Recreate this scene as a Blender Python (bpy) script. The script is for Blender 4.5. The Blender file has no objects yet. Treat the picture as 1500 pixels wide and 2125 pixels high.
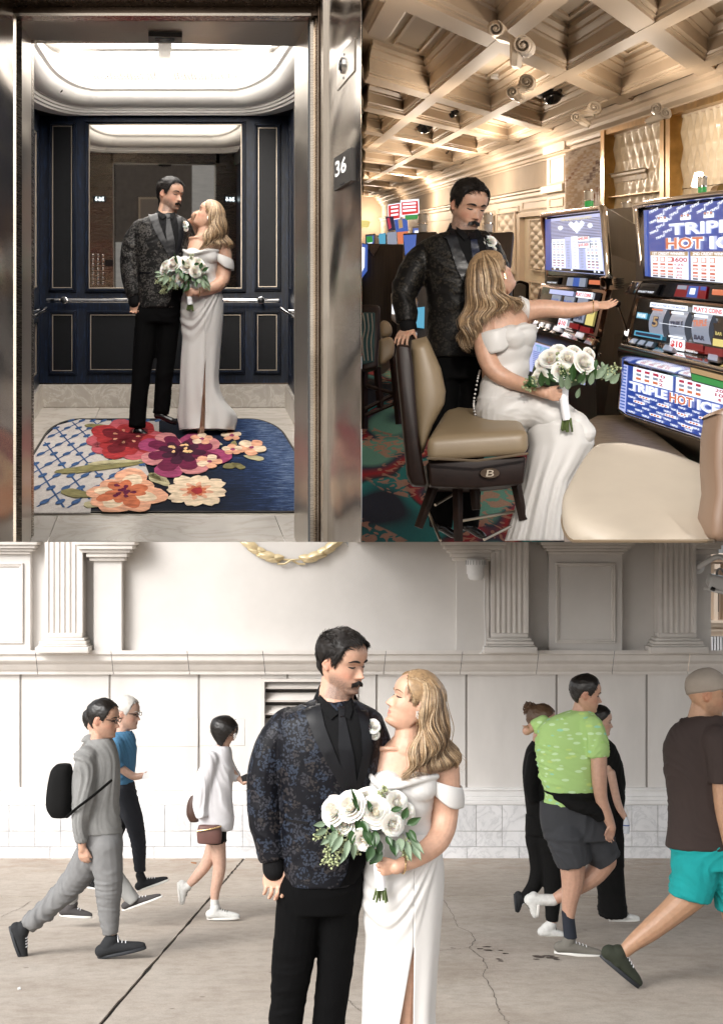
import bpy, bmesh, math, random
import numpy as np
from mathutils import Vector, Matrix, noise
from mathutils.bvhtree import BVHTree
from mathutils.geometry import delaunay_2d_cdt
random.seed(7)
scene = bpy.context.scene
COL = scene.collection
PI = math.pi
R = math.radians
cam_d = bpy.data.cameras.new("camera")
cam = bpy.data.objects.new("camera", cam_d)
COL.objects.link(cam)
cam.location = (0, 0, 0)
cam.rotation_euler = (R(90), 0, 0)
cam_d.sensor_fit = 'HORIZONTAL'
cam_d.sensor_width = 36.0
cam_d.lens = 72.0
cam_d.shift_y = 62.5 / 1500.0
cam_d.clip_start = 0.1
cam_d.clip_end = 900
scene.camera = cam
SUN_EL, SUN_AZ = 35.0, 222.0
world = bpy.data.worlds.new("World")
scene.world = world
world.use_nodes = True
wn = world.node_tree
wn.nodes.clear()
sky = wn.nodes.new("ShaderNodeTexSky")
sky.sky_type = 'NISHITA'
sky.sun_disc = False
sky.sun_elevation = R(SUN_EL)
sky.sun_rotation = R(SUN_AZ)
sky.air_density = 1.0
sky.dust_density = 3.0
hsv = wn.nodes.new("ShaderNodeHueSaturation")
hsv.inputs['Saturation'].default_value = 0.16
bg = wn.nodes.new("ShaderNodeBackground")
bg.inputs['Strength'].default_value = 0.15
wo = wn.nodes.new("ShaderNodeOutputWorld")
wn.links.new(sky.outputs[0], hsv.inputs['Color'])
wn.links.new(hsv.outputs[0], bg.inputs['Color'])
wn.links.new(bg.outputs[0], wo.inputs['Surface'])
sun_d = bpy.data.lights.new("sun", 'SUN')
sun_d.energy = 1.2
sun_d.angle = R(28)
sun_d.color = (1.0, 0.965, 0.92)
sun = bpy.data.objects.new("sun", sun_d)
COL.objects.link(sun)
_a = R(SUN_AZ)
_sd = Vector((math.sin(_a) * math.cos(R(SUN_EL)), math.cos(_a) * math.cos(R(SUN_EL)), math.sin(R(SUN_EL))))
sun.rotation_euler = _sd.to_track_quat('Z', 'Y').to_euler()
scene.view_settings.view_transform = 'Standard'
scene.view_settings.look = 'None'
scene.view_settings.gamma = 1
scene.view_settings.use_curve_mapping = False
scene.view_settings.exposure = 1.12
try:
 scene.cycles.max_bounces = 7
 scene.cycles.diffuse_bounces = 4
 scene.cycles.glossy_bounces = 4
 scene.cycles.transmission_bounces = 4
 scene.cycles.sample_clamp_indirect = 6.0
 scene.cycles.caustics_reflective = False
 scene.cycles.caustics_refractive = False
except Exception:
 pass
F, CU, CV = 3000.0, 750.0, 1125.0
HZ_UP, HZ_DN = 500.0, 1460.0
def P(u, v, Y):
 return Vector(((u - CU) * Y / F, Y, (CV - v) * Y / F))
def PL(u, v, h, hz=HZ_UP):
 """point of the plane lying h metres below eye level"""
 return P(u, v, F * h / (v - hz))
def lin(c):
 return tuple(((x / 12.92) if x <= 0.04045 else ((x + 0.055) / 1.055) ** 2.4) for x in c)
def hx(s):
 return lin(tuple(int(s[i:i + 2], 16) / 255 for i in (0, 2, 4)))
MATS = {}
class N:
 """thin helper round a node tree"""
 def __init__(self, nt):
  self.nt = nt
 def new(self, t, **kw):
  n = self.nt.nodes.new("ShaderNode" + t)
  for k, v in kw.items():
   if hasattr(n, k):
    setattr(n, k, v)
   else:
    n.inputs[k].default_value = v
  return n
 def link(self, a, b):
  self.nt.links.new(a, b)
 def ramp(self, fac, stops, interp='LINEAR'):
  r = self.nt.nodes.new("ShaderNodeValToRGB")
  r.color_ramp.interpolation = interp
  e = r.color_ramp.elements
  while len(e) < len(stops):
   e.new(0.5)
  for k, (p, c) in enumerate(stops):
   e[k].position = p
   e[k].color = (*c[:3], 1)
  self.link(fac, r.inputs[0])
  return r.outputs[0]
 def mix(self, fac, a, b, mode='MIX'):
  m = self.nt.nodes.new("ShaderNodeMix")
  m.data_type = 'RGBA'
  m.blend_type = mode
  for sock, val in ((m.inputs[0], fac), (m.inputs[6], a), (m.inputs[7], b)):
   if hasattr(val, 'links') or isinstance(val, bpy.types.NodeSocket):
    self.link(val, sock)
   elif isinstance(val, (int, float)):
    sock.default_value = val
   else:
    sock.default_value = (*val[:3], 1)
  return m.outputs[2]
 def math(self, op, a, b=0.0, c=0.0):
  m = self.nt.nodes.new("ShaderNodeMath")
  m.operation = op
  for i, val in enumerate((a, b, c)):
   if isinstance(val, bpy.types.NodeSocket):
    self.link(val, m.inputs[i])
   else:
    m.inputs[i].default_value = val
  return m.outputs[0]
def pbr(name, color, rough=0.5, metal=0.0, var=0.0, vscale=8.0, bump=0.0, bscale=60.0, stretch=None,
  coat=0.0, sheen=0.0, emit=None, estr=0.0, spec=None, sss=0.0, aniso=0.0, attr=None, rvar=0.0, dist=0.002, trans=0.0, ior=None):
 if name in MATS:
  return MATS[name]
 m = bpy.data.materials.new(name)
 m.use_nodes = True
 nt = m.node_tree
 n = N(nt)
 b = nt.nodes["Principled BSDF"]
 b.inputs['Base Color'].default_value = (*color, 1)
 b.inputs['Roughness'].default_value = rough
 b.inputs['Metallic'].default_value = metal
 if coat:
  b.inputs['Coat Weight'].default_value = coat
  b.inputs['Coat Roughness'].default_value = 0.08
 if sheen:
  b.inputs['Sheen Weight'].default_value = sheen
 if spec is not None:
  b.inputs['Specular IOR Level'].default_value = spec
 if sss:
  b.inputs['Subsurface Weight'].default_value = sss
  b.inputs['Subsurface Radius'].default_value = (0.012, 0.005, 0.003)
  b.inputs['Subsurface Scale'].default_value = 1.0
 if aniso:
  b.inputs['Anisotropic'].default_value = aniso
 if trans:
  b.inputs['Transmission Weight'].default_value = trans
 if ior:
  b.inputs['IOR'].default_value = ior
 if emit is not None:
  b.inputs['Emission Color'].default_value = (*emit, 1)
  b.inputs['Emission Strength'].default_value = estr
 tc = n.new("TexCoord")
 vec = tc.outputs['Object']
 if stretch:
  mp = n.new("Mapping")
  mp.inputs['Scale'].default_value = stretch
  n.link(vec, mp.inputs['Vector'])
  vec = mp.outputs[0]
 col = None
 if attr:
  at = n.new("Attribute", attribute_name=attr)
  col = at.outputs['Color']
 if var > 0:
  nz = n.new("TexNoise", Scale=vscale, Detail=6.0, Roughness=0.6)
  n.link(vec, nz.inputs['Vector'])
  f = n.ramp(nz.outputs[0], [(0.3, (1 - var,) * 3), (0.7, (1 + var,) * 3)])
  col = n.mix(1.0, col if col is not None else color, f, 'MULTIPLY')
  if rvar:
   rr = n.math('MULTIPLY_ADD', nz.outputs[0], rvar, rough - rvar * 0.5)
   n.link(rr, b.inputs['Roughness'])
 if col is not None:
  n.link(col, b.inputs['Base Color'])
 if bump > 0:
  nb = n.new("TexNoise", Scale=bscale, Detail=4.0, Roughness=0.6)
  n.link(vec, nb.inputs['Vector'])
  bp = n.new("Bump", Strength=bump, Distance=dist)
  n.link(nb.outputs[0], bp.inputs['Height'])
  n.link(bp.outputs[0], b.inputs['Normal'])
 MATS[name] = m
 return m
EK = 0.55
def emis(name, color, strength):
 strength *= EK
 return pbr(name, (0.02, 0.02, 0.02), 0.3, emit=color, estr=strength)
ORG = {}
def tag(o, label=None, cat=None, group=None, kind=None):
 if label:
  o['label'] = label
 if cat:
  o['category'] = cat
 if group:
  o['group'] = group
 if kind:
  o['kind'] = kind
 return o
def thing(name, loc, label, cat, group=None, kind=None):
 o = bpy.data.objects.new(name, None)
 o.empty_display_size = 0.1
 COL.objects.link(o)
 o.location = loc
 ORG[o.name] = Vector(loc)
 return tag(o, label, cat, group, kind)
def copy_tree(o, delta, parent=None, label=None, group=None):
 c = o.copy()
 COL.objects.link(c)
 if parent is None:
  c.location = Vector(o.location) + Vector(delta)
  ORG[c.name] = Vector(c.location)
  if label:
   c['label'] = label
  if group:
   c['group'] = group
 else:
  c.parent = parent
 for ch in list(o.children):
  copy_tree(ch, delta, c)
 return c
CLAMP = [None]
class MB:
 def __init__(self):
  self.v = []
  self.f = []
 def add(self, verts, faces):
  o = len(self.v)
  self.v.extend(Vector(x) for x in verts)
  self.f.extend(tuple(i + o for i in f) for f in faces)
  return self
 def quad(self, a, b, c, d):
  return self.add([a, b, c, d], [(0, 1, 2, 3)])
 def hexa(self, q0, q1):
  """solid between two quads with matching corners"""
  return self.add(list(q0) + list(q1), [(0, 1, 2, 3), (7, 6, 5, 4), (0, 4, 5, 1), (1, 5, 6, 2), (2, 6, 7, 3), (3, 7, 4, 0)])
 def box(self, x0, x1, y0, y1, z0, z1):
  return self.hexa([(x0, y0, z0), (x1, y0, z0), (x1, y0, z1), (x0, y0, z1)],
      [(x0, y1, z0), (x1, y1, z0), (x1, y1, z1), (x0, y1, z1)])
 def slab(self, pts, off):
  """polygon pts pushed by off into a solid"""
  n = len(pts)
  off = Vector(off)
  a = [Vector(p) for p in pts]
  b = [p + off for p in a]
  fs = [tuple(range(n)), tuple(range(2 * n - 1, n - 1, -1))]
  fs += [(i, i + n, (i + 1) % n + n, (i + 1) % n) for i in range(n)]
  return self.add(a + b, fs)
 def tube(self, pts, rad, n=8, cap=True, flat=1.0, up=None):
  pts = [Vector(p) for p in pts]
  if not hasattr(rad, '__len__'):
   rad = [rad] * len(pts)
  vs, fs = [], []
  t = (pts[1] - pts[0]).normalized()
  a = up if up is not None else (Vector((0, 0, 1)) if abs(t.z) < 0.9 else Vector((1, 0, 0)))
  x = t.cross(a).normalized()
  for i, p in enumerate(pts):
   t = (pts[min(i + 1, len(pts) - 1)] - pts[max(i - 1, 0)])
   if t.length < 1e-9:
    t = Vector((0, 0, 1))
   t.normalize()
   x = (x - t * x.dot(t))
   if x.length < 1e-6:
    x = t.orthogonal()
   x.normalize()
   y = t.cross(x)
   for k in range(n):
    an = 2 * PI * k / n
    vs.append(p + x * (math.cos(an) * rad[i]) + y * (math.sin(an) * rad[i] * flat))
  m = len(pts)
  for i in range(m - 1):
   for k in range(n):
    k2 = (k + 1) % n
    fs.append((i * n + k, i * n + k2, (i + 1) * n + k2, (i + 1) * n + k))
  if cap:
   fs.append(tuple(range(n - 1, -1, -1)))
   fs.append(tuple((m - 1) * n + k for k in range(n)))
  return self.add(vs, fs)
 def ball(self, c, r, rot=None, nu=16, nv=10):
  c = Vector(c)
  if not hasattr(r, '__len__'):
   r = (r, r, r)
  vs, fs = [], []
  for j in range(1, nv):
   th = PI * j / nv
   for i in range(nu):
    ph = 2 * PI * i / nu
    q = Vector((math.sin(th) * math.cos(ph) * r[0], math.sin(th) * math.sin(ph) * r[1], math.cos(th) * r[2]))
    vs.append(q)
  vs.append(Vector((0, 0, r[2])))
  vs.append(Vector((0, 0, -r[2])))
  t, b = len(vs) - 2, len(vs) - 1
  for j in range(nv - 2):
   for i in range(nu):
    i2 = (i + 1) % nu
    fs.append((j * nu + i, (j + 1) * nu + i, (j + 1) * nu + i2, j * nu + i2))
  for i in range(nu):
   i2 = (i + 1) % nu
   fs.append((t, i, i2))
   fs.append((b, (nv - 2) * nu + i2, (nv - 2) * nu + i))
  if rot is not None:
   vs = [rot @ q for q in vs]
  return self.add([c + q for q in vs], fs)
 def lathe(self, c, prof, n=20, axis=None):
  """prof: (radius, height) list, about axis (default z)"""
  c = Vector(c)
  z = Vector(axis).normalized() if axis is not None else Vector((0, 0, 1))
  x = z.orthogonal().normalized()
  y = z.cross(x)
  vs, fs = [], []
  for r, h in prof:
   for k in range(n):
    an = 2 * PI * k / n
    vs.append(c + z * h + x * (math.cos(an) * r) + y * (math.sin(an) * r))
  for i in range(len(prof) - 1):
   for k in range(n):
    k2 = (k + 1) % n
    fs.append((i * n + k, i * n + k2, (i + 1) * n + k2, (i + 1) * n + k))
  fs.append(tuple(range(n - 1, -1, -1)))
  fs.append(tuple((len(prof) - 1) * n + k for k in range(n)))
  return self.add(vs, fs)
 def grid(self, fn, nu, nv, cu=False, cv=False):
  """surface fn(s,t), s,t in 0..1; cu/cv close it"""
  a, b = (nu if cu else nu + 1), (nv if cv else nv + 1)
  vs = [fn(i / nu, j / nv) for j in range(b) for i in range(a)]
  fs = []
  for j in range(nv):
   for i in range(nu):
    i2, j2 = (i + 1) % a, (j + 1) % b
    fs.append((j * a + i, j * a + i2, j2 * a + i2, j2 * a + i))
  return self.add(vs, fs)
 def build(self, name, mat, parent=None, smooth=False, bevel=0.0, seg=2, label=None, cat=None, group=None, kind=None, angle=40, loc=None, subd=0):
  vs = self.v
  if CLAMP[0] is not None:
   vs = [Vector((min(p.x, CLAMP[0]), p.y, p.z)) for p in vs]
  if parent is not None:
   org = ORG.get(parent.name, Vector((0, 0, 0)))
  elif loc is not None:
   org = Vector(loc)
  else:
   xs = [p.x for p in vs]; ys = [p.y for p in vs]; zs = [p.z for p in vs]
   org = Vector(((min(xs) + max(xs)) / 2, (min(ys) + max(ys)) / 2, min(zs)))
  me = bpy.data.meshes.new(name)
  me.from_pydata([p - org for p in vs], [], self.f)
  me.validate()
  if isinstance(mat, (list, tuple)):
   for mm in mat:
    me.materials.append(mm)
  else:
   me.materials.append(mat)
  bm = bmesh.new()
  bm.from_mesh(me)
  bmesh.ops.recalc_face_normals(bm, faces=bm.faces)
  if bevel > 0:
   try:
    bmesh.ops.remove_doubles(bm, verts=bm.verts, dist=1e-5)
    es = [e for e in bm.edges if len(e.link_faces) == 2 and e.calc_face_angle(0) > R(30)]
    bmesh.ops.bevel(bm, geom=es, offset=bevel, segments=seg, affect='EDGES', profile=0.5)
   except Exception:
    pass
  bm.to_mesh(me)
  bm.free()
  if smooth or bevel > 0:
   for p in me.polygons:
    p.use_smooth = True
   if angle < 180:
    try:
     me.set_sharp_from_angle(angle=R(angle))
    except Exception:
     pass
  o = bpy.data.objects.new(name, me)
  COL.objects.link(o)
  if parent is not None:
   o.parent = parent
   ORG[o.name] = org
   if parent.type != 'EMPTY':
    o.location = (0, 0, 0)
  else:
   o.location = org
   ORG[o.name] = org
  if subd:
   md = o.modifiers.new("subsurf", 'SUBSURF')
   md.levels = md.render_levels = subd
  return tag(o, label, cat, group, kind)
def cr(pts, n):
 """Catmull-Rom through pts (tuples of any length), n samples"""
 a = np.array(pts, float)
 m = len(a)
 out = []
 for k in range(n):
  t = k / (n - 1) * (m - 1)
  i = min(int(t), m - 2)
  f = t - i
  p0, p1, p2, p3 = a[max(i - 1, 0)], a[i], a[i + 1], a[min(i + 2, m - 1)]
  out.append(0.5 * ((2 * p1) + (-p0 + p2) * f + (2 * p0 - 5 * p1 + 4 * p2 - p3) * f * f + (-p0 + 3 * p1 - 3 * p2 + p3) * f ** 3))
 return out
def itp(tab, x):
 xs = [t[0] for t in tab]
 return float(np.interp(x, xs, [t[1] for t in tab]))
def text_mb(txt, fn, size=1.0, depth=0.0, squash=1.0, bold=0.0):
 """text outline as flat mesh; fn maps (x,y) with x in 0..1 over its width, y in 0..1 over its height"""
 cu = bpy.data.curves.new("t", 'FONT')
 cu.body = txt
 cu.offset = bold
 cu.resolution_u = 2
 ob = bpy.data.objects.new("t", cu)
 COL.objects.link(ob)
 dg = bpy.context.evaluated_depsgraph_get()
 me = bpy.data.meshes.new_from_object(ob.evaluated_get(dg))
 co = [v.co.copy() for v in me.vertices]
 fs = [tuple(p.vertices) for p in me.polygons]
 bpy.data.objects.remove(ob)
 bpy.data.curves.remove(cu)
 bpy.data.meshes.remove(me)
 x0 = min(c.x for c in co); x1 = max(c.x for c in co)
 y0 = min(c.y for c in co); y1 = max(c.y for c in co)
 m = MB()
 m.add([fn((c.x - x0) / (x1 - x0), (c.y - y0) / max(1e-6, y1 - y0)) for c in co], fs)
 return m
YW = 15.5
HG = YW * 320 / F
M_CONC = None
def G(u, v, dz=0.0):
 p = PL(u, v, HG, HZ_DN)
 p.z += dz
 return p
SL = (CV - HZ_DN) / F
def gz(y):
 return -HG + (SL * y if y > 0 else 0.0)
def mk_concrete():
 m = bpy.data.materials.new("concrete_pavement")
 m.use_nodes = True
 n = N(m.node_tree)
 b = m.node_tree.nodes["Principled BSDF"]
 b.inputs['Roughness'].default_value = 0.85
 g = n.new("NewGeometry")
 P_ = g.outputs['Position']
 n1 = n.new("TexNoise", Scale=1.1, Detail=7.0, Roughness=0.62)
 n2 = n.new("TexNoise", Scale=9.0, Detail=8.0, Roughness=0.7)
 n3 = n.new("TexNoise", Scale=120.0, Detail=3.0, Roughness=0.6)
 for q in (n1, n2, n3):
  n.link(P_, q.inputs['Vector'])
 c = n.ramp(n1.outputs[0], [(0.3, (0.37, 0.315, 0.26)), (0.5, (0.43, 0.375, 0.32)), (0.7, (0.47, 0.42, 0.365))])
 c = n.mix(0.75, c, n.ramp(n2.outputs[0], [(0.28, (0.72, 0.70, 0.68)), (0.55, (1, 1, 1)), (0.75, (1.12, 1.12, 1.12))]), 'MULTIPLY')
 c = n.mix(0.8, c, n.ramp(n3.outputs[0], [(0.3, (0.8, 0.8, 0.8)), (0.6, (1.08, 1.08, 1.08))]), 'MULTIPLY')
 sx = n.new("SeparateXYZ")
 n.link(P_, sx.inputs[0])
 near = n.math('MULTIPLY', n.math('SUBTRACT', sx.outputs[1], 13.4), 0.5)
 near = n.math('MINIMUM', n.math('MAXIMUM', near, 0.0), 1.0)
 n4 = n.new("TexNoise", Scale=3.0, Detail=6.0, Roughness=0.7)
 n.link(P_, n4.inputs['Vector'])
 f = n.math('MULTIPLY', near, n.ramp(n4.outputs[0], [(0.45, (0, 0, 0)), (0.65, (1, 1, 1))]))
 c = n.mix(n.math('MULTIPLY', f, 0.55), c, (0.27, 0.17, 0.11))
 vo = n.new("TexVoronoi", Scale=2.1)
 n.link(P_, vo.inputs['Vector'])
 sp = n.ramp(vo.outputs['Distance'], [(0.028, (0.45, 0.42, 0.4)), (0.045, (1, 1, 1))])
 c = n.mix(0.8, c, sp, 'MULTIPLY')
 n.link(c, b.inputs['Base Color'])
 bp = n.new("Bump", Strength=0.5, Distance=0.004)
 n.link(n3.outputs[0], bp.inputs['Height'])
 n.link(bp.outputs[0], b.inputs['Normal'])
 return m
M_CONC = mk_concrete()
M_ASPH = pbr("asphalt", (0.10, 0.095, 0.09), 0.9, var=0.25, vscale=3, bump=0.4, bscale=90)
M_GAP = pbr("joint_filler", (0.025, 0.023, 0.02), 0.9, var=0.3, vscale=30)
M_WALL = pbr("painted_stucco", (0.59, 0.565, 0.54), 0.82, var=0.05, vscale=2.2, bump=0.35, bscale=110, dist=0.003)
M_WALL2 = pbr("painted_stucco_panel", (0.61, 0.585, 0.56), 0.8, var=0.075, vscale=2.6, stretch=(1, 1, .3), bump=0.25, bscale=130, dist=0.003)
M_TRIM = pbr("cast_stone_trim", (0.62, 0.585, 0.55), 0.7, var=0.06, vscale=5, bump=0.12, bscale=60)
M_WTRIM = pbr("white_plinth_paint", (0.74, 0.73, 0.72), 0.6, var=0.05, vscale=5, bump=0.1, bscale=70)
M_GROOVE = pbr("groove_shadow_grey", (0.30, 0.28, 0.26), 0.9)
M_GOLD = pbr("gilded_metal", (0.70, 0.58, 0.36), 0.38, metal=0.6, var=0.15, vscale=14, bump=0.15, bscale=30)
M_WPLAST = pbr("white_plastic", (0.72, 0.72, 0.72), 0.4, var=0.04, vscale=20)
M_BLACKP = pbr("black_plastic", (0.012, 0.012, 0.013), 0.35)
def mk_marble(name, base, vein, sc=3.0, rough=0.25, amt=0.6):
 m = bpy.data.materials.new(name)
 m.use_nodes = True
 n = N(m.node_tree)
 b = m.node_tree.nodes["Principled BSDF"]
 b.inputs['Roughness'].default_value = rough
 g = n.new("NewGeometry")
 oi = n.new("ObjectInfo")
 vv = n.new("VectorMath")
 vv.operation = 'ADD'
 n.link(g.outputs['Position'], vv.inputs[0])
 sc_ = n.new("VectorMath")
 sc_.operation = 'SCALE'
 n.link(oi.outputs['Location'], sc_.inputs[0])
 sc_.inputs['Scale'].default_value = 3.7
 n.link(sc_.outputs[0], vv.inputs[1])
 nz = n.new("TexNoise", Scale=sc, Detail=9.0, Roughness=0.62, Distortion=1.4)
 n.link(vv.outputs[0], nz.inputs['Vector'])
 v1 = n.math('ABSOLUTE', n.math('SUBTRACT', nz.outputs[0], 0.5))
 f1 = n.ramp(v1, [(0.0, (1, 1, 1)), (0.035, (0.25, 0.25, 0.25)), (0.1, (0, 0, 0))])
 n2 = n.new("TexNoise", Scale=sc * 0.8, Detail=5.0, Roughness=0.6)
 n.link(vv.outputs[0], n2.inputs['Vector'])
 cl = n.ramp(n2.outputs[0], [(0.3, tuple(x * 0.86 for x in base)), (0.6, base)])
 rr = n.math('MULTIPLY_ADD', oi.outputs['Random'], 0.14, 0.9)
 cmb = n.new("CombineColor")
 for k in range(3):
  n.link(rr, cmb.inputs[k])
 cl = n.mix(1.0, cl, cmb.outputs[0], 'MULTIPLY')
 c = n.mix(n.math('MULTIPLY', f1, amt), cl, vein)
 n.link(c, b.inputs['Base Color'])
 return m
M_MARB = mk_marble("white_carrara_marble", (0.72, 0.72, 0.73), (0.28, 0.29, 0.31), 3.2, 0.3, 0.34)
gs = MB()
gs.quad((-160, 15.5, gz(15.5) - 0.012), (160, 15.5, gz(15.5) - 0.012), (160, 0, gz(0) - 0.012), (-160, 0, gz(0) - 0.012))
gs.quad((-160, 0, gz(0) - 0.012), (160, 0, gz(0) - 0.012), (160, -220, gz(0) - 0.012), (-160, -220, gz(0) - 0.012))
gs.build("ground", M_GAP, kind='structure', label="dark filled joints and bare ground below the pavement slabs")
road = MB()
road.box(-160, 160, -220, 1.0, gz(0) - 0.010, gz(0) - 0.004)
road.build("road", M_ASPH, kind='structure', label="grey asphalt road behind the photographer")
pave = thing("pavement", (0, 10, gz(10)), "buff concrete pavement of big cast slabs with dark joints", None, kind='structure')
del pave['label']
pave['label'] = "buff concrete pavement of big cast slabs with dark joints"
def gxy(u, v):
 p = G(u, v)
 return (p.x, p.y)
def xline(a, b, y):
 return a[0] + (b[0] - a[0]) * (y - a[1]) / (b[1] - a[1])
L1 = (gxy(210, 2125), gxy(500, 1790))
L2 = (gxy(1290, 1785), gxy(1500, 1870))
YJ = gxy(0, 1861)[1]
rows = [(15.47, YJ + 0.018), (YJ - 0.018, 1.05)]
for (ya, yb) in rows:
 for k, (lo, hi, g0, g1) in enumerate(((None, L1, 0, 0.011), (L1, L2, 0.011, 0.005), (L2, None, 0.005, 0))):
  def xl(y):
   return -14.0 if lo is None else xline(*lo, y) + g0
  def xr(y):
   return 16.0 if hi is None else xline(*hi, y) - g1
  n = 60
  pts = []
  for i in range(n + 1):
   y = ya + (yb - ya) * i / n
   j = (noise.noise(Vector((y * 9, k, 1))) * 0.016 + noise.noise(Vector((y * 31, k, 1))) * 0.010) if 0 < i < n else 0
   pts.append((xr(y) + (j if hi is L1 else 0), y))
  for i in range(n, -1, -1):
   y = ya + (yb - ya) * i / n
   j = (noise.noise(Vector((y * 9, k, 5))) * 0.012) if 0 < i < n else 0
   pts.append((xl(y) + (j if lo is L1 else 0), y))
  mb = MB()
  mb.slab([(x, y, gz(y)) for x, y in pts], (0, 0, -0.10))
  mb.build("slab", M_CONC, pave)
def ground_strip(pix, w, mat, name, parent=None, dz=0.003, jit=0.006, **kw):
 """thin irregular flat mark lying on the pavement"""
 mb = MB()
 pts = []
 for a, b in zip(pix[:-1], pix[1:]):
  for k in range(6):
   t = k / 6
   pts.append((a[0] + (b[0] - a[0]) * t, a[1] + (b[1] - a[1]) * t))
 pts.append(pix[-1])
 g = [G(*p) for p in pts]
 L, Rr = [], []
 for i, p in enumerate(g):
  t = (g[min(i + 1, len(g) - 1)] - g[max(i - 1, 0)]).normalized()
  s = Vector((t.y, -t.x, 0)).normalized()
  c = p + s * (noise.noise(Vector((i * 0.7, w * 90, 3))) * jit)
  ww = w * (0.5 + abs(noise.noise(Vector((i * 1.3, 2, w)))) * 1.6)
  L.append(c + s * ww + Vector((0, 0, dz + 0)))
  Rr.append(c - s * ww + Vector((0, 0, dz)))
 for q in L + Rr:
  q.z = gz(q.y) + dz
 n = len(L)
 mb.add(L + Rr, [(i, i + 1, n + i + 1, n + i) for i in range(n - 1)])
 return mb.build(name, mat, parent, **kw)
M_CRACK = pbr("crack_dark", (0.12, 0.10, 0.085), 0.95)
cracks = [[(918, 1865), (940, 1900), (950, 1925), (975, 1935), (985, 1950), (975, 1970), (1000, 1990), (1012, 2010), (1001, 2022), (1018, 2050), (1030, 2080), (1036, 2100), (1052, 2122), (1060, 2140)],
  [(905, 1975), (940, 1972), (972, 1968)],
  [(0, 1905), (25, 1893), (45, 1885), (62, 1872)],
  [(722, 2075), (735, 2090), (750, 2101)]]
for c in cracks:
 ground_strip(c, 0.0026, M_CRACK, "crack", pave, jit=0.02)
M_STAIN = pbr("dried_stain", (0.085, 0.062, 0.05), 0.95, var=0.3, vscale=20)
rs = random.Random(3)
for (u, v, r, n) in ((1005, 1970, 0.045, 3), (1035, 1976, 0.03, 2), (1040, 1996, 0.03, 3), (1130, 1990, 0.05, 8), (1160, 1992, 0.03, 4), (1335, 1955, 0.03, 2), (930, 1973, .02, 2), (240, 1835, .02, 1)):
 for k in range(n):
  c = G(u + rs.uniform(-18, 18), v + rs.uniform(-5, 5))
  rr = r * rs.uniform(0.3, 0.7)
  mb = MB()
  pts = []
  for a in range(11):
   an = 2 * PI * a / 11
   q = rr * rs.uniform(0.6, 1.15)
   x, y = c.x + math.cos(an) * q * 1.3, c.y + math.sin(an) * q * 1.1
   pts.append((x, y, gz(y) + 0.003))
  mb.add(pts, [tuple(range(11))])
  mb.build("stain", M_STAIN, pave)
tag(MB().slab([G(36, 2052), G(42, 2050), G(43, 2055), G(37, 2056)], (0, 0, 0.004)).build("paper_scrap", pbr("paper", (0.75, 0.75, 0.75), 0.8), loc=G(39, 2053)),
 "tiny scrap of white paper on the pavement at the left", "litter")
tag(MB().slab([G(396, 1790), G(408, 1791), G(407, 1794), G(397, 1792)], (0, 0, 0.005)).build("dry_leaf", pbr("dead_leaf", (0.28, 0.12, 0.04), 0.8), loc=G(402, 1792)),
 "small brown dry leaf on the pavement near the marble base", "leaf")
fac = thing("facade_wall", (0, YW, gz(YW)), "long pale greige street wall with pilasters, ledge and marble tiled base", "wall")
def WP(u, v, off):
 p = P(u, v, YW)
 return (p.x, YW - off, min(p.z, 9))
def wbox(mb, u0, u1, v0, v1, a, b):
 """box on the wall from offset a (back) to b (front)"""
 p, q = P(u0, v0, YW), P(u1, v1, YW)
 mb.box(p.x, q.x, YW - b, YW - a, q.z, p.z)
 return mb
VT = 1085
mb = MB(); wbox(mb, -500, 1470, VT, 1352, -0.3, 0.0); mb.build("upper_wall", M_WALL, fac)
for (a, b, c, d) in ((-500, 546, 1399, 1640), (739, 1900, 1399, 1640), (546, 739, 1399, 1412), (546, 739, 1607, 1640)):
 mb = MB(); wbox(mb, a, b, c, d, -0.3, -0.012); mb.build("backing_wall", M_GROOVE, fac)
gr = [-150, 43, 228, 413, 597, 782, 968, 1155, 1342, 1530, 1720, 1900]
for a, b in zip(gr[:-1], gr[1:]):
 ua, ub = a + 2.2, b - 2.2
 if a == 413:
  spans = [(ua, 543, 1399, 1636), (543, ub, 1399, 1409), (543, ub, 1610, 1636)]
 elif a == 597:
  spans = [(742, ub, 1399, 1636), (ua, 742, 1399, 1409), (ua, 742, 1610, 1636)]
 else:
  spans = [(ua, ub, 1399, 1636)]
 for s in spans:
  mb = MB(); wbox(mb, *s, -0.05, 0.0)
  mb.build("wall_panel", M_WALL2, fac, bevel=0.004, seg=1)
for (u0, u1, v0, v1) in ((102, 226, 1493, 1551), (230, 411, 1492, 1550), (415, 508, 1492, 1548)):
 mb = MB(); wbox(mb, u0, u1, v0, v1, -0.01, 0.004); mb.build("patch", M_WALL2, fac, bevel=0.003, seg=1)
prof = [(0.0, 1350), (0.20, 1350), (0.20, 1358), (0.17, 1360), (0.17, 1371), (0.15, 1375), (0.11, 1377), (0.10, 1383), (0.075, 1390), (0.05, 1394), (0.05, 1400), (0.0, 1400)]
jo = [-360, -205, -82, 73, 230, 388, 545, 700, 801, 960, 1118, 1275, 1432, 1590, 1748]
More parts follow.
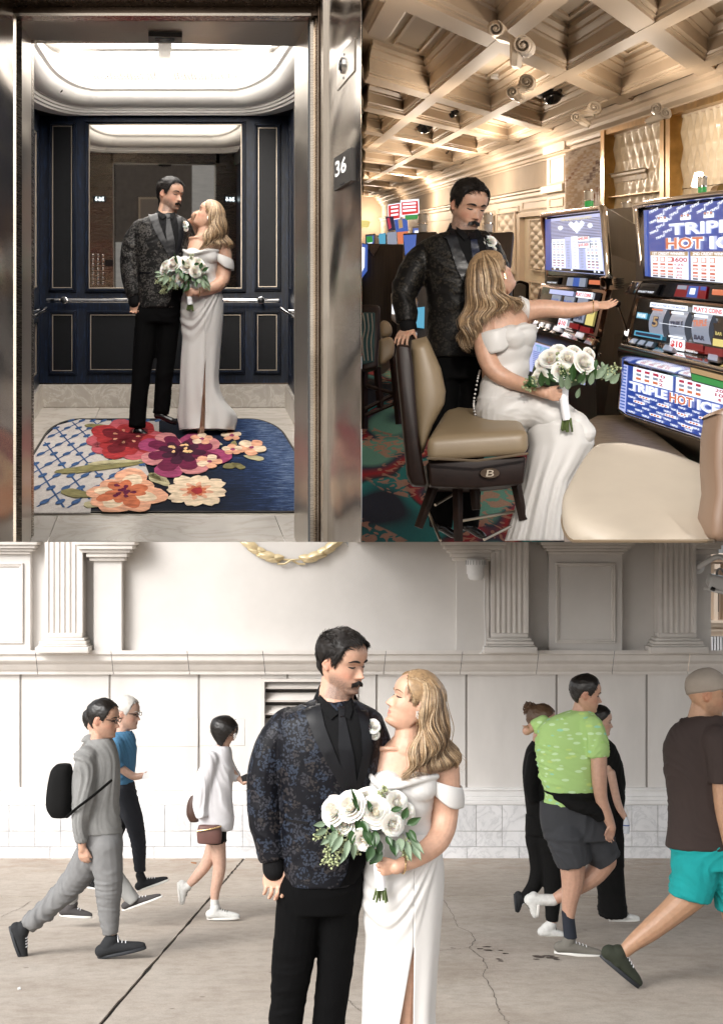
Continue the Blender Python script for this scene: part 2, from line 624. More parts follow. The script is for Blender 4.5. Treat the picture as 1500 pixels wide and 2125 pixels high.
for k, (a, b) in enumerate(zip(jo[:-1], jo[1:])):
 mb = MB()
 vs = []
 for e, u in enumerate((a + 0.6, b - 0.6)):
  for (o, v) in prof:
   sl = -0.11 * (v - 1350) * (1 if u > 750 else -1)
   p = P(u + sl, v, YW)
   vs.append((p.x * (YW - o) / YW, YW - o, p.z * (YW - o) / YW if o > 0 else p.z))
 n = len(prof)
 mb.add(vs, [tuple(range(n)), tuple(range(2 * n - 1, n - 1, -1))] + [(i, (i + 1) % n, n + (i + 1) % n, n + i) for i in range(n)])
 mb.build("ledge_block", M_TRIM, fac)
mb = MB()
for (v0, v1, o) in ((1635, 1640, 0.05), (1640, 1652, 0.035), (1652, 1660, 0.055), (1660, 1668.5, 0.075)):
 wbox(mb, -500, 1900, v0, v1, -0.05, o)
mb.build("plinth_moulding", M_WTRIM, fac, bevel=0.006, seg=2)
mb = MB(); wbox(mb, -500, 1900, 1668.5, 1786, -0.1, 0.062); mb.build("tile_bed", pbr("grout", (0.42, 0.41, 0.40), 0.9), fac)
for (v0, v1, w, off, o) in ((1669, 1722.5, 53.6, 22, 0.07), (1723.5, 1754.5, 53.6, 22, 0.07), (1755.5, 1781, 107.5, 0, 0.088)):
 u = off - w * 3
 while u < 1600:
  mb = MB(); wbox(mb, u + 0.5, u + w - 0.5, v0 + 0.3, v1 - 0.3, 0.05, o)
  mb.build("marble_tile", M_MARB, fac, bevel=0.0018, seg=1)
  u += w
def pilaster(u0, u1, base, side):
 sh = MB()
 n = 6
 w = (u1 - u0)
 fr = []
 m = w * 0.07
 fl = (w - 2 * m) / n
 pts = [(u0, 0.0), (u0, 0.24), (u0 + m, 0.24)]
 for k in range(n):
  a = u0 + m + k * fl
  pts += [(a + fl * 0.14, 0.24), (a + fl * 0.26, 0.229), (a + fl * 0.5, 0.224), (a + fl * 0.74, 0.229), (a + fl * 0.86, 0.24)]
 pts += [(u1, 0.24), (u1, 0.0)]
 vt, vb = VT, 1311
 vs = []
 for v in (vt, vb):
  for (u, o) in pts:
   p = P(u, v, YW)
   vs.append((p.x, YW - o, p.z))
 k = len(pts)
 sh.add(vs, [(i, i + 1, k + i + 1, k + i) for i in range(k - 1)] + [tuple(range(k)), tuple(range(2 * k - 1, k - 1, -1))])
 sh.build("fluted_shaft", M_TRIM, fac)
 b = MB()
 e = (base[1] - base[0] - w) / 2
 for (v0, v1, g, o) in ((1311, 1321, 0, 0.243), (1321, 1327, 0.35, 0.27), (1327, 1334, 0.6, 0.30), (1334, 1338, 0.75, 0.31), (1338, 1351, 1.0, 0.34)):
  wbox(b, u0 - e * g, u1 + e * g, v0, v1, 0, o)
 b.build("pilaster_base", M_TRIM, fac, bevel=0.012, seg=2)
pilaster(103, 180, (88, 197), 1)
pilaster(1015, 1091, (998, 1106), -1)
pilaster(1357, 1434, (1334, 1452), -1)
def cap(u0, u1, steps, front):
 b = MB()
 for (v0, v1, e, o) in steps:
  wbox(b, u0 - e, u1 + e, v0, v1, 0, front + o)
 b.build("capital", M_TRIM, fac, bevel=0.01, seg=2)
ST = ((1090, 1131, 32, 0.17), (1131, 1140, 27, 0.15), (1140, 1147, 20, 0.11), (1147, 1156, 13, 0.08), (1156, 1164, 8, 0.04))
for (a, b_) in ((199, 257), (945, 1013)):
 mb = MB(); wbox(mb, a, b_, VT, 1351, 0, 0.13); mb.build("pier", M_WALL, fac, bevel=0.004, seg=1)
 cap(a, b_, ST, 0.13)
mb = MB(); wbox(mb, 1436, 1469, VT, 1351, 0, 0.13); mb.build("pier", M_WALL, fac)
cap(1438, 1480, ((1090, 1132, 10, 0.14), (1132, 1140, 6, 0.1), (1140, 1150, 3, 0.05)), 0.13)
for (a, b_, c_) in ((-90, 68, 0), (1136, 1288, 1)):
 mb = MB(); wbox(mb, a, b_, VT, 1350, 0, 0.10); mb.build("framed_panel", M_WALL, fac, bevel=0.005, seg=1)
 cap(a + 6, b_ - 6, ((1090, 1131, 26, 0.15), (1131, 1138, 20, 0.12), (1138, 1144, 14, 0.08), (1144, 1150, 8, 0.05)), 0.10)
 mb = MB()
 x0, x1, y0, y1 = a + 14, b_ - 15, 1168, 1334
 for (i, w, o) in ((0, 4, 0.125), (4, 4, 0.115)):
  wbox(mb, x0 + i, x1 - i, y0 + i, y0 + i + w, 0.09, o); wbox(mb, x0 + i, x1 - i, y1 - i - w, y1 - i, 0.09, o)
  wbox(mb, x0 + i, x0 + i + w, y0 + i + w, y1 - i - w, 0.09, o - 0.001); wbox(mb, x1 - i - w, x1 - i, y0 + i + w, y1 - i - w, 0.09, o - 0.001)
 mb.build("panel_moulding", M_TRIM, fac, bevel=0.004, seg=1)
vent = thing("louvre_vent", WP(640, 1610, 0), "pale louvred wall vent behind the groom's shoulder", "vent")
mb = MB()
for (a, b_, c_, d) in ((543, 742, 1409, 1415), (543, 549, 1415, 1610), (736, 742, 1415, 1610), (543, 742, 1604, 1610)):
 wbox(mb, a, b_, c_, d, -0.02, 0.02 if d - c_ < 10 else 0.018)
mb.build("vent_frame", M_TRIM, vent)
mb = MB(); wbox(mb, 549, 736, 1415, 1604, -0.16, -0.14); mb.build("vent_back", pbr("vent_dark", (0.05, 0.045, 0.04), 0.9), vent)
v = 1413
while v < 1600:
 mb = MB()
 a, b_ = P(550, v, YW), P(735, v + 14, YW)
 mb.hexa([(a.x, YW + 0.02, b_.z), (b_.x, YW + 0.02, b_.z), (b_.x, YW + 0.12, a.z), (a.x, YW + 0.12, a.z)],
   [(a.x, YW + 0.03, b_.z - 0.02), (b_.x, YW + 0.03, b_.z - 0.02), (b_.x, YW + 0.13, a.z - 0.02), (a.x, YW + 0.13, a.z - 0.02)])
 mb.build("slat", M_TRIM, vent)
 v += 27
wr = thing("laurel_wreath", WP(605, 1165, 0.08), "gilded laurel wreath relief mounted on the wall above the couple", "wreath")
cx, cy = P(605, 1034, YW).x, P(605, 1034, YW).z
RW = 128 * YW / F
leaf = MB()
LN, LW = 40 * YW / F, 9 * YW / F
def leaf_fn(s, t):
 w = math.sin(PI * min(1, t * 0.96 + 0.02)) ** 0.8 * LW * (1.15 - 0.35 * t)
 x = (s * 2 - 1)
 return Vector((t * LN, -0.045 * (1 - x * x) * math.sin(PI * min(1, max(0, t))) ** 0.5 - (0.006 if abs(x) < 0.1 else 0), x * w))
leaf.grid(leaf_fn, 8, 10)
lo = leaf.build("leaf", M_GOLD, smooth=True, angle=180, loc=(0, 0, 0))
first = True
for side in (-1, 1):
 for k in range(13):
  an = R(7 + k * 9.0)
  for j, (rr, tilt) in enumerate(((RW * 0.955, 20), (RW * 1.05, -20), (RW * 1.0, 0))):
   if j == 2 and k % 2:
    continue
   a2 = an + R(3.5 * j)
   px = cx + side * math.sin(a2) * rr
   pz = cy - math.cos(a2) * rr
   dx, dz = side * math.cos(a2), math.sin(a2)
   ang = math.atan2(dz, dx) + side * R(-tilt * 0.9)
   o = lo if first else lo.copy()
   if not first:
    COL.objects.link(o)
   first = False
   o.parent = wr
   o.rotation_euler = (0, -ang, 0)
   w_ = ORG[wr.name]
   o.location = (px - w_.x, YW - 0.035 - 0.02 * (j == 2) - w_.y, pz - w_.z)
st = MB()
for side in (-1, 1):
 pts = []
 for k in range(-2, 16):
  an = R(k * 6.0)
  rr = RW * (1.0 + (0.05 if k < 0 else 0) + 0.02 * abs(min(k, 0)))
  pts.append((cx + side * math.sin(an) * rr, YW - 0.03 - (0.02 if side > 0 and k < 2 else 0), cy - math.cos(an) * rr))
 st.tube(pts, [0.011] * len(pts), 8)
st.build("stem", M_GOLD, wr, smooth=True)
snd = thing("alarm_sounder", WP(985, 1202, 0.25), "round white alarm sounder fixed to the pier left of the fluted pilaster", "alarm")
c = P(987, 1205, YW - 0.35)
s_ = (YW - 0.35) / F
mb = MB(); mb.lathe(c, [(3 * s_, 0), (12 * s_, 1.5 * s_), (16 * s_, 6 * s_), (17 * s_, 14 * s_), (18.5 * s_, 31 * s_)], 24); mb.build("sounder_body", M_WPLAST, snd, smooth=True)
mb = MB(); mb.lathe(c, [(20 * s_, 31 * s_), (20.5 * s_, 34 * s_), (20 * s_, 43 * s_), (17 * s_, 46 * s_)], 24); mb.build("sounder_cap", M_WPLAST, snd, smooth=True)
mb = MB()
for k in range(20):
 a = 2 * PI * k / 20
 q = c + Vector((math.cos(a) * 20.6 * s_, math.sin(a) * 20.6 * s_, 33 * s_))
 mb.box(q.x - 0.003, q.x + 0.003, q.y - 0.004, q.y + 0.004, q.z, q.z + 9 * s_)
mb.build("grille_slot", pbr("slot_grey", (0.3, 0.3, 0.3), 0.7), snd)
mb = MB(); p = P(966, 1160, YW); mb.box(p.x, p.x + 0.05, YW - 0.36, YW - 0.131, P(0, 1190, YW).z, p.z); mb.build("bracket", M_WPLAST, snd)
mb = MB()
mb.tube([Vector(WP(*q)) for q in cr([(1003, 1200, .15), (1002, 1250, .14), (1004, 1300, .14), (1002, 1330, .3), (994, 1348, .35), (990, 1351, .3)], 24)], 0.0055, 6)
mb.build("cable", M_WTRIM, smooth=True, label="thin white cable running down the wall from the alarm sounder", cat="cable")
cc = thing("security_camera", WP(1470, 1200, 0.4), "white box security camera on a curved wall arm at the right edge", "camera")
s_ = YW / F * 0.97
mb = MB()
q = P(1441, 1177, YW)
mb.lathe((q.x, YW - 0.13, q.z), [(14 * s_, 0), (14 * s_, 0.03), (9 * s_, 0.05)], 20, axis=(0, -1, 0))
mb.build("wall_plate", M_WPLAST, cc, smooth=True)
mb = MB(); mb.tube([Vector(WP(*q)) for q in cr([(1441, 1177, .17), (1446, 1168, .35), (1462, 1156, .45), (1476, 1156, .48), (1484, 1166, .5), (1486, 1190, .5)], 20)], 0.028, 12)
mb.build("arm", M_WPLAST, cc, smooth=True)
mb = MB()
a = [WP(1442, 1190, .75), WP(1508, 1204, .75), WP(1500, 1232, .75), WP(1434, 1216, .75)]
b_ = [WP(1448, 1187, .45), WP(1520, 1200, .45), WP(1512, 1222, .45), WP(1442, 1208, .45)]
mb.hexa(a, b_); mb.build("housing", M_WPLAST, cc, bevel=0.02, seg=3)
mb = MB(); mb.hexa([WP(1437, 1216, .752), WP(1498, 1231, .752), WP(1497, 1236, .74), WP(1436, 1220, .74)], [WP(1437, 1216, .5), WP(1498, 1231, .5), WP(1497, 1236, .5), WP(1436, 1220, .5)])
mb.build("sunshield", M_WPLAST, cc)
mb = MB(); mb.tube([Vector(WP(1440, 1216, .76)), Vector(WP(1446, 1219, .78))], 0.02, 10); mb.build("lens", M_BLACKP, cc)
mb = MB(); mb.tube([Vector(WP(*q)) for q in cr([(1478, 1188, .52), (1470, 1178, .5), (1464, 1184, .5), (1462, 1194, .55)], 12)], 0.012, 6); mb.build("wire", pbr("grey_wire", (0.35, 0.35, 0.36), 0.5), cc, smooth=True)
YB = 70.0
bl = thing("ornate_building", P(1560, 1400, YB), "sunlit ornate peach building far beyond the end of the wall", "building")
M_PEACH = pbr("peach_stone", (0.72, 0.58, 0.45), 0.8, var=0.08, vscale=0.7, bump=0.2, bscale=6)
def bb(name, u0, u1, v0, v1, y0, y1, m=M_PEACH):
 a, b_ = P(u0, v0, YB), P(u1, v1, YB)
 k = MB(); k.box(a.x, b_.x, YB - y0, YB + y1, b_.z, a.z)
 return k.build(name, m, bl)
bb("wall", 1440, 1900, 1150, 1420, 0, 6)
for v_, h_, d_ in ((1150, 10, .9), (1160, 6, .6), (1285, 6, 1.0), (1291, 8, .7), (1305, 5, .4)):
 bb("cornice", 1440, 1900, v_, v_ + h_, d_, 0)
for k in range(6):
 u = 1473 + k * 22
 bb("column", u, u + 8, 1178, 1285, .8, 0)
 bb("capital", u - 2, u + 10, 1170, 1180, 1.1, 0)
 bb("window", u + 11, u + 18, 1200, 1270, .02, 0, pbr("far_glass", (0.12, 0.11, 0.10), 0.2))
for k in range(12):
 bb("baluster", 1471 + k * 6, 1474 + k * 6, 1320, 1352, .5, 0, M_WTRIM)
bb("window", 1474, 1484, 1325, 1350, .3, 0, pbr("far_glass2", (0.2, 0.19, 0.19), 0.2))
H1 = 1.39
YB1 = 12.1
AX1, SL1 = (342 - CU) / F, (CV - HZ_UP) / F
def R1(x, y, z):
 """room coordinates of the lift: x across, y depth, z above eye level"""
 return Vector((AX1 * y + x, y, SL1 * y + z))
def B1(u, v, off=0.0, Y=YB1):
 p = P(u, v, Y)
 p.y -= off
 return p
def bx1(mb, u0, u1, v0, v1, a, b, Y=YB1):
 p, q = P(u0, v0, Y), P(u1, v1, Y)
 mb.box(p.x, q.x, Y - b, Y - a, q.z, p.z)
 return mb
def mk_navy():
 m = bpy.data.materials.new("navy_stained_wood")
 m.use_nodes = True
 n = N(m.node_tree)
 b = m.node_tree.nodes["Principled BSDF"]
 b.inputs['Roughness'].default_value = 0.38
 b.inputs['Specular IOR Level'].default_value = 0.28
 g = n.new("NewGeometry")
 mp = n.new("Mapping")
 mp.inputs['Scale'].default_value = (30, 30, 5)
 n.link(g.outputs['Position'], mp.inputs['Vector'])
 nz = n.new("TexNoise", Scale=1.6, Detail=8.0, Roughness=0.65, Distortion=0.8)
 n.link(mp.outputs[0], nz.inputs['Vector'])
 n2 = n.new("TexNoise", Scale=1.3, Detail=2.0)
 n.link(g.outputs['Position'], n2.inputs['Vector'])
 c1 = n.ramp(nz.outputs[0], [(0.3, (0.0025, 0.0035, 0.007)), (0.52, (0.004, 0.008, 0.020)), (0.72, (0.010, 0.024, 0.060))])
 n.link(c1, b.inputs['Base Color'])
 bp = n.new("Bump", Strength=0.12, Distance=0.002)
 n.link(nz.outputs[0], bp.inputs['Height'])
 n.link(bp.outputs[0], b.inputs['Normal'])
 return m
M_NAVY = mk_navy()
M_NAVYD = pbr("navy_panel_field", (0.0022, 0.0026, 0.0038), 0.42, spec=.22, var=0.3, vscale=30, bump=0.08, bscale=200)
M_CHAMP = pbr("champagne_bead", (0.44, 0.37, 0.29), 0.3, metal=0.6)
M_CHROME = pbr("chrome", (0.80, 0.79, 0.78), 0.07, metal=1.0)
def mk_steel(name, col, rough, sx=(1, 1, 60), wav=0.25, wsc=1.3):
 m = bpy.data.materials.new(name)
 m.use_nodes = True
 n = N(m.node_tree)
 b = m.node_tree.nodes["Principled BSDF"]
 b.inputs['Metallic'].default_value = 1.0
 b.inputs['Roughness'].default_value = rough
 g = n.new("NewGeometry")
 mp = n.new("Mapping")
 mp.inputs['Scale'].default_value = sx
 n.link(g.outputs['Position'], mp.inputs['Vector'])
 nz = n.new("TexNoise", Scale=14.0, Detail=5.0, Roughness=0.7)
 n.link(mp.outputs[0], nz.inputs['Vector'])
 c = n.ramp(nz.outputs[0], [(0.3, tuple(x * 0.88 for x in col)), (0.7, tuple(min(1, x * 1.08) for x in col))])
 n.link(c, b.inputs['Base Color'])
 n2 = n.new("TexNoise", Scale=wsc, Detail=1.5)
 mp2 = n.new("Mapping")
 mp2.inputs['Scale'].default_value = (0.6, 0.6, 1.8)
 n.link(g.outputs['Position'], mp2.inputs['Vector'])
 n.link(mp2.outputs[0], n2.inputs['Vector'])
 b1 = n.new("Bump", Strength=wav, Distance=0.10)
 n.link(n2.outputs[0], b1.inputs['Height'])
 b2 = n.new("Bump", Strength=0.10, Distance=0.001)
 n.link(nz.outputs[0], b2.inputs['Height'])
 n.link(b1.outputs[0], b2.inputs['Normal'])
 n.link(b2.outputs[0], b.inputs['Normal'])
 r = n.math('MULTIPLY_ADD', nz.outputs[0], 0.14, rough - 0.07)
 n.link(r, b.inputs['Roughness'])
 return m
M_STEEL = mk_steel("brushed_steel", (0.30, 0.255, 0.205), 0.27)
M_STEELD = mk_steel("dark_bronzed_steel", (0.10, 0.07, 0.05), 0.25)
M_STEELB = mk_steel("bright_brushed_steel", (0.46, 0.41, 0.345), 0.30)
M_STEELP = mk_steel("polished_lobby_steel", (0.24, 0.19, 0.145), 0.19, wav=0.8, wsc=1.1)
M_MARB1 = mk_marble("cream_marble", (0.60, 0.55, 0.49), (0.36, 0.31, 0.26), 2.2, 0.22, 0.5)
M_MARB2 = mk_marble("grey_veined_marble", (0.44, 0.40, 0.35), (0.62, 0.58, 0.53), 5.0, 0.25, 0.55)
M_WHITE = pbr("white_gloss_plaster", (0.80, 0.775, 0.74), 0.45, var=0.02, vscale=5)
M_LIT = emis("luminous_ceiling_panel", (1.0, 0.955, 0.90), 8.0)
M_BLACK = pbr("matte_black", (0.008, 0.008, 0.008), 0.6)
CLAMP[0] = -0.063
cab = thing("lift_cab", R1(0, 9, -H1), "dark navy panelled lift interior behind the first couple", "lift")
xl, xr = (82 - 342) * YB1 / F, (598 - 342) * YB1 / F
ZC = 1.06
mb = MB(); bx1(mb, 70, 612, 200, 846, -0.12, 0.0); mb.build("back_wall", M_NAVY, cab)
for s, x in ((-1, xl), (1, xr)):
 mb = MB()
 a = [R1(x, YB1, -H1 - .05), R1(x, 6.8, -H1 - .05), R1(x, 6.8, ZC + .1), R1(x, YB1, ZC + .1)]
 b_ = [p + Vector((s * 0.1, 0, 0)) for p in a]
 mb.hexa(a, b_)
 mb.build("side_wall", M_NAVY, cab)
 for (y0, y1) in ((11.8, 10.4), (10.1, 8.0), (7.8, 6.9)):
  for (z0, z1) in ((-0.92, -0.60), (-0.44, 0.93)) if False else ((-1.12, -0.62), (-0.42, 0.93)):
   m2 = MB()
   w = 0.035
   def sq(ya, yb, za, zb, t):
    q = [R1(x, ya, za), R1(x, yb, za), R1(x, yb, zb), R1(x, ya, zb)]
    m2.hexa(q, [k + Vector((-s * t, 0, 0)) for k in q])
   sq(y0, y1, z1 - w, z1, .02); sq(y0, y1, z0, z0 + w, .02)
   sq(y0, y0 - w * 2, z0 + w, z1 - w, .019); sq(y1 + w * 2, y1, z0 + w, z1 - w, .019)
   m2.build("panel_moulding", M_NAVY, cab)
   m2 = MB()
   sq(y0 - w * 2.6, y1 + w * 2.6, z1 - w * 1.7, z1 - w * 1.3, .012); sq(y0 - w * 2.6, y1 + w * 2.6, z0 + w * 1.3, z0 + w * 1.7, .012)
   sq(y0 - w * 2.6, y0 - w * 3.2, z0 + w * 1.7, z1 - w * 1.7, .011)
   m2.build("bead", M_CHAMP, cab)
 m2 = MB()
 q = [R1(x, YB1 - .03, -H1 - .02), R1(x, 6.9, -H1 - .02), R1(x, 6.9, -H1 + 0.19), R1(x, YB1 - .03, -H1 + 0.19)]
 m2.hexa(q, [k + Vector((-s * 0.03, 0, 0)) for k in q])
 m2.build("skirting", M_MARB1, cab)
mb = MB(); bx1(mb, 80, 600, 798, 846, 0, 0.035); mb.build("skirting", M_MARB2, cab, bevel=0.004, seg=1)
mb = MB(); bx1(mb, 80, 600, 795, 798, 0, 0.02); mb.build("skirting_bead", M_STEELD, cab)
def mframe(u0, u1, v0, v1, field=M_NAVYD, w=5.0, bead=True):
 for (i, ww, o, m_) in ((0, w * 0.55, 0.022, M_NAVY), (w * 0.55, w * 0.5, 0.038, M_NAVY), (w * 1.05, w * 0.6, 0.016, M_NAVY)):
  mb = MB()
  a, b_, c_, d = u0 + i, u1 - i, v0 + i, v1 - i
  bx1(mb, a, b_, c_, c_ + ww, 0, o); bx1(mb, a, b_, d - ww, d, 0, o)
  bx1(mb, a, a + ww, c_ + ww, d - ww, 0, o - 0.0015); bx1(mb, b_ - ww, b_, c_ + ww, d - ww, 0, o - 0.0015)
  mb.build("panel_moulding", m_, cab, bevel=0.003, seg=1)
 i = w * 1.65
 if bead:
  mb = MB()
  a, b_, c_, d, ww = u0 + i, u1 - i, v0 + i, v1 - i, 1.3
  bx1(mb, a, b_, c_, c_ + ww, 0, .020); bx1(mb, a, b_, d - ww, d, 0, .020)
  bx1(mb, a, a + ww, c_ + ww, d - ww, 0, .0185); bx1(mb, b_ - ww, b_, c_ + ww, d - ww, 0, .0185)
  mb.build("bead", M_CHAMP, cab)
 if field:
  mb = MB(); bx1(mb, u0 + i + 1.3, u1 - i - 1.3, v0 + i + 1.3, v1 - i - 1.3, -0.01, 0.004)
  mb.build("panel_field", field, cab)
mframe(101, 158, 253, 606); mframe(528, 583, 257, 604)
mframe(101, 159, 645, 778); mframe(526, 583, 645, 777)
mframe(180, 508, 645, 776)
mframe(177, 510, 250, 607, field=None)
mirm = bpy.data.materials.new("mirror_glass")
mirm.use_nodes = True
_n = N(mirm.node_tree)
_b = mirm.node_tree.nodes["Principled BSDF"]
_b.inputs['Metallic'].default_value = 1.0
_b.inputs['Roughness'].default_value = 0.015
_b.inputs['Base Color'].default_value = (0.62, 0.60, 0.56, 1)
_nv = Vector((AX1, 1, SL1)).normalized()
_c = _n.new("CombineXYZ")
for _i in range(3):
 _c.inputs[_i].default_value = -_nv[_i]
_n.link(_c.outputs[0], _b.inputs['Normal'])
mirror = thing("wall_mirror", B1(343, 600, 0.02), "large mirror in the navy frame on the lift's back wall", "mirror")
mb = MB(); bx1(mb, 186.5, 500.5, 259.5, 598.5, -0.01, 0.010); mb.build("mirror_glass", mirm, mirror)
rail = thing("handrail", B1(340, 634, 0.1), "chrome handrail across the lift's back wall", "handrail")
mb = MB()
bx1(mb, 101, 582, 623.5, 632.5, 0.10, 0.125)
mb.build("rail_bar", M_CHROME, rail, bevel=0.008, seg=3)
for u in (139, 544):
 mb = MB(); p = B1(u, 628, 0.0); mb.tube([p, p + Vector((0, -0.10, 0))], 0.012, 10); mb.build("bracket", M_CHROME, rail)
 mb = MB(); mb.lathe(p + Vector((0, -0.126, 0)), [(0.024, 0), (0.027, 0.006), (0.02, 0.012), (0.001, 0.014)], 20, axis=(0, -1, 0)); mb.build("rosette", M_BLACKP, rail, smooth=True)
 mb = MB(); mb.lathe(p + Vector((0, -0.124, 0)), [(0.030, 0), (0.030, 0.006), (0.025, 0.008)], 20, axis=(0, -1, 0)); mb.build("rosette_ring", M_CHROME, rail, smooth=True)
for s, x in ((-1, xl), (1, xr)):
 rs_ = thing("side_handrail", R1(x, 11, -0.55), "chrome handrail stub on the lift's %s side wall" % ("left" if s < 0 else "right"), "handrail")
 mb = MB(); mb.tube([R1(x - s * .09, 11.7, -0.545), R1(x - s * .09, 8.0, -0.545)], 0.018, 10); mb.build("rail_bar", M_CHROME, rs_, smooth=True)
 mb = MB(); mb.tube([R1(x, 11.3, -0.545), R1(x - s * .09, 11.3, -0.545)], 0.014, 10); mb.build("bracket", M_CHROME, rs_, smooth=True)
flo = thing("lift_floor", R1(0, 9, -H1), "cream marble tiled floor of the lift and its threshold", None, kind='structure')
for (ya, yb) in ((YB1, 10.25), (10.25, 7.385), (7.33, 6.68)):
 for (xa, xb) in ((-1.1, -0.542), (-0.542, 0.556), (0.556, 1.1)):
  g = 0.002
  mb = MB()
  q = [R1(xa + g, ya - g * 3, -H1), R1(xb - g, ya - g * 3, -H1), R1(xb - g, yb + g * 3, -H1), R1(xa + g, yb + g * 3, -H1)]
  mb.hexa(q, [Vector((p.x, p.y, max(p.z - 0.03, 0.0004))) for p in q]); mb.build("floor_tile", M_MARB1, flo)
mb = MB()
q = [R1(-1.15, YB1, -H1 - .012), R1(1.15, YB1, -H1 - .012), R1(1.15, 7.0, -H1 - .012), R1(-1.15, 7.0, -H1 - .012)]
mb.hexa(q, [Vector((p.x, p.y, max(p.z - 0.03, 0.0004))) for p in q]); mb.build("screed", pbr("grout_beige", (0.30, 0.27, 0.23), 0.9), flo)
mb = MB()
q = [R1(-.7, 7.385, -H1 + .004), R1(.7, 7.385, -H1 + .004), R1(.7, 7.335, -H1 + .004), R1(-.7, 7.335, -H1 + .004)]
mb.slab(q, (0, 0, -0.02)); mb.build("threshold_strip", M_STEELB, flo)
CLAMP[0] = None
front = thing("lift_doorway", R1(0, 6.2, -1.2), "brushed steel lift doorway frame round the open lift", "doorway")
YN, YF_ = 6.2, 6.76
def pz(Y):
 return 0.001
def vstrip(name, u0, y0, u1, y1, m, thick, vt0=-120, nrm=None):
 """vertical sheet between two plan points given as (pixel column, depth), given thickness"""
 a, b_ = P(u0, 0, y0), P(u1, 0, y1)
 t = Vector((b_.x - a.x, b_.y - a.y, 0)).normalized()
 nn = Vector((-t.y, t.x, 0)) * thick
 zt = 3.2
 q = [(a.x, a.y, pz(0)), (b_.x, b_.y, pz(0)), (b_.x, b_.y, zt), (a.x, a.y, zt)]
 mb = MB(); mb.hexa(q, [Vector(k) + nn for k in q])
 return mb.build(name, m, front)
vstrip("reveal", 65, YF_, 40, YN, M_STEELB, -0.05)
vstrip("shadow_gap", 40, YN, 33, YN + .05, M_BLACK, 0.03)
vstrip("frame_strip", 33, YN, 21, YN - .04, M_STEEL, 0.03)
vstrip("shadow_gap", 21, YN, 14, YN + .03, M_STEELD, 0.03)
vstrip("lobby_wall_strip", 12.5, 6.05, -60, 5.4, M_STEELP, 0.03)
vstrip("frame_edge", 14.5, 6.1, 12.0, 6.05, M_STEELB, 0.02)
vstrip("reveal", 639, YN, 611, YF_, M_STEELB, -0.05)
vstrip("shadow_gap", 644, YN + .04, 639, YN, M_BLACK, 0.03)
vstrip("frame_strip", 654, YN, 644, YN, M_STEEL, 0.03)
vstrip("shadow_gap", 660, YN + .02, 654, YN + .02, M_BLACK, 0.03)
vstrip("frame_strip", 668, YN - .04, 660, YN, M_STEEL, 0.03)
vstrip("shadow_gap", 675, 6.1, 668, YN, M_STEELD, 0.03)
vstrip("frame_edge", 680, 6.0, 675, 6.08, M_STEELB, 0.02)
YE = 6.0 * (680 - 342) / (749.8 - 342)
vstrip("lobby_wall_panel", 749.8, YE, 680, 6.0, M_STEELP, 0.002)
mb = MB()
a = [P(40, 42, YN), P(640, 44, YN), P(616, 95, YF_), P(65, 82, YF_)]
mb.hexa(a, [k + Vector((0, 0, 0.05)) for k in a]); mb.build("header_reveal", M_STEELB, front)
mb = MB(); bx1(mb, -40, 700, -60, 14, 0.0, .1, YN - .05); mb.build("header_strip", M_STEELD, front)
mb = MB(); bx1(mb, 15, 668, 14.5, 18, 0.0, .12, YN - .04); mb.build("header_edge", M_STEEL, front)
mb = MB(); bx1(mb, 20, 660, 18.5, 36, 0.0, .03, YN - .04); mb.build("header_strip", M_STEELD, front)
mb = MB(); bx1(mb, 33, 646, 36.5, 42, 0.0, .06, YN - .02); mb.build("header_edge", M_STEEL, front)
def HR(u, v, lift=0.0):
 t = (v - 42) / 48.0
 return P(u, v, YN + (YF_ - YN) * max(0, t) - .02) - Vector((0, 0, lift + .02))
sen = thing("door_sensor", HR(343, 71), "small black sensor bar under the steel lift header", "sensor")
mb = MB(); a = [HR(308, 63, .004), HR(378, 65, .004), HR(378, 78, .004), HR(308, 77, .004)]
mb.hexa(a, [k + Vector((0, 0, 0.03)) for k in a]); mb.build("sensor_housing", M_BLACKP, sen)
mb = MB(); a = [HR(322, 66, .006), HR(362, 67.5, .006), HR(362, 74, .006), HR(322, 73, .006)]
mb.hexa(a, [k + Vector((0, 0, 0.002)) for k in a]); mb.build("sensor_window", pbr("sensor_glass", (0.02, 0.04, 0.035), 0.1), sen)
CLAMP[0] = -0.063
for s in (-1, 1):
 x0 = (65 - 342) * YF_ / F if s < 0 else (611 - 342) * YF_ / F
 x1 = xl if s < 0 else xr
 mb = MB()
 q = [R1(x0, YF_ + .01, -H1), R1(x1, YF_ + .01, -H1), R1(x1, YF_ + .01, ZC + .5), R1(x0, YF_ + .01, ZC + .5)]
 mb.hexa(q, [k + Vector((0, 0.05, 0)) for k in q]); mb.build("return_panel", M_STEEL, front)
mb = MB()
q = [R1(-.65, YF_ + .01, 0.945), R1(.65, YF_ + .01, 0.945), R1(.65, YF_ + .01, ZC + .5), R1(-.65, YF_ + .01, ZC + .5)]
mb.hexa(q, [k + Vector((0, 0.05, 0)) for k in q]); mb.build("transom_panel", M_STEEL, front)
CLAMP[0] = None
M_DISP = emis("floor_display_glow", (0.75, 0.9, 1.0), 6.0)
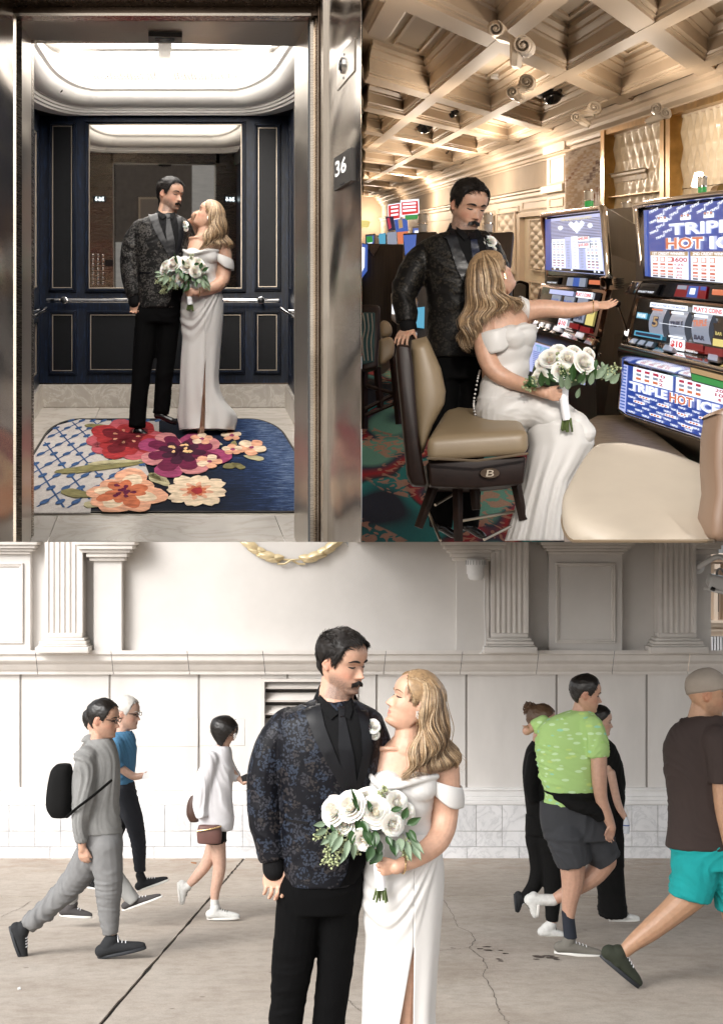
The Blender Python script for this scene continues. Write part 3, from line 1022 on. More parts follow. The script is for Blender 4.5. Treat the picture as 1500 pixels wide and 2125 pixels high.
for s in (-1, 1):
 d = thing("floor_display", R1(s * .78, YF_ + .07, .45), "small lit floor display reading 36 with an arrow on the lift's %s front panel" % ("left" if s < 0 else "right"), "display")
 mb = MB()
 q = [R1(s * .78 - .075, YF_ + .062, .47), R1(s * .78 + .075, YF_ + .062, .47), R1(s * .78 + .075, YF_ + .062, .54), R1(s * .78 - .075, YF_ + .062, .54)]
 mb.hexa(q, [k + Vector((0, 0.01, 0)) for k in q]); mb.build("display_glass", M_BLACKP, d)
 m3 = text_mb("36", lambda x, y: R1(s * .78 + .055 - x * .065, YF_ + .074, .482 + y * .046), bold=0.02)
 m3.build("display_digits", M_DISP, d)
 mb = MB()
 cxx = s * .78 - .035
 mb.add([R1(cxx - .006, YF_ + .074, .50), R1(cxx + .006, YF_ + .074, .50), R1(cxx + .006, YF_ + .074, .53), R1(cxx - .006, YF_ + .074, .53)], [(0, 1, 2, 3)])
 mb.add([R1(cxx - .018, YF_ + .074, .503), R1(cxx, YF_ + .074, .48), R1(cxx + .018, YF_ + .074, .503)], [(0, 1, 2)])
 mb.build("display_arrow", M_DISP, d)
bp_ = thing("button_panel", R1(-.8, YF_ + .07, -0.6), "lift button panel seen reflected behind the groom", "button panel")
for k in range(7):
 for j in range(3):
  mb = MB(); mb.lathe(R1(-.86 + j * .06, YF_ + .062, -0.5 + k * .055), [(0.018, 0), (0.018, 0.008), (0.014, 0.01)], 12, axis=(0, 1, 0)); mb.build("button", M_CHROME, bp_, smooth=True)
mb = MB()
q = [R1(-.72, YF_ + .062, -.3), R1(-.62, YF_ + .062, -.3), R1(-.62, YF_ + .062, -.22), R1(-.72, YF_ + .062, -.22)]
mb.hexa(q, [k + Vector((0, 0.008, 0)) for k in q]); mb.build("card_reader", M_BLACKP, bp_)
lw = thing("added_lobby_wall", (0, -1.6, 0.2), "dark lobby wall piece added behind the camera, hiding bright sky in the lift mirror", "wall")
mb = MB(); mb.box(-0.9, 0.7, -1.72, -1.6, -0.35, 1.5); mb.build("wall_surface", pbr("lobby_wallcovering", (0.09, 0.075, 0.065), 0.7, var=0.2, vscale=9), lw)  # added piece, sized only to block the sky reflected in the mirror
mb = MB(); mb.box(-0.25, 0.15, -1.6, -1.57, -0.05, 0.45); mb.build("picture_frame", M_CHAMP, lw)
mb = MB(); mb.box(-0.22, 0.12, -1.572, -1.56, -0.02, 0.42); mb.build("picture", pbr("dark_picture", (0.16, 0.13, 0.11), 0.4), lw)
def LW(u, v, off=0.0):
 """point on the angled lobby wall panel at pixel (u,v)"""
 Y = 6.0 * (680 - 342) / (u - 342)
 p = P(u, v, Y)
 return p + Vector((-0.99, -0.14, 0)) * off
sg = thing("floor_number_sign", LW(717, 392), "dark square floor number sign reading 36 on the steel lobby wall", "sign")
mb = MB(); mb.hexa([LW(699, 396, .012), LW(735, 374, .012), LW(734.5, 305, .012), LW(699, 328, .012)], [LW(699, 396, .001), LW(735, 374, .001), LW(734.5, 305, .001), LW(699, 328, .001)])
mb.build("sign_plate", pbr("sign_charcoal", (0.028, 0.024, 0.02), 0.45), sg)
m3 = text_mb("36", lambda x, y: LW(702.5 + x * 23.5, (369 - y * 34) - x * 14, .0135), bold=0.025)
m3.build("sign_digits", pbr("sign_white", (0.8, 0.78, 0.75), 0.5), sg)
m3 = MB()
for k in range(4):
 m3 = MB(); m3.ball(LW(714 + k * 2.4, 383 - k * 1.4 , .0135), 0.003, nu=6, nv=4); m3.build("braille_dot", M_BLACKP, sg)
cp = thing("call_plate", LW(720, 186), "pointed steel call plate with a round button at the top of the lobby wall", "call button")
mb = MB()
q = [LW(702, 188, .006), LW(737.5, 146, .006), LW(739, 79, .006), LW(737, 81, .006), LW(718, 99, .006), LW(703, 118, .006)]
mb.slab([q[0], q[1], q[2], q[4], q[5]], Vector((0.99, .14, 0)) * .005); mb.build("plate", M_STEELB, cp)
ax_ = Vector((-0.99, -0.14, 0))
mb = MB(); mb.lathe(LW(716.5, 135, .006), [(0.030, 0), (0.030, 0.01), (0.02, 0.014)], 24, axis=ax_); mb.build("button_ring", M_CHROME, cp, smooth=True)
mb = MB(); mb.lathe(LW(716.5, 135, .016), [(0.019, 0), (0.017, 0.008), (0.001, 0.01)], 20, axis=ax_); mb.build("button", M_BLACKP, cp, smooth=True)
for (u, v) in ((718, 112), (716.5, 161)):
 mb = MB(); mb.lathe(LW(u, v, .006), [(0.006, 0), (0.004, 0.003)], 10, axis=ax_); mb.build("screw", M_BLACKP, cp, smooth=True)
CLAMP[0] = -0.063
cei = thing("lift_ceiling", R1(0, 9, 1.1), "white moulded oval coved ceiling glowing over the lift", "ceiling")
def rrect(hw, yb, yf, rx, ry, n=14, cxo=0.0):
 pts = []
 for (cx_, cy_, a0) in ((hw - rx, yb - ry, 90), (-(hw - rx), yb - ry, 180 - 0), (-(hw - rx), yf + ry, 180), (hw - rx, yf + ry, 270)):
  pass
 for (sx, cy_, sg_, a0) in ((1, yb - ry, 1, 0), (-1, yb - ry, 1, 90), (-1, yf + ry, -1, 180), (1, yf + ry, -1, 270)):
  for k in range(n + 1):
   a = R(a0 + 90 * k / n)
   pts.append((sx * (hw - rx) + rx * math.cos(a) + cxo, cy_ + ry * math.sin(a)))
 return pts
def ring(prof, name, m, closed_prof=False, smooth=True, angle=35):
 rows_ = []
 for (ins, z) in prof:
  rows_.append([R1(x, y, z) for x, y in rrect(1.0 - ins, 12.02 - ins * 1.3, 6.9 + ins, .36 - ins * .5, 1.9 - ins, cxo=-0.008)])
 n = len(rows_[0])
 mb = MB()
 vs = [p for r_ in rows_ for p in r_]
 fs = []
 for j in range(len(prof) - 1):
  for i in range(n):
   i2 = (i + 1) % n
   fs.append((j * n + i, j * n + i2, (j + 1) * n + i2, (j + 1) * n + i))
 mb.add(vs, fs)
 return mb.build(name, m, cei, smooth=smooth, angle=angle)
pr = [(-0.12, 1.05), (0.0, 1.05), (0.01, 1.065), (0.025, 1.068), (0.03, 1.085), (0.045, 1.088), (0.05, 1.105), (0.065, 1.107)]
for k in range(9):
 a = PI * k / 8 * 0.5
 pr.append((0.065 + 0.12 * math.sin(a), 1.225 - 0.115 * math.cos(a)))
pr += [(0.19, 1.23), (0.205, 1.24), (0.21, 1.262), (0.19, 1.27), (0.11, 1.27), (0.10, 1.30), (0.10, 1.34), (0.115, 1.345), (0.115, 1.44), (0.10, 1.45), (0.10, 1.52)]
ring(pr, "moulding_ring", M_WHITE)
mb = MB(); q = [R1(-1.15, YB1 + .1, 1.10), R1(1.15, YB1 + .1, 1.10), R1(1.15, 11.0, 1.10), R1(-1.15, 11.0, 1.10)]
mb = MB()
op = rrect(1.0, 12.02, 6.9, .36, 1.9, cxo=-0.008)
out = []
for (x, y) in op:
 sx = -1.2 if x < 0 else 1.2
 sy = YB1 + .15 if y > 9.5 else 6.6
 dx, dy = x / 1.0, (y - 9.46) / 2.56
 k = min(1.2 / max(abs(dx), 1e-3), 1.06 / max(abs(dy), 1e-3)) if False else 1.0
 out.append((x * 1.0, y))
vs, fs = [], []
n_ = len(op)
for (x, y) in op:
 vs.append(R1(x, y, 1.052))
for (x, y) in op:
 dx, dy = x, y - 9.46
 k = min(1.25 / max(abs(dx), 1e-4), 2.85 / max(abs(dy), 1e-4))
 vs.append(R1(dx * k, 9.46 + dy * k, 1.052))
fs = [(i, (i + 1) % n_, n_ + (i + 1) % n_, n_ + i) for i in range(n_)]
mb.add(vs, fs); mb.build("soffit", M_NAVYD, cei)
for k in range(44):
 x = -0.60 + k * 0.0275
 if abs(x) < 0.05:
  continue
 mb = MB()
 y = 11.78
 q = [R1(x, y, 1.352), R1(x + .012, y, 1.352), R1(x + .012, y, 1.435), R1(x, y, 1.435)]
 mb.hexa(q, [p + Vector((0, 0.12, 0)) for p in q]); mb.build("flute", M_WHITE, cei)
mb = MB(); q = [R1(-1.2, 12.3, 1.56), R1(1.2, 12.3, 1.56), R1(1.2, 6.5, 1.56), R1(-1.2, 6.5, 1.56)]
mb.slab(q, (0, 0, .05)); mb.build("luminous_panel", M_LIT, cei)
for (x0, x1, y0, y1) in ((-.05, .05, 6.8, 12.0), (-1.0, -.05, 9.2, 9.42), (.05, 1.0, 9.2, 9.42), (-1.0, -.05, 11.0, 11.2), (.05, 1.0, 11.0, 11.2), (-.95, -.80, 6.8, 12), (.80, .95, 6.8, 12)):
 mb = MB(); q = [R1(x0, y0, 1.47), R1(x1, y0, 1.47), R1(x1, y1, 1.47), R1(x0, y1, 1.47)]
 mb.slab(q, (0, 0, .088 if x0 != -.05 else .086)); mb.build("ceiling_beam", M_WHITE, cei)
sp_ = MB(); sp_.ball(R1(-.80, 11.1, 1.16), 0.016); sp_.build("spotlight_hole", M_BLACK, cei, smooth=True)
cs = MB()
for (x0, x1) in ((-1.4, -1.25), (1.15, 1.2)):
 pass
a = [R1(-1.3, 12.4, 1.7), R1(1.25, 12.4, 1.7), R1(1.25, 6.3, 1.9), R1(-1.3, 6.3, 1.9)]
cs.slab(a, (0, 0, .1)); cs.build("casing", M_BLACK, cei)
mb = MB(); mb.box(R1(-1.3, 12.4, 0).x, R1(1.4, 12.4, 0).x, 12.4, 12.5, .9, 4.6); mb.build("casing", M_BLACK, cei)
for x in (-1.22, 1.15):
 mb = MB(); q = [R1(x, 12.4, .9), R1(x, 6.3, .9), R1(x, 6.3, 2.0), R1(x, 12.4, 1.8)]
 mb.hexa(q, [p + Vector((.06, 0, 0)) for p in q]); mb.build("casing", M_BLACK, cei)
CLAMP[0] = None
rug = thing("floral_rug", R1(0, 9, -H1), "floral rug with blue lattice, red and cream flowers on the lift floor", "rug")
def mk_rug(name, kind):
 m = bpy.data.materials.new(name)
 m.use_nodes = True
 n = N(m.node_tree)
 b = m.node_tree.nodes["Principled BSDF"]
 b.inputs['Roughness'].default_value = 0.95
 b.inputs['Specular IOR Level'].default_value = 0.1
 g = n.new("NewGeometry")
 mp = n.new("Mapping")
 mp.inputs['Scale'].default_value = (6, 26, 1) if kind == 'navy' else (20, 8, 1)
 n.link(g.outputs['Position'], mp.inputs['Vector'])
 nz = n.new("TexNoise", Scale=2.0, Detail=8.0, Roughness=0.75)
 n.link(mp.outputs[0], nz.inputs['Vector'])
 fz = n.new("TexNoise", Scale=160.0, Detail=2.0)
 n.link(g.outputs['Position'], fz.inputs['Vector'])
 sx = n.new("SeparateXYZ")
 n.link(g.outputs['Position'], sx.inputs[0])
 if kind == 'navy':
  xx = n.math('MULTIPLY_ADD', sx.outputs[1], -AX1, sx.outputs[0])
  w = n.math('MULTIPLY', n.math('SUBTRACT', xx, 0.28), 1.4)
  f = n.math('MULTIPLY_ADD', nz.outputs[0], 1.0, n.math('MULTIPLY', n.math('MINIMUM', n.math('MAXIMUM', w, -0.35), 0.6), 0.40))
  c = n.ramp(f, [(0.46, (0.004, 0.006, 0.012)), (0.62, (0.007, 0.015, 0.042)), (0.72, (0.02, 0.045, 0.12)), (0.86, (0.18, 0.23, 0.32))])
 else:
  c = n.ramp(nz.outputs[0], [(0.35, (0.36, 0.33, 0.31)), (0.6, (0.47, 0.43, 0.40))])
 c = n.mix(0.6, c, n.ramp(fz.outputs[0], [(0.3, (0.7, 0.7, 0.7)), (0.7, (1.25, 1.25, 1.25))]), 'MULTIPLY')
 n.link(c, b.inputs['Base Color'])
 bp = n.new("Bump", Strength=0.6, Distance=0.004)
 n.link(fz.outputs[0], bp.inputs['Height'])
 n.link(bp.outputs[0], b.inputs['Normal'])
 return m
M_RN, M_RB = mk_rug("rug_navy_pile", 'navy'), mk_rug("rug_beige_pile", 'beige')
def RG(u, v, k=0):
 return PL(u, v, H1 - 0.0180 - 0.0006 * k)
def yarn(name, c, vs=60):
 return pbr(name, c, 0.95, var=0.42, vscale=16, bump=0.5, bscale=170, spec=0.1)
def poly(pix, k, m, name="pile_shape"):
 mb = MB()
 mb.slab([RG(u, v, k) for u, v in pix], (0, 0, -0.0015))
 return mb.build(name, m, rug)
mb = MB()
pts = rrect(.845, 11.2, 7.39, .2, .9, 8)
mb.slab([R1(x, y, -H1 + 0.012) for x, y in pts], (0, 0, -0.012)); mb.build("rug_base", M_RN, rug)
mb = MB()
pe = [R1(x, y, -H1 + 0.011) for x, y in rrect(.86, 11.25, 7.36, .21, .92, 8)]
mb.slab(pe, (0, 0, -0.011)); mb.build("rug_border", yarn("rug_binding", (0.05, 0.045, 0.04)), rug)
bf = [(117, 876), (135, 873), (240, 873), (330, 873), (330, 900), (300, 930), (300, 960), (310, 985), (235, 1010), (190, 1040), (188, 1063), (-20, 1064), (-20, 1000)]
bfp = []
for (u, v) in bf:
 p = RG(u, v, -6)
 x = max(p.x - AX1 * p.y, -0.84)
 bfp.append(R1(x, p.y, -H1 + 0.0135))
mb = MB(); mb.slab([R1(-.66, 11.17, -H1 + .0135)] + bfp[2:] + [R1(-.84, 8.2, -H1 + .0135), R1(-.84, 10.2, -H1 + .0135), R1(-.80, 10.8, -H1 + .0135)], (0, 0, -.008)); mb.build("lattice_field", M_RB, rug)
M_RL = yarn("rug_lattice_blue", (0.035, 0.075, 0.17))
def in_field(x, y):
 if not (-0.83 < x and 7.41 < y < 11.16):
  return False
 if x < -0.62 and y > 10.3 and ((x + .62) / .21) ** 2 + ((y - 10.3) / .86) ** 2 > 1:
  return False
 p = R1(x, y, -H1)
 u = CU + p.x * F / p.y
 v = CV - p.z * F / p.y
 lim = np.interp(v, [870, 900, 930, 960, 985, 1010, 1040, 1064], [330, 320, 300, 300, 305, 235, 190, 188])
 return u < lim
SLP, STP = 5.2, 0.86
for fam in (1, -1):
 c = -40
 for k in range(-20, 45):
  c = 7.4 + k * STP
  seg = []
  x = -0.84
  while x < 0.3:
   y = c + fam * SLP * (x + 0.84) / 1.0
   if in_field(x, y):
    seg.append((x, y))
   elif seg:
    break
   x += 0.02
  if len(seg) > 2:
   mb = MB()
   L = [R1(x - .0065, y, -H1 + .0155) for x, y in seg]
   Rr = [R1(x + .0065, y, -H1 + .0155) for x, y in seg]
   n = len(L)
   mb.add(L + Rr, [(i, i + 1, n + i + 1, n + i) for i in range(n - 1)])
   mb.build("lattice_line", M_RL, rug)
pts_ = set()
for k in range(-20, 45):
 for j in range(-20, 45):
  c1, c2 = 7.4 + k * STP, 7.4 + j * STP
  x = (c2 - c1) / (2 * SLP) - 0.84
  y = (c1 + c2) / 2
  for (ox, oy) in ((STP / SLP / 4, STP / 4), (-STP / SLP / 4, STP / 4)):
   if in_field(x + ox, y + oy) and (k + j) % 1 == 0:
    pts_.add((round(x + ox, 4), round(y + oy, 4)))
kn0 = None
for (x, y) in sorted(pts_):
 if kn0 is None:
  mb = MB()
  mb.add([(0.021 * math.cos(2 * PI * a / 10), 0.085 * math.sin(2 * PI * a / 10), SL1 * 0.085 * math.sin(2 * PI * a / 10)) for a in range(10)], [tuple(range(10))])
  kn0 = mb.build("lattice_knot", M_RL, loc=(0, 0, 0))
  o = kn0
 else:
  o = kn0.copy(); COL.objects.link(o)
 o.parent = rug
 o.location = R1(x, y, -H1 + .0175) - ORG[rug.name]
def petal(cu, cv, ang, ln, wd, k, m, sq=0.52, notch=0.0, name="petal"):
 pts = []
 n = 18
 for i in range(n):
  t = 2 * PI * i / n
  x = 0.5 - 0.5 * math.cos(t)
  y = math.sin(t) * (0.35 + 0.65 * x ** 0.7) * 0.5
  if notch and x > 0.97:
   x -= notch
  x = x * ln
  y = y * wd * (1 + 0.12 * math.sin(5 * t + cu))
  a = R(ang)
  pts.append((cu + x * math.cos(a) - y * math.sin(a), min(1062, cv + (x * math.sin(a) + y * math.cos(a)) * sq)))
 return poly(pts, k, m, name)
Y_ = dict(dred=(0.11, 0.009, 0.014), red=(0.27, 0.024, 0.026), pink=(0.36, 0.075, 0.09), rose=(0.42, 0.17, 0.17), mag=(0.10, 0.010, 0.035), lmag=(0.24, 0.040, 0.10),
  dark=(0.035, 0.008, 0.02), peach=(0.58, 0.30, 0.19), orange=(0.42, 0.12, 0.055), cream=(0.60, 0.47, 0.33), olive=(0.17, 0.15, 0.065), lolive=(0.36, 0.32, 0.19), gold=(0.70, 0.45, 0.22))
YM = {k: yarn("yarn_" + k, c) for k, c in Y_.items()}
for (u, v, a, l, w, c) in ((308, 958, 168, 200, 34, 'olive'), (300, 954, 172, 120, 22, 'lolive'), (205, 1030, 195, 82, 40, 'olive'), (222, 1042, 165, 50, 34, 'lolive'), (350, 1008, 235, 62, 44, 'lolive'), (345, 1000, 225, 50, 24, 'olive'), (235, 885, 185, 60, 20, 'olive'),
      (500, 962, 160, 40, 26, 'olive'), (505, 945, 20, 45, 24, 'lolive'), (480, 960, 40, 36, 22, 'olive'), (462, 922, 200, 40, 24, 'lolive'), (487, 914, 100, 30, 20, 'olive')):
 petal(u, v, a, l, w, 1, YM[c], name="leaf")
for k, a in enumerate((175, 215, 260, 305, 350, 30, 75, 115, 145)):
 petal(262, 912, a, 84, 66, 2 + (k % 2) * .4, YM['red' if k % 2 else 'pink'])
 petal(262, 912, a + 6, 62, 44, 3 + (k % 2) * .3, YM['dred' if k % 2 else 'red'])
 petal(262, 912, a - 8, 36, 24, 3.7, YM['dred'])
for k in range(14):
 petal(262 + 20 * math.cos(k * .9), 905 + 10 * math.sin(k * .9), k * 51, 10, 8, 4.4, YM['peach'], name="stamen")
for k, (a, l, w) in enumerate(((200, 90, 70), (150, 88, 72), (105, 110, 84), (65, 100, 80), (15, 112, 76), (-25, 90, 66), (-60, 80, 60), (240, 80, 60))):
 petal(373, 935, a, l, w, 4.6 + (k % 2) * .4, YM['lmag' if k % 2 == 0 else 'rose'])
 petal(373, 935, a + 7, l * .8, w * .66, 5.5 + (k % 2) * .3, YM['mag'])
 petal(373, 935, a - 6, l * .5, w * .4, 6.1, YM['dark'])
rf = random.Random(4)
for k in range(12):
 petal(375 + rf.uniform(-24, 22), 933 + rf.uniform(-10, 10), rf.uniform(0, 360), 11, 9, 6.8, YM['gold'], name="stamen")
for k, (a, l, w) in enumerate(((175, 78, 62), (225, 60, 60), (285, 96, 80), (330, 70, 70), (15, 96, 76), (60, 90, 70), (110, 92, 84), (140, 84, 60))):
 petal(256, 1020, a, l, w, 2 + (k % 2) * .4, YM['peach'])
 petal(256, 1020, a + 8, l * .78, w * .6, 3 + (k % 2) * .3, YM['orange' if k % 2 else 'cream'])
 petal(256, 1020, a - 5, l * .5, w * .36, 3.7, YM['orange'])
for k in range(10):
 petal(257 + 13 * math.cos(k * 1.3) * (k % 3) / 2, 1019 + 13 * math.sin(k * 1.3) * (k % 3) / 2, k * 70, 14, 13, 4.4, YM['mag'], name="stamen")
for k in range(8):
 a = k * 45 + 10
 petal(408, 1018, a, 64 + 6 * (k % 2), 50, 2 + (k % 2) * .4, YM['cream'], notch=.08)
 petal(408, 1018, a, 36, 14, 3, YM['peach'])
 petal(408, 1018, a + 12, 22, 14, 3.5, YM['orange'])
petal(396, 1018, 0, 24, 34, 4, YM['red'], name="stamen")
for (u, v, r_) in ((480, 903, 22), (521, 928, 33), (434, 957, 28), (418, 910, 24), (482, 932, 22)):
 for k in range(5):
  petal(u, v, k * 72 + u, r_, r_ * .95, 7 + (k % 2) * .3, YM['cream' if k % 2 else 'peach'])
 petal(u - 5, v, 0, 11, 13, 8, YM['lmag'], name="stamen")
H2 = 1.6
K1, K2 = 0.07333, 0.395
SLU = 625 / F
AW = 5.4
def R2(a, b, z):
 y = (a - b) / (K1 + K2)
 return Vector((a - K1 * y, y, SLU * y + z))
def PA(u, v, a):
 """point of the vertical plane at cross-distance a (parallel to the long wall)"""
 return P(u, v, F * a / (u - 530))
M_CEIL = pbr("warm_cream_paint", (0.55, 0.45, 0.34), 0.55, var=0.03, vscale=1.5)
M_CEILP = pbr("coffer_field_paint", (0.50, 0.42, 0.32), 0.7, var=0.04, vscale=1.2)
M_CORB = pbr("corbel_plaster", (0.68, 0.61, 0.52), 0.45, var=0.06, vscale=6)
M_WTAN = pbr("tan_wall_covering", (0.40, 0.33, 0.25), 0.75, var=0.05, vscale=2)
M_WCRM = pbr("cream_panelling", (0.60, 0.53, 0.44), 0.55, var=0.03, vscale=3)
M_BRASS = pbr("aged_brass", (0.42, 0.26, 0.09), 0.28, metal=0.9, var=0.25, vscale=5)
hall = thing("casino_ceiling", R2(3, -6, 1.9), "cream coffered casino ceiling with moulded beams and corbels", "ceiling")
def sweepA(a, b0, b1, prof, name, m, parent, smooth=False):
 mb = MB()
 vs = [R2(a + o, b0, z) for o, z in prof] + [R2(a + o, b1, z) for o, z in prof]
 n = len(prof)
 mb.add(vs, [(i, (i + 1) % n, n + (i + 1) % n, n + i) for i in range(n)] + [tuple(range(n)), tuple(range(2 * n - 1, n - 1, -1))])
 return mb.build(name, m, parent)
def sweepB(b, a0, a1, prof, name, m, parent):
 mb = MB()
 vs = [R2(a0, b + o, z) for o, z in prof] + [R2(a1, b + o, z) for o, z in prof]
 n = len(prof)
 mb.add(vs, [(i, (i + 1) % n, n + (i + 1) % n, n + i) for i in range(n)] + [tuple(range(n)), tuple(range(2 * n - 1, n - 1, -1))])
 return mb.build(name, m, parent)
def beam_prof(w, z, k=1.0, top=2.28):
 half = [(w, z), (w, z + .03), (w + .03 * k, z + .035), (w + .03 * k, z + .05), (w + .06 * k, z + .065), (w + .06 * k, z + .19), (w + .09 * k, z + .20), (w + .09 * k, z + .22),
   (w + .14 * k, z + .245), (w + .17 * k, z + .255), (w + .17 * k, z + .28), (w + .22 * k, z + .30), (w + .22 * k, top)]
 return half + [(-o, zz) for o, zz in reversed(half)]
AL = [-1.4, -0.1, 1.13, 2.37, 3.57, 4.85]
BL = [0.9, -0.9, -2.56, -4.22, -6.65, -8.15, -9.9, -11.7, -13.5, -15.3, -17.2, -19.2, -21.4, -23.8, -26.5, -29.5]
bmin = -36.0
def b_at_x0(a):
 return a - (K1 + K2) * a / K1
for i, a in enumerate(AL[2:]):
 b1 = max(bmin, b_at_x0(a) if a > 0 else 0)
 pr_ = beam_prof(.10, 1.90)
 sweepA(a, 1.2, b1 + 0.9, pr_, "ceiling_beam", M_CEIL, hall)
for j, b in enumerate(BL):
 amin = -K1 * b / K2 + 0.02
 if amin > AW:
  continue
 sweepB(b, max(amin + .05, -2 + 0 * b), AW, beam_prof(.15, 1.904, 1.3, 2.278), "ceiling_beam", M_CEIL, hall)
mb = MB()
y1 = 74.0
tri = [Vector((0.01, 8.5, 0)), Vector((6.5, 8.5, 0)), Vector((6.5, 12, 0)), Vector((0.01, 76, 0))]
q = [Vector((p.x, p.y, SLU * p.y + 2.25)) for p in tri]
mb.slab(q, (0, 0, .06)); mb.build("coffer_field", M_CEILP, hall)
AA, BB = AL[1:], BL
for i in range(len(AA) - 1):
 for j in range(2, len(BB) - 6):
  a0, a1, b0, b1 = AA[i] + .42, AA[i + 1] - .42, BB[j] - .55, BB[j + 1] + .55
  if b0 - b1 < .3:
   continue
  yy = [(R2(a, b, 2.22)) for a in (a0, a1) for b in (b0, b1)]
  if min(p.x for p in yy) < 0.03:
   continue
  w = .035
  for (x0, x1, z0, z1, dz) in ((a0, a1, b0, b0 - w * 2, 0), (a0, a1, b1 + w * 2, b1, 0), (a0, a0 + w, b0 - w * 2, b1 + w * 2, .002), (a1 - w, a1, b0 - w * 2, b1 + w * 2, .002)):
   mb = MB()
   qq = [R2(x0, z0, 2.22 + dz), R2(x1, z0, 2.22 + dz), R2(x1, z1, 2.22 + dz), R2(x0, z1, 2.22 + dz)]
   mb.slab(qq, (0, 0, .035)); mb.build("coffer_moulding", M_CEIL, hall)
cp_ = [(0.3, 1.50), (-.03, 1.50), (-.03, 1.53), (-.07, 1.55), (-.07, 1.60), (-.12, 1.62), (-.14, 1.66), (-.14, 1.70), (-.22, 1.74), (-.25, 1.78), (-.25, 1.84), (-.30, 1.86), (-.30, 1.95), (0.3, 1.95)]
sweepA(AW, -1.0, -29.0, cp_, "wall_cornice", M_CEIL, hall)
M_DL = emis("downlight_glow", (1.0, 0.80, 0.55), 45)
dl0 = None
for k, (u, v, nm) in enumerate(((1030, 160, "warm round downlight in the coffer behind the large corbel"), (1045, 258, "warm round downlight in the coffer above the moulded wall cornice"),
    (850, 281, "bright downlight in the coffer beside the twin dome cameras"), (948, 296, "warm downlight just above and beyond the groom's head"),
    (914, 313, "small warm downlight beside the small dome camera"), (829, 354, "small far downlight left of the groom, nearer of the far pair"), (809, 364, "small far downlight, farther of the far pair"),
    (757, 391, "smallest downlight at the far left edge of the ceiling"), (1226, 287, "small downlight reflection lamp above the striped marble panel"))):
 if k == 8:
  continue
 p = PL(u, v, -2.20)
 t = thing("downlight", p, nm, "ceiling light", "recessed downlights in the coffers")
 r = 0.05
 mb = MB(); mb.lathe(p, [(r, 0.03), (r * 1.5, 0.03), (r * 1.6, 0), (r, 0.002)], 16); mb.build("trim_ring", M_WPLAST, t, smooth=True)
 mb = MB(); mb.lathe(p + Vector((0, 0, .005)), [(r * .95, 0), (r * .95, .02)], 16); mb.build("lamp_lens", M_DL, t)
for (u, v, r, nm) in ((934, 230, .16, "black dome camera with a white ring, second coffer row left"), (1145, 202, .15, "black dome camera in the coffer beyond the crossing beams"),
    (880, 262, .17, "black dome camera beside a small white speaker"), (918, 312, .17, "small black dome camera beside a downlight"), (790, 325, .16, "small black dome camera at the far left")):
 p = PL(u, v, -2.14)
 t = thing("dome_camera", p, nm, "camera", "dome cameras on the ceiling")
 mb = MB(); mb.lathe(p, [(r * 1.0, .10), (r * 1.5, .08), (r * 1.5, .05), (r * 1.02, .03)], 20); mb.build("mounting_ring", M_WPLAST if r != .15 else M_BLACKP, t, smooth=True)
 mb = MB(); mb.ball(p + Vector((0, 0, .04)), (r, r, r * .95)); mb.build("dome", pbr("smoked_dome", (0.01, 0.01, 0.012), 0.08), t, smooth=True)
def ribbon(path, dy, th):
 """path: list of points; thick ribbon th wide in the picture plane, dy deep"""
 mb = MB()
 n = len(path)
 vs = []
 for i, p in enumerate(path):
  t = (path[min(i + 1, n - 1)] - path[max(i - 1, 0)]).normalized()
  nn = Vector((-t.z, 0, t.x))
  w = th[i] if hasattr(th, '__len__') else th
  for (s, e) in ((-1, 0), (-.6, -.06), (.6, -.06), (1, 0), (1, 1), (-1, 1)):
   vs.append(p + nn * (s * w) + Vector((dy[0] * e, dy[1] * e, dy[2] * e)))
 fs = []
 for i in range(n - 1):
  for k in range(6):
   fs.append((i * 6 + k, i * 6 + (k + 1) % 6, (i + 1) * 6 + (k + 1) % 6, (i + 1) * 6 + k))
 fs += [tuple(range(6)), tuple(range(n * 6 - 1, n * 6 - 7, -1))]
 mb.add(vs, fs)
 return mb
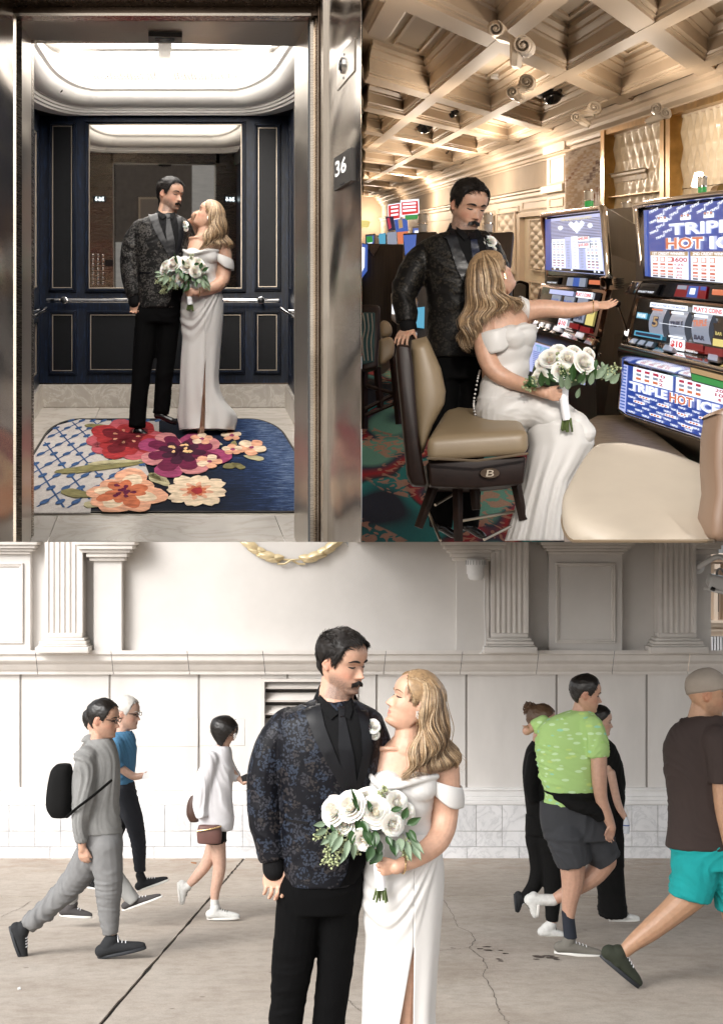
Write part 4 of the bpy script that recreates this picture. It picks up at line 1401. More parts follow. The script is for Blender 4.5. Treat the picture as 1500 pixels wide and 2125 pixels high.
def corbel(p1, r1, p2, r2, tail, Y, flip=1, label="", depth=(.05, .22, .05)):
 t = thing("corbel", P(p2[0], p2[1], Y), label, "corbel")
 s = Y / F
 path = []
 for k in range(40):
  a = R(90 + k * 18) * flip
  r = r1 * (0.12 + 0.88 * k / 39)
  path.append((p1[0] + r * math.cos(a), p1[1] - r * math.sin(a)))
 e = path[-1]
 back = []
 for k in range(40):
  a = R(-60 + k * 18) * flip
  r = r2 * (0.12 + 0.88 * k / 39)
  back.append((p2[0] + r * math.cos(a), p2[1] + r * math.sin(a)))
 for nm, pp, w in (("volute", path, r1 * .10), ("volute", back, r2 * .10)):
  ribbon([P(x, y, Y) for x, y in pp], depth, w * s).build(nm, M_CORB, t, smooth=True, angle=50)
 for c_, r_ in ((p1, r1), (p2, r2)):
  mb = MB()
  pts = [P(c_[0] + r_ * math.cos(a * PI / 12), c_[1] + r_ * math.sin(a * PI / 12), Y + .04) for a in range(24)]
  mb.slab(pts, depth); mb.build("scroll_end", M_CORB, t)
  mb = MB(); mb.ball(P(c_[0], c_[1], Y - .005), (r_ * .22 * s,) * 3); mb.build("eye_boss", M_CORB, t, smooth=True)
 body = cr([(p1[0] + r1 * .3 * flip, p1[1] + r1 * .5), ((p1[0] * .6 + p2[0] * .4), (p1[1] * .6 + p2[1] * .4) + r1 * .2), ((p1[0] * .25 + p2[0] * .75) - 4, (p1[1] * .25 + p2[1] * .75) + 6), tail], 16)
 th = [r1 * .8, r1 * .78, r1 * .74, r1 * .7, r1 * .62, r1 * .56, r1 * .52, r1 * .5, r1 * .5, r1 * .52, r1 * .56, r1 * .6, r1 * .6, r1 * .55, r1 * .5, r1 * .4]
 ribbon([P(x, y, Y + .06) for x, y in body], depth, [w * s for w in th]).build("scroll_body", M_CORB, t, smooth=True, angle=40)
 for o in (-.35, .35):
  b2 = [(x + o * r1 * .9, y) for x, y in body]
  MB.build(MB().tube([P(x, y, Y + .05) for x, y in b2], r1 * .09 * s, 6), "bead", M_CORB, t, smooth=True)
 return t
corbel((1028, 58), 17, (1085, 92), 20, (1066, 136), 10.6, 1, "large white scroll corbel nearest, below the first crossing beam")
corbel((1092, 168), 16, (1063, 190), 13, (1080, 206), 16.6, -1, "white scroll corbel hanging left of the middle beam crossing")
corbel((1233, 222), 14, (1196, 242), 11, (1222, 258), 18.6, -1, "scroll corbel between the marble panel and the middle beams")
corbel((1362, 224), 12, (1382, 233), 11, (1340, 252), 14.6, 1, "scroll corbel at the top of the golden quilted wall")
wall = thing("casino_wall", PA(1200, 500, AW), "long casino wall with golden quilted panels, striped marble and cream panelling", "wall")
def wq(u0, u1, v0, v1, o0, o1, vv=None):
 """box on the wall; vv gives v at u1 when lines converge: v measured at u0 as slope about eye level"""
 def k(u, v):
  return 500 + (v - 500) * (u - 530) / (u0 - 530)
 a = [PA(u0, v0, AW), PA(u1, k(u1, v0), AW), PA(u1, k(u1, v1), AW), PA(u0, v1, AW)]
 mb = MB()
 mb.hexa([p - Vector((o1, 0, 0)) for p in a], [p - Vector((o0, 0, 0)) for p in a])
 return mb
def wz(z, u):
 return 500 - z / AW * (u - 530)
m2 = MB(); a = [R2(AW, -.6, -3.2), R2(AW, -29.5, -3.2), R2(AW, -29.5, 2.6), R2(AW, -.6, 2.6)]
m2.hexa(a, [p + Vector((.2, 0, 0)) for p in a]); m2.build("wall_surface", M_WTAN, wall)
sweepA(AW, -3.9, -29.0, [(0, .84), (-.05, .84), (-.07, .87), (-.07, .93), (-.12, .95), (-.12, .985), (-.16, 1.0), (0, 1.0)], "dado_cornice", M_WCRM, wall)
sweepA(AW, -3.9, -29.0, [(0, .60), (-.03, .60), (-.03, .84), (0, .84)], "frieze_board", M_WCRM, wall)
sweepA(AW, -3.9, -29.0, [(0, -2.0), (-.015, -2.0), (-.015, .60), (0, .60)], "lower_wall_board", M_WCRM, wall)
mb = wq(1146, 1190, wz(1.50, 1146), wz(-2, 1146), 0, .10); mb.build("pilaster", M_WCRM, wall)
def wframe(u0, u1, v0, v1, o, w=2.2, m=None):
 m = m or M_CEIL
 for (a, b_, c_, d) in ((u0, u1, v0, v0 + w), (u0, u1, v1 - w, v1)):
  wq(a, b_, c_, d, o - .03, o).build("panel_moulding", m, wall)
 wq(u0, u0 + w, v0 + w, v1 - w, o - .03, o - .002).build("panel_moulding", m, wall)
 k = lambda v: 500 + (v - 500) * (u1 - w - 530) / (u0 - 530)
 wq(u1 - w, u1, k(v0 + w), k(v1 - w), o - .03, o - .002).build("panel_moulding", m, wall)
wq(1144, 1190, 304, 322, .0, .16).build("pilaster_cap", M_WCRM, wall)
wframe(1152, 1184, 330, 382, .12, 2)
wq(1144, 1190, 388, 402, 0, .20).build("pilaster_band", M_WCRM, wall)
wframe(1151, 1182, 412, 430, .12, 2)
wframe(1086, 1143, 419, 436, .05, 2.5)
wframe(1036, 1080, 432, 443, .05, 2)
wframe(1000, 1030, 440, 450, .05, 2)
M_TUFT = pbr("tufted_cream_panel", (0.50, 0.43, 0.34), 0.6, var=0.05, vscale=8)
def tuft(u0, u1, v0, v1, nu, nv):
 k = lambda u, v: 500 + (v - 500) * (u - 530) / (u0 - 530)
 mb = MB()
 def fn(s, t):
  u = u0 + (u1 - u0) * s
  v = k(u, v0 + (v1 - v0) * t)
  h = abs(math.sin(PI * (s * nu + t * nv))) * abs(math.sin(PI * (s * nu - t * nv)))
  return PA(u, v, AW) - Vector((.03 + .05 * h ** .5, 0, 0))
 mb.grid(fn, 28, 40)
 mb.build("tufted_panel", M_TUFT, wall, smooth=True)
 wframe(u0 - 3, u1 + 3, v0 - 3, v1 + 4, .09, 2.4)
tuft(1039, 1074, 445, 560, 2, 5)
tuft(1006, 1026, 452, 560, 1.5, 5)
wq(1084, 1090, 447, 760, 0, .12).build("door_frame", M_CEIL, wall)
wq(1084, 1146, 444, 451, 0, .13).build("door_frame", M_CEIL, wall)
mb = wq(1090, 1146, 451, 760, .005, .02); mb.build("doorway_back", pbr("doorway_cream", (0.62, 0.55, 0.42), 0.6), wall)
tuft(1108, 1146, 458, 556, 2, 5)
tuft(1108, 1146, 585, 690, 2, 5)
wq(1030, 1080, 575, 760, 0, .04).build("lower_wall_board", M_WCRM, wall)
def mk_stripe():
 m = bpy.data.materials.new("striped_calacatta_marble")
 m.use_nodes = True
 n = N(m.node_tree)
 b = m.node_tree.nodes["Principled BSDF"]
 b.inputs['Roughness'].default_value = 0.18
 g = n.new("NewGeometry")
 oi = n.new("ObjectInfo")
 mp = n.new("Mapping")
 mp.inputs['Scale'].default_value = (0.35, 0.10, 2.0)
 add = n.new("VectorMath"); add.operation = 'ADD'
 cm = n.new("CombineXYZ")
 n.link(n.math('MULTIPLY', oi.outputs['Random'], 0.10), cm.inputs[2])
 n.link(g.outputs['Position'], add.inputs[0]); n.link(cm.outputs[0], add.inputs[1])
 n.link(add.outputs[0], mp.inputs['Vector'])
 nz = n.new("TexNoise", Scale=1.0, Detail=5.0, Roughness=0.6, Distortion=0.4)
 n.link(mp.outputs[0], nz.inputs['Vector'])
 c = n.ramp(nz.outputs[0], [(0.28, (0.10, 0.06, 0.05)), (0.36, (0.30, 0.17, 0.10)), (0.42, (0.62, 0.55, 0.50)), (0.50, (0.50, 0.38, 0.27)), (0.55, (0.70, 0.64, 0.58)), (0.62, (0.22, 0.15, 0.13)), (0.68, (0.66, 0.60, 0.54))])
 n.link(c, b.inputs['Base Color'])
 return m
M_STRIPE = mk_stripe()
for k in range(13):
 u0 = 1191.5 + k * 6.5
 u1 = u0 + 6.3
 mb = MB()
 vs = []
 for j in range(2):
  for i in range(7):
   u = u0 + (u1 - u0) * i / 6
   z = 1.5 if j == 0 else -1.0
   vs.append(PA(u, wz(z, u), AW) - Vector((.05 + .13 * math.sin(PI * i / 6), 0, 0)))
 mb.add(vs, [(i, i + 1, 8 + i, 7 + i) for i in range(6)])
 mb.build("marble_stave", M_STRIPE, wall, smooth=True)
M_QUILT = pbr("golden_quilted_silk", (0.60, 0.51, 0.37), 0.42, var=0.12, vscale=7, stretch=(1, .3, 1), coat=.15)
def quilt(u0, u1, z1, z0, nx, nz_):
 mb = MB()
 nu, nv = int(nx * 8), int(nz_ * 24)
 def fn(s, t):
  u = u0 + (u1 - u0) * s
  z = z1 + (z0 - z1) * t
  a, c = s * nx, t * nz_
  h = abs(math.sin(PI * (a + c) / 1)) + abs(math.sin(PI * (a - c)))
  h2 = min(abs(((a + c) % 1) - .5) * 2, 1) * min(abs(((a - c) % 1) - .5) * 2, 1)
  return PA(u, wz(z, u), AW) - Vector((.05 + .035 * (1 - max(abs(((a + c) % 1) - .5), abs(((a - c) % 1) - .5)) * 2), 0, 0))
 mb.grid(fn, nu, nv)
 return mb.build("quilted_panel", M_QUILT, wall, smooth=True, angle=25)
quilt(1284, 1404, 1.57, .66, 8, 2.2)
quilt(1284, 1404, .65, -.45, 8, 2.6)
quilt(1426, 1560, 1.57, .66, 9, 2.2)
quilt(1426, 1560, .65, -.45, 9, 2.6)
for (a, b_) in ((1276, 1284), (1404, 1413), (1417, 1426)):
 wq(a, b_, wz(1.66, a), wz(-.6, a), 0, .22).build("brass_frame", M_BRASS, wall)
wq(1413, 1417, wz(1.66, 1413), wz(-.6, 1413), 0, .12).build("brass_frame", M_BRASS, wall)
wq(1284, 1404, wz(1.66, 1284), wz(1.58, 1284), 0, .20).build("brass_frame", M_BRASS, wall)
wq(1426, 1560, wz(1.66, 1426), wz(1.58, 1426), 0, .20).build("brass_frame", M_BRASS, wall)
wq(1284, 1404, wz(.662, 1284), wz(.648, 1284), 0, .16).build("brass_strip", M_BRASS, wall)
lamp = thing("table_lamp", PA(1452, 420, AW - .5), "small lit table lamp with a pleated white shade above the slot machines", "lamp")
p = P(1450, 385, 14.0)
s_ = 14.0 / F
mb = MB(); mb.lathe(p, [(16 * s_, 0), (9 * s_, 27 * s_)], 20); mb.build("lamp_shade", emis("lamp_shade_glow", (1.0, 0.86, 0.66), 5.5), lamp, smooth=True)
mb = MB(); mb.lathe(P(1450, 430, 14.0), [(8 * s_, 0), (3 * s_, 8 * s_), (2 * s_, 45 * s_)], 12); mb.build("lamp_base", M_BRASS, lamp, smooth=True)
def mk_carpet():
 m = bpy.data.materials.new("casino_carpet")
 m.use_nodes = True
 n = N(m.node_tree)
 b = m.node_tree.nodes["Principled BSDF"]
 b.inputs['Roughness'].default_value = 0.95
 b.inputs['Specular IOR Level'].default_value = 0.1
 g = n.new("NewGeometry")
 mp = n.new("Mapping"); mp.inputs['Scale'].default_value = (1.0, 0.33, 1)
 mp.inputs['Location'].default_value = (0.35, 0.2, 0)
 n.link(g.outputs['Position'], mp.inputs['Vector'])
 w = n.new("TexNoise", Scale=1.3, Detail=0.0, Roughness=0.4, Distortion=0.6)
 n.link(mp.outputs[0], w.inputs['Vector'])
 base = n.ramp(w.outputs[0], [(0.38, (0.010, 0.014, 0.028)), (0.43, (0.008, 0.09, 0.10)), (0.50, (0.015, 0.16, 0.16)), (0.515, (0.014, 0.02, 0.03)), (0.55, (0.28, 0.015, 0.02)), (0.60, (0.02, 0.03, 0.055)), (0.64, (0.10, 0.25, 0.20))], 'LINEAR')
 v = n.new("TexNoise", Scale=13.0, Detail=1.0, Distortion=1.0)
 n.link(mp.outputs[0], v.inputs['Vector'])
 sp = n.ramp(v.outputs[0], [(0.53, (0, 0, 0)), (0.545, (1, 1, 1))])
 w2 = n.new("TexNoise", Scale=2.1, Detail=0.0)
 n.link(mp.outputs[0], w2.inputs['Vector'])
 zone = n.ramp(w2.outputs[0], [(0.48, (0, 0, 0)), (0.50, (1, 1, 1))])
 f = n.math('MULTIPLY', n.math('MULTIPLY', sp, zone), 0.8)
 c = n.mix(f, base, (0.34, 0.17, 0.12))
 fz = n.new("TexNoise", Scale=150.0, Detail=2.0)
 n.link(g.outputs['Position'], fz.inputs['Vector'])
 c = n.mix(0.6, c, n.ramp(fz.outputs[0], [(0.3, (0.6, 0.6, 0.6)), (0.7, (1.3, 1.3, 1.3))]), 'MULTIPLY')
 n.link(c, b.inputs['Base Color'])
 bp = n.new("Bump", Strength=0.6, Distance=0.004)
 n.link(fz.outputs[0], bp.inputs['Height'])
 n.link(bp.outputs[0], b.inputs['Normal'])
 return m
mb = MB()
yf = H2 / SLU + 0.003
q = [(0.002, yf, 0.0006), (7.0, yf, 0.0006), (8.5, 20, SLU * 20 - H2), (8, 76, SLU * 76 - H2), (0.002, 76, SLU * 76 - H2)]
mb.add(q, [(0, 1, 2, 3, 4)])
mb.build("casino_floor", mk_carpet(), kind='structure', label="dark casino carpet with teal, red and mottled swirls")
mb = MB(); mb.box(-0.06, -0.0008, 6.06, 80, 0.0008, 19); mb.build("dividing_wall", M_WCRM, kind='structure', label="cream wall dividing the lift from the casino")
ZE = 62.0
mb = MB(); mb.box(0.0, 4, ZE, ZE + .3, 8, 17); mb.build("end_wall", M_WTAN, kind='structure', label="far end wall of the casino")
mb = MB(); q = [(0, 5.5, SLU * 5.5 + 2.62), (7.2, 5.5, SLU * 5.5 + 2.62), (7.2, 76, SLU * 76 + 2.62), (0, 76, SLU * 76 + 2.62)]
mb.slab(q, (0, 0, .1)); mb.build("casino_roof", M_BLACK, kind='structure', label="roof slab over the casino")
def area(name, loc, size, power, color, rot=(0, 0, 0), shape='SQUARE', sy=None):
 d = bpy.data.lights.new(name, 'AREA')
 d.energy = power
 d.size = size
 if sy:
  d.shape = 'RECTANGLE'; d.size_y = sy
 d.color = color
 o = bpy.data.objects.new(name, d)
 COL.objects.link(o)
 o.location = loc
 o.rotation_euler = rot
 return o
def point(name, loc, power, color, r=.12):
 d = bpy.data.lights.new(name, 'POINT')
 d.energy = power * EK
 d.shadow_soft_size = r
 d.color = color
 o = bpy.data.objects.new(name, d)
 COL.objects.link(o)
 o.location = loc
 return o
for (u, v, k) in ((1030, 160, 1), (1045, 258, 1.2), (850, 281, 1), (948, 296, 1), (829, 354, 1.6)):
 p = PL(u, v, -2.10)
 point("hall_fill_lamp", p - Vector((0, 0, .75)), 34 * k * (p.y / 18) ** 1.2, (1.0, 0.84, 0.68))  # fill points hung well below the visible downlights to even out the ceiling
for (a, b, k) in ((4.3, -3.4, 1), (2.9, -1.8, .7), (4.2, -1.7, .8), (3.0, -5.4, .8), (4.3, -7.4, 1), (1.8, -3.4, .5), (4.2, -11, 1.3), (4.2, -15, 1.0), (3.0, -19, 1.0), (2.6, -8, .8), (3.4, -13, 1.2), (4.2, -20, 1.6), (4.6, -24, 2)):
 point("hall_fill_lamp", R2(a, b, 1.15), 44 * k, (1.0, 0.84, 0.68), .15)  # added fill points in mid-air, no fixture hangs here
def spot(name, loc, target, power, color, ang=38, r=.18):
 d = bpy.data.lights.new(name, 'SPOT')
 d.energy = power * EK
 d.spot_size = R(ang)
 d.spot_blend = .6
 d.shadow_soft_size = r
 d.color = color
 o = bpy.data.objects.new(name, d)
 COL.objects.link(o)
 o.location = loc
 o.rotation_euler = (Vector(loc) - Vector(target)).to_track_quat('Z', 'Y').to_euler()
spot("added_fill_spot", (0.9, 2.6, 2.3), (0.75, 6.9, 1.05), 430, (1.0, 0.93, 0.85), 34)  # added spot out of view, lights the casino couple from the front
spot("added_fill_spot", (2.2, 2.8, 2.5), (1.25, 7.2, 1.1), 190, (1.0, 0.90, 0.80), 34)  # second added front fill, the hall has no such fixture
M_WOODD = pbr("dark_zebrano_laminate", (0.045, 0.030, 0.020), 0.4, var=0.45, vscale=3.5, stretch=(28, 12, 0.6), bump=.05, bscale=40)
M_WOODB = pbr("brown_wood", (0.085, 0.045, 0.024), 0.35, var=0.4, vscale=4, stretch=(20, 8, .8))
M_PCHR = pbr("polished_chrome_trim", (0.78, 0.74, 0.70), 0.10, metal=1.0)
M_RCHR = pbr("rose_chrome_trim", (0.62, 0.42, 0.33), 0.16, metal=1.0)
M_BLK = pbr("gloss_black_panel", (0.006, 0.006, 0.007), 0.12)
E = dict(white=emis("glow_white", (0.88, 0.92, 1.0), 1.20), blue=emis("glow_blue", (0.018, 0.05, 0.26), 1.14), pale=emis("glow_pale_lilac", (0.55, 0.60, 0.95), 0.83),
  red=emis("glow_red", (0.75, 0.03, 0.03), 0.83), orange=emis("glow_orange", (0.80, 0.22, 0.10), 0.78), green=emis("glow_green", (0.04, 0.40, 0.08), 0.62),
  yellow=emis("glow_yellow", (0.9, 0.75, 0.25), 0.78), grey=emis("glow_grey", (0.40, 0.44, 0.55), 0.62), crimson=emis("glow_crimson", (0.62, 0.05, 0.10), 0.73),
  cyan=emis("glow_cyan", (0.10, 0.42, 0.62), 0.78), dk=emis("glow_dark_navy", (0.006, 0.012, 0.05), 0.78), lred=emis("led_dark_red", (0.35, 0.01, 0.015), 0.52), navy2=emis("glow_mid_blue", (0.05, 0.12, 0.45), 0.83),
  tan=emis("glow_tan", (0.65, 0.42, 0.20), 0.62))
class Face:
 """quadrilateral panel lying in the vertical plane a (bilinear in the picture)"""
 def __init__(self, tl, tr, br, bl, a, a2=None):
  self.c = (tl, tr, br, bl)
  self.a, self.a2 = a, (a if a2 is None else a2)
 def at(self, s, t, off=0.0):
  tl, tr, br, bl = self.c
  u = (tl[0] * (1 - s) + tr[0] * s) * (1 - t) + (bl[0] * (1 - s) + br[0] * s) * t
  v = (tl[1] * (1 - s) + tr[1] * s) * (1 - t) + (bl[1] * (1 - s) + br[1] * s) * t
  a = self.a + (self.a2 - self.a) * t
  p = PA(u, v, a)
  return p + Vector((-off * .9, -off * .6, 0))
 def panel(self, s0, t0, s1, t1, off, m, name, parent, th=0.003, bev=0):
  q = [self.at(s0, t0, off), self.at(s1, t0, off), self.at(s1, t1, off), self.at(s0, t1, off)]
  b = [self.at(s0, t0, off - th), self.at(s1, t0, off - th), self.at(s1, t1, off - th), self.at(s0, t1, off - th)]
  mb = MB(); mb.hexa(q, b)
  return mb.build(name, m, parent, bevel=bev, seg=2)
 def text(self, txt, s0, t0, s1, t1, off, m, name, parent, bold=0.01, tilt=0.0):
  w = s1 - s0
  mb = text_mb(txt, lambda x, y: self.at(s0 + x * w, t1 + (t0 - t1) * y - tilt * x, off), bold=bold)
  return mb.build(name, m, parent)
def extr(pts, dv, name, m, parent, bev=0):
 mb = MB(); mb.slab(pts, dv)
 return mb.build(name, m, parent, bevel=bev)
def candle(u, v, Y, label, top=True, lit='green'):
 t = thing("signal_light", P(u, v, Y), label, "signal light")
 s = Y / F
 mb = MB(); mb.lathe(P(u, v, Y), [(9 * s, 0), (9 * s, 16 * s)], 20); mb.build("lower_tier", E['green'] if lit == 'green' else M_WPLAST, t, smooth=True)
 mb = MB(); mb.lathe(P(u, v - 16, Y), [(10 * s, 0), (10 * s, 3 * s)], 20); mb.build("metal_band", M_PCHR, t, smooth=True)
 mb = MB(); mb.lathe(P(u, v - 19, Y), [(9.5 * s, 0), (9.5 * s, 17 * s)], 20); mb.build("upper_tier", pbr("frosted_lens", (0.70, 0.64, 0.55), 0.3), t, smooth=True)
 mb = MB(); mb.lathe(P(u, v - 36, Y), [(10.5 * s, 0), (10.5 * s, 2.5 * s)], 20); mb.build("cap_ring", M_PCHR, t, smooth=True)
 return t
rsl = random.Random(11)
def reels(f, m, base, rows3, w=.2):
 pass
A2 = 3.04
s2 = thing("slot_machine", P(1400, 960, 11), "largest slot machine at the right with blue glowing screens", "slot machine")
top = Face((1327, 428), (1530, 400), (1530, 592), (1337, 578), A2 + .12, A2)
bk = Vector((1.0, .9, .25))
extr([PA(1322, 424, A2 + .16), PA(1540, 396, A2 + .16), PA(1540, 596, A2 + .03), PA(1318, 584, A2 + .03)], bk, "upper_cabinet", M_WOODD, s2)
extr([PA(1319, 606, A2 + .03), PA(1540, 624, A2 + .03), PA(1540, 780, A2 + .04), PA(1289, 746, A2 + .04), PA(1291, 704, A2 + .04)], bk, "middle_cabinet", M_WOODD, s2)
extr([PA(1290, 750, A2 + .05), PA(1540, 806, A2 + .05), PA(1540, 935, A2 + .05), PA(1287, 855, A2 + .05)], bk, "lower_cabinet", M_WOODD, s2)
top.panel(0, 0, 1, 1, .01, M_BLK, "screen_surround", s2)
def edge(pts, r, name, m, parent, flat=1.0):
 MB.build(MB().tube(pts, r, 10, flat=flat), name, m, parent, smooth=True)
edge([PA(u, v, A2 + .08) for u, v in cr([(1540, 397), (1420, 411), (1327, 425), (1322, 430), (1323, 450), (1328, 500), (1334, 560), (1335, 583)], 24)], .026, "chrome_edge", M_PCHR, s2)
blue = Face((1340, 437), (1530, 412), (1530, 589), (1343, 573), A2 + .11, A2 - .0)
blue.panel(0, 0, 1, 1, .02, E['blue'], "screen", s2)
blue.panel(0, .0, .035, 1, .024, E['navy2'], "screen_edge", s2)
for k in range(13):
 for j in range(3):
  pass
for r_ in range(6):
 for k in range(7):
  s = .06 + k * .15 + (r_ % 2) * .07
  t = .03 + r_ * .078
  if s > .94 or (t > .17 and .26 < s):
   continue
  blue.text("TRIPLE", s, t + .0, s + .10, t + .035, .026, E['white'], "screen_text", s2, bold=.03, tilt=.05)
for k in range(3):
 c = .20 + k * .255
 blue.panel(c - .05, .14, c + .06, .20, .027, E['white'], "symbol_banner", s2)
 for j in range(3):
  blue.panel(c - .045 + j * .034, .115 + .01 * (j != 1), c - .018 + j * .034, .165, .029, E['grey' if j != 1 else 'white'], "symbol", s2)
  blue.panel(c - .04 + j * .034, .13, c - .024 + j * .034, .15, .031, E['orange'], "symbol_mark", s2)
blue.text("TRIPLE", .285, .245, 1.10, .40, .030, E['pale'], "title_shadow", s2, bold=.06)
blue.text("TRIPLE", .285, .24, 1.10, .395, .034, E['white'], "title", s2, bold=.02)
blue.text("HOT", .245, .43, .67, .60, .030, E['white'], "title_shadow", s2, bold=.10)
blue.text("HOT", .25, .435, .665, .595, .036, E['orange'], "title", s2, bold=.03)
blue.text("ICE", .73, .43, 1.18, .60, .030, E['pale'], "title_shadow", s2, bold=.09)
blue.text("ICE", .735, .435, 1.175, .595, .036, E['white'], "title", s2, bold=.02)
def paytab(s0, s1, head, nums):
 blue.panel(s0, .625, s1, 1.0, .026, E['white'], "pay_table", s2)
 blue.panel(s0, .625, s1, .685, .030, E['tan'], "pay_table_header", s2)
 blue.text(head, s0 + .03, .635, s1 - .03, .675, .034, E['white'], "pay_table_heading", s2, bold=.02)
 ts = [(.70, .775), (.79, .825), (.838, .873), (.886, .921), (.930, .962), (.968, .997)]
 for i, (a, b_) in enumerate(ts):
  if nums:
   w_ = .045 * len(nums[i]) if i == 0 else .035 * len(nums[i])
   mid = s1 - .09
   blue.text(nums[i], mid - w_ / 2, a + .004, mid + w_ / 2, b_ - .004, .034, E['crimson'], "pay_value", s2, bold=.03)
  for k in range(3):
   x = s0 + .025 + k * .085 * (s1 - s0) / .42
   blue.panel(x, a + .004, x + .055, b_ - .004, .030, E['orange' if i < 5 else 'dk'], "symbol", s2)
   blue.panel(x + .01, a + .014, x + .045, b_ - .014, .033, E['white' if i % 2 == 0 else 'crimson'], "symbol_mark", s2)
  if i:
   blue.panel(s0 + .01, a - .008, s1 - .01, a - .005, .029, E['grey'], "rule_line", s2)
paytab(.07, .485, "1ST CREDIT WINNERS", ["3600", "125", "80", "30", "20", "15"])
paytab(.515, .99, "2ND CREDIT WINNERS", None)
band = Face((1337, 583), (1540, 594), (1540, 630), (1320, 610), A2 - .02, A2 - .03)
band.panel(0, 0, 1, 1, .02, M_BLK, "control_band", s2, th=.05)
band.panel(-.08, .05, .02, 1.05, .04, M_PCHR, "chrome_corner", s2, th=.08, bev=.01)
band.panel(.04, .18, .22, .95, .05, pbr("dark_grey_plastic", (0.02, 0.02, 0.022), 0.4), "ticket_printer", s2, th=.05, bev=.006)
band.panel(.07, .40, .19, .50, .054, M_BLACK, "ticket_slot", s2)
band.text("COLLECT TICKET", .055, .72, .205, .85, .055, E['white'], "printer_text", s2, bold=.02)
band.panel(.38, .14, .68, .92, .03, E['lred'], "player_display", s2)
band.panel(.50, .16, .60, .90, .034, E['navy2'], "display_tile", s2)
band.panel(.39, .16, .48, .42, .034, E['grey'], "display_tile", s2)
band.panel(.62, .16, .675, .40, .034, E['navy2'], "display_tile", s2)
band.panel(.525, .3, .575, .7, .036, E['white'], "display_icon", s2)
band.panel(.74, .28, .90, .62, .035, E['orange'], "red_button", s2, th=.02, bev=.004)
gl = Face((1324, 616), (1540, 638), (1540, 742), (1306, 700), A2 - .04, A2 - .12)
gl.panel(-.02, -.05, 1.02, 1.03, .0, M_RCHR, "reel_frame", s2, th=.06, bev=.008)
gl.panel(.02, .02, 1, .97, .012, M_BLK, "reel_glass", s2)
for (s0, s1) in ((.19, .315), (.375, .52), (.585, .745)):
 mb = MB()
 def fn(s, t, a=s0, b_=s1):
  return gl.at(a + (b_ - a) * s, .22 + .62 * t, .02 + .03 * math.sin(PI * t))
 mb.grid(fn, 4, 10); mb.build("reel", E['grey'], s2, smooth=True)
gl.text("5", .225, .40, .285, .66, .055, E['dk'], "reel_symbol", s2, bold=.12)
gl.text("5", .23, .41, .28, .65, .058, E['tan'], "reel_symbol_face", s2, bold=.02)
gl.text("TRIPLE", .39, .47, .51, .60, .056, E['dk'], "reel_symbol", s2, bold=.05, tilt=.04)
gl.text("TRIPLE", .60, .38, .73, .52, .056, E['orange'], "reel_symbol", s2, bold=.04, tilt=.06)
gl.text("BAR", .62, .68, .72, .78, .056, E['dk'], "reel_symbol", s2, bold=.05)
for (a, b_, c_, d) in ((.20, .23, .30, .27), (.385, .24, .50, .29), (.60, .245, .73, .30), (.385, .78, .51, .82)):
 gl.panel(a, b_, c_, d, .050, E['orange' if c_ < .4 else 'white'], "reel_symbol", s2)
gl.panel(.155, .09, .51, .20, .03, E['white'], "paper_notice", s2)
gl.text("PRIZE NOT PAID BY THIS MACHINE", .17, .12, .495, .17, .034, E['navy2'], "notice_text", s2, bold=.02)
gl.panel(.56, .06, .86, .21, .03, E['white'], "coin_notice", s2)
gl.text("PLAY 2 COINS", .575, .085, .845, .185, .034, E['red'], "notice_text", s2, bold=.04)
gl.panel(.05, .36, .145, .50, .03, E['cyan'], "payline_tag", s2)
gl.text("PAYLINE", .06, .385, .135, .475, .034, E['white'], "payline_text", s2, bold=.03)
gl.panel(.30, .535, .60, .545, .062, E['white'], "payline", s2)
gl.panel(.06, .80, .31, .92, .03, E['cyan'], "small_display", s2)
gl.panel(.075, .83, .295, .895, .033, E['dk'], "small_display_face", s2)
gl.panel(.755, .38, .90, .92, .03, M_BLK, "side_notice", s2)
gl.text("BAR", .79, .55, .85, .62, .034, E['yellow'], "side_notice_text", s2)
gl.panel(.77, .70, .88, .85, .034, E['yellow'], "arrow_block", s2)
dk = Face((1306, 700), (1540, 744), (1540, 772), (1291, 712), A2 - .12, A2 - .26)
dk.panel(-.01, 0, 1, 1, .0, M_PCHR, "button_deck", s2, th=.05, bev=.006)
for (s, w) in ((.06, .055), (.13, .055), (.20, .055), (.35, .085), (.74, .09)):
 dk.panel(s, -.05, s + w, .70, .035, M_BLACKP, "button_housing", s2, th=.04, bev=.004)
 dk.panel(s + .006, -.02, s + w - .006, .55, .045, E['grey'], "button", s2, th=.02, bev=.003)
gl.panel(.405, .84, .535, 1.08, .05, E['white'], "price_tag", s2)
gl.text("$10", .415, .88, .525, 1.04, .055, E['red'], "price_text", s2, bold=.05)
gl.panel(.545, .87, .70, 1.02, .05, E['lred'], "led_counter", s2)
gl.panel(.72, .89, .88, 1.05, .05, E['lred'], "led_counter", s2)
gl.text("WINNER PAID", .555, 1.04, .66, 1.075, .052, E['white'], "counter_text", s2, bold=.01)
gl.text("CREDITS", .76, 1.075, .83, 1.11, .052, E['white'], "counter_text", s2, bold=.01)
mb = MB()
def fb(s, t):
 u = 1288 + (1540 - 1288) * s
 v0 = 712 + (772 - 712) * s
 v1 = 750 + (812 - 750) * s
 return PA(u, v0 + (v1 - v0) * t, A2 - .26 + .30 * t ** 2) + Vector((-.03 * math.sin(PI * t), -.03 * math.sin(PI * t), 0))
mb.grid(fb, 20, 12); mb.build("chrome_belly", M_PCHR, s2, smooth=True)
cb = Face((1447, 764), (1540, 788), (1540, 812), (1450, 788), A2 - .2, A2 - .12)
cb.panel(-.03, -.15, 1, 1.2, .06, M_BLACKP, "coin_box", s2, th=.1, bev=.01)
cb.panel(.03, -.05, .8, .40, .07, E['tan'], "bill_label", s2)
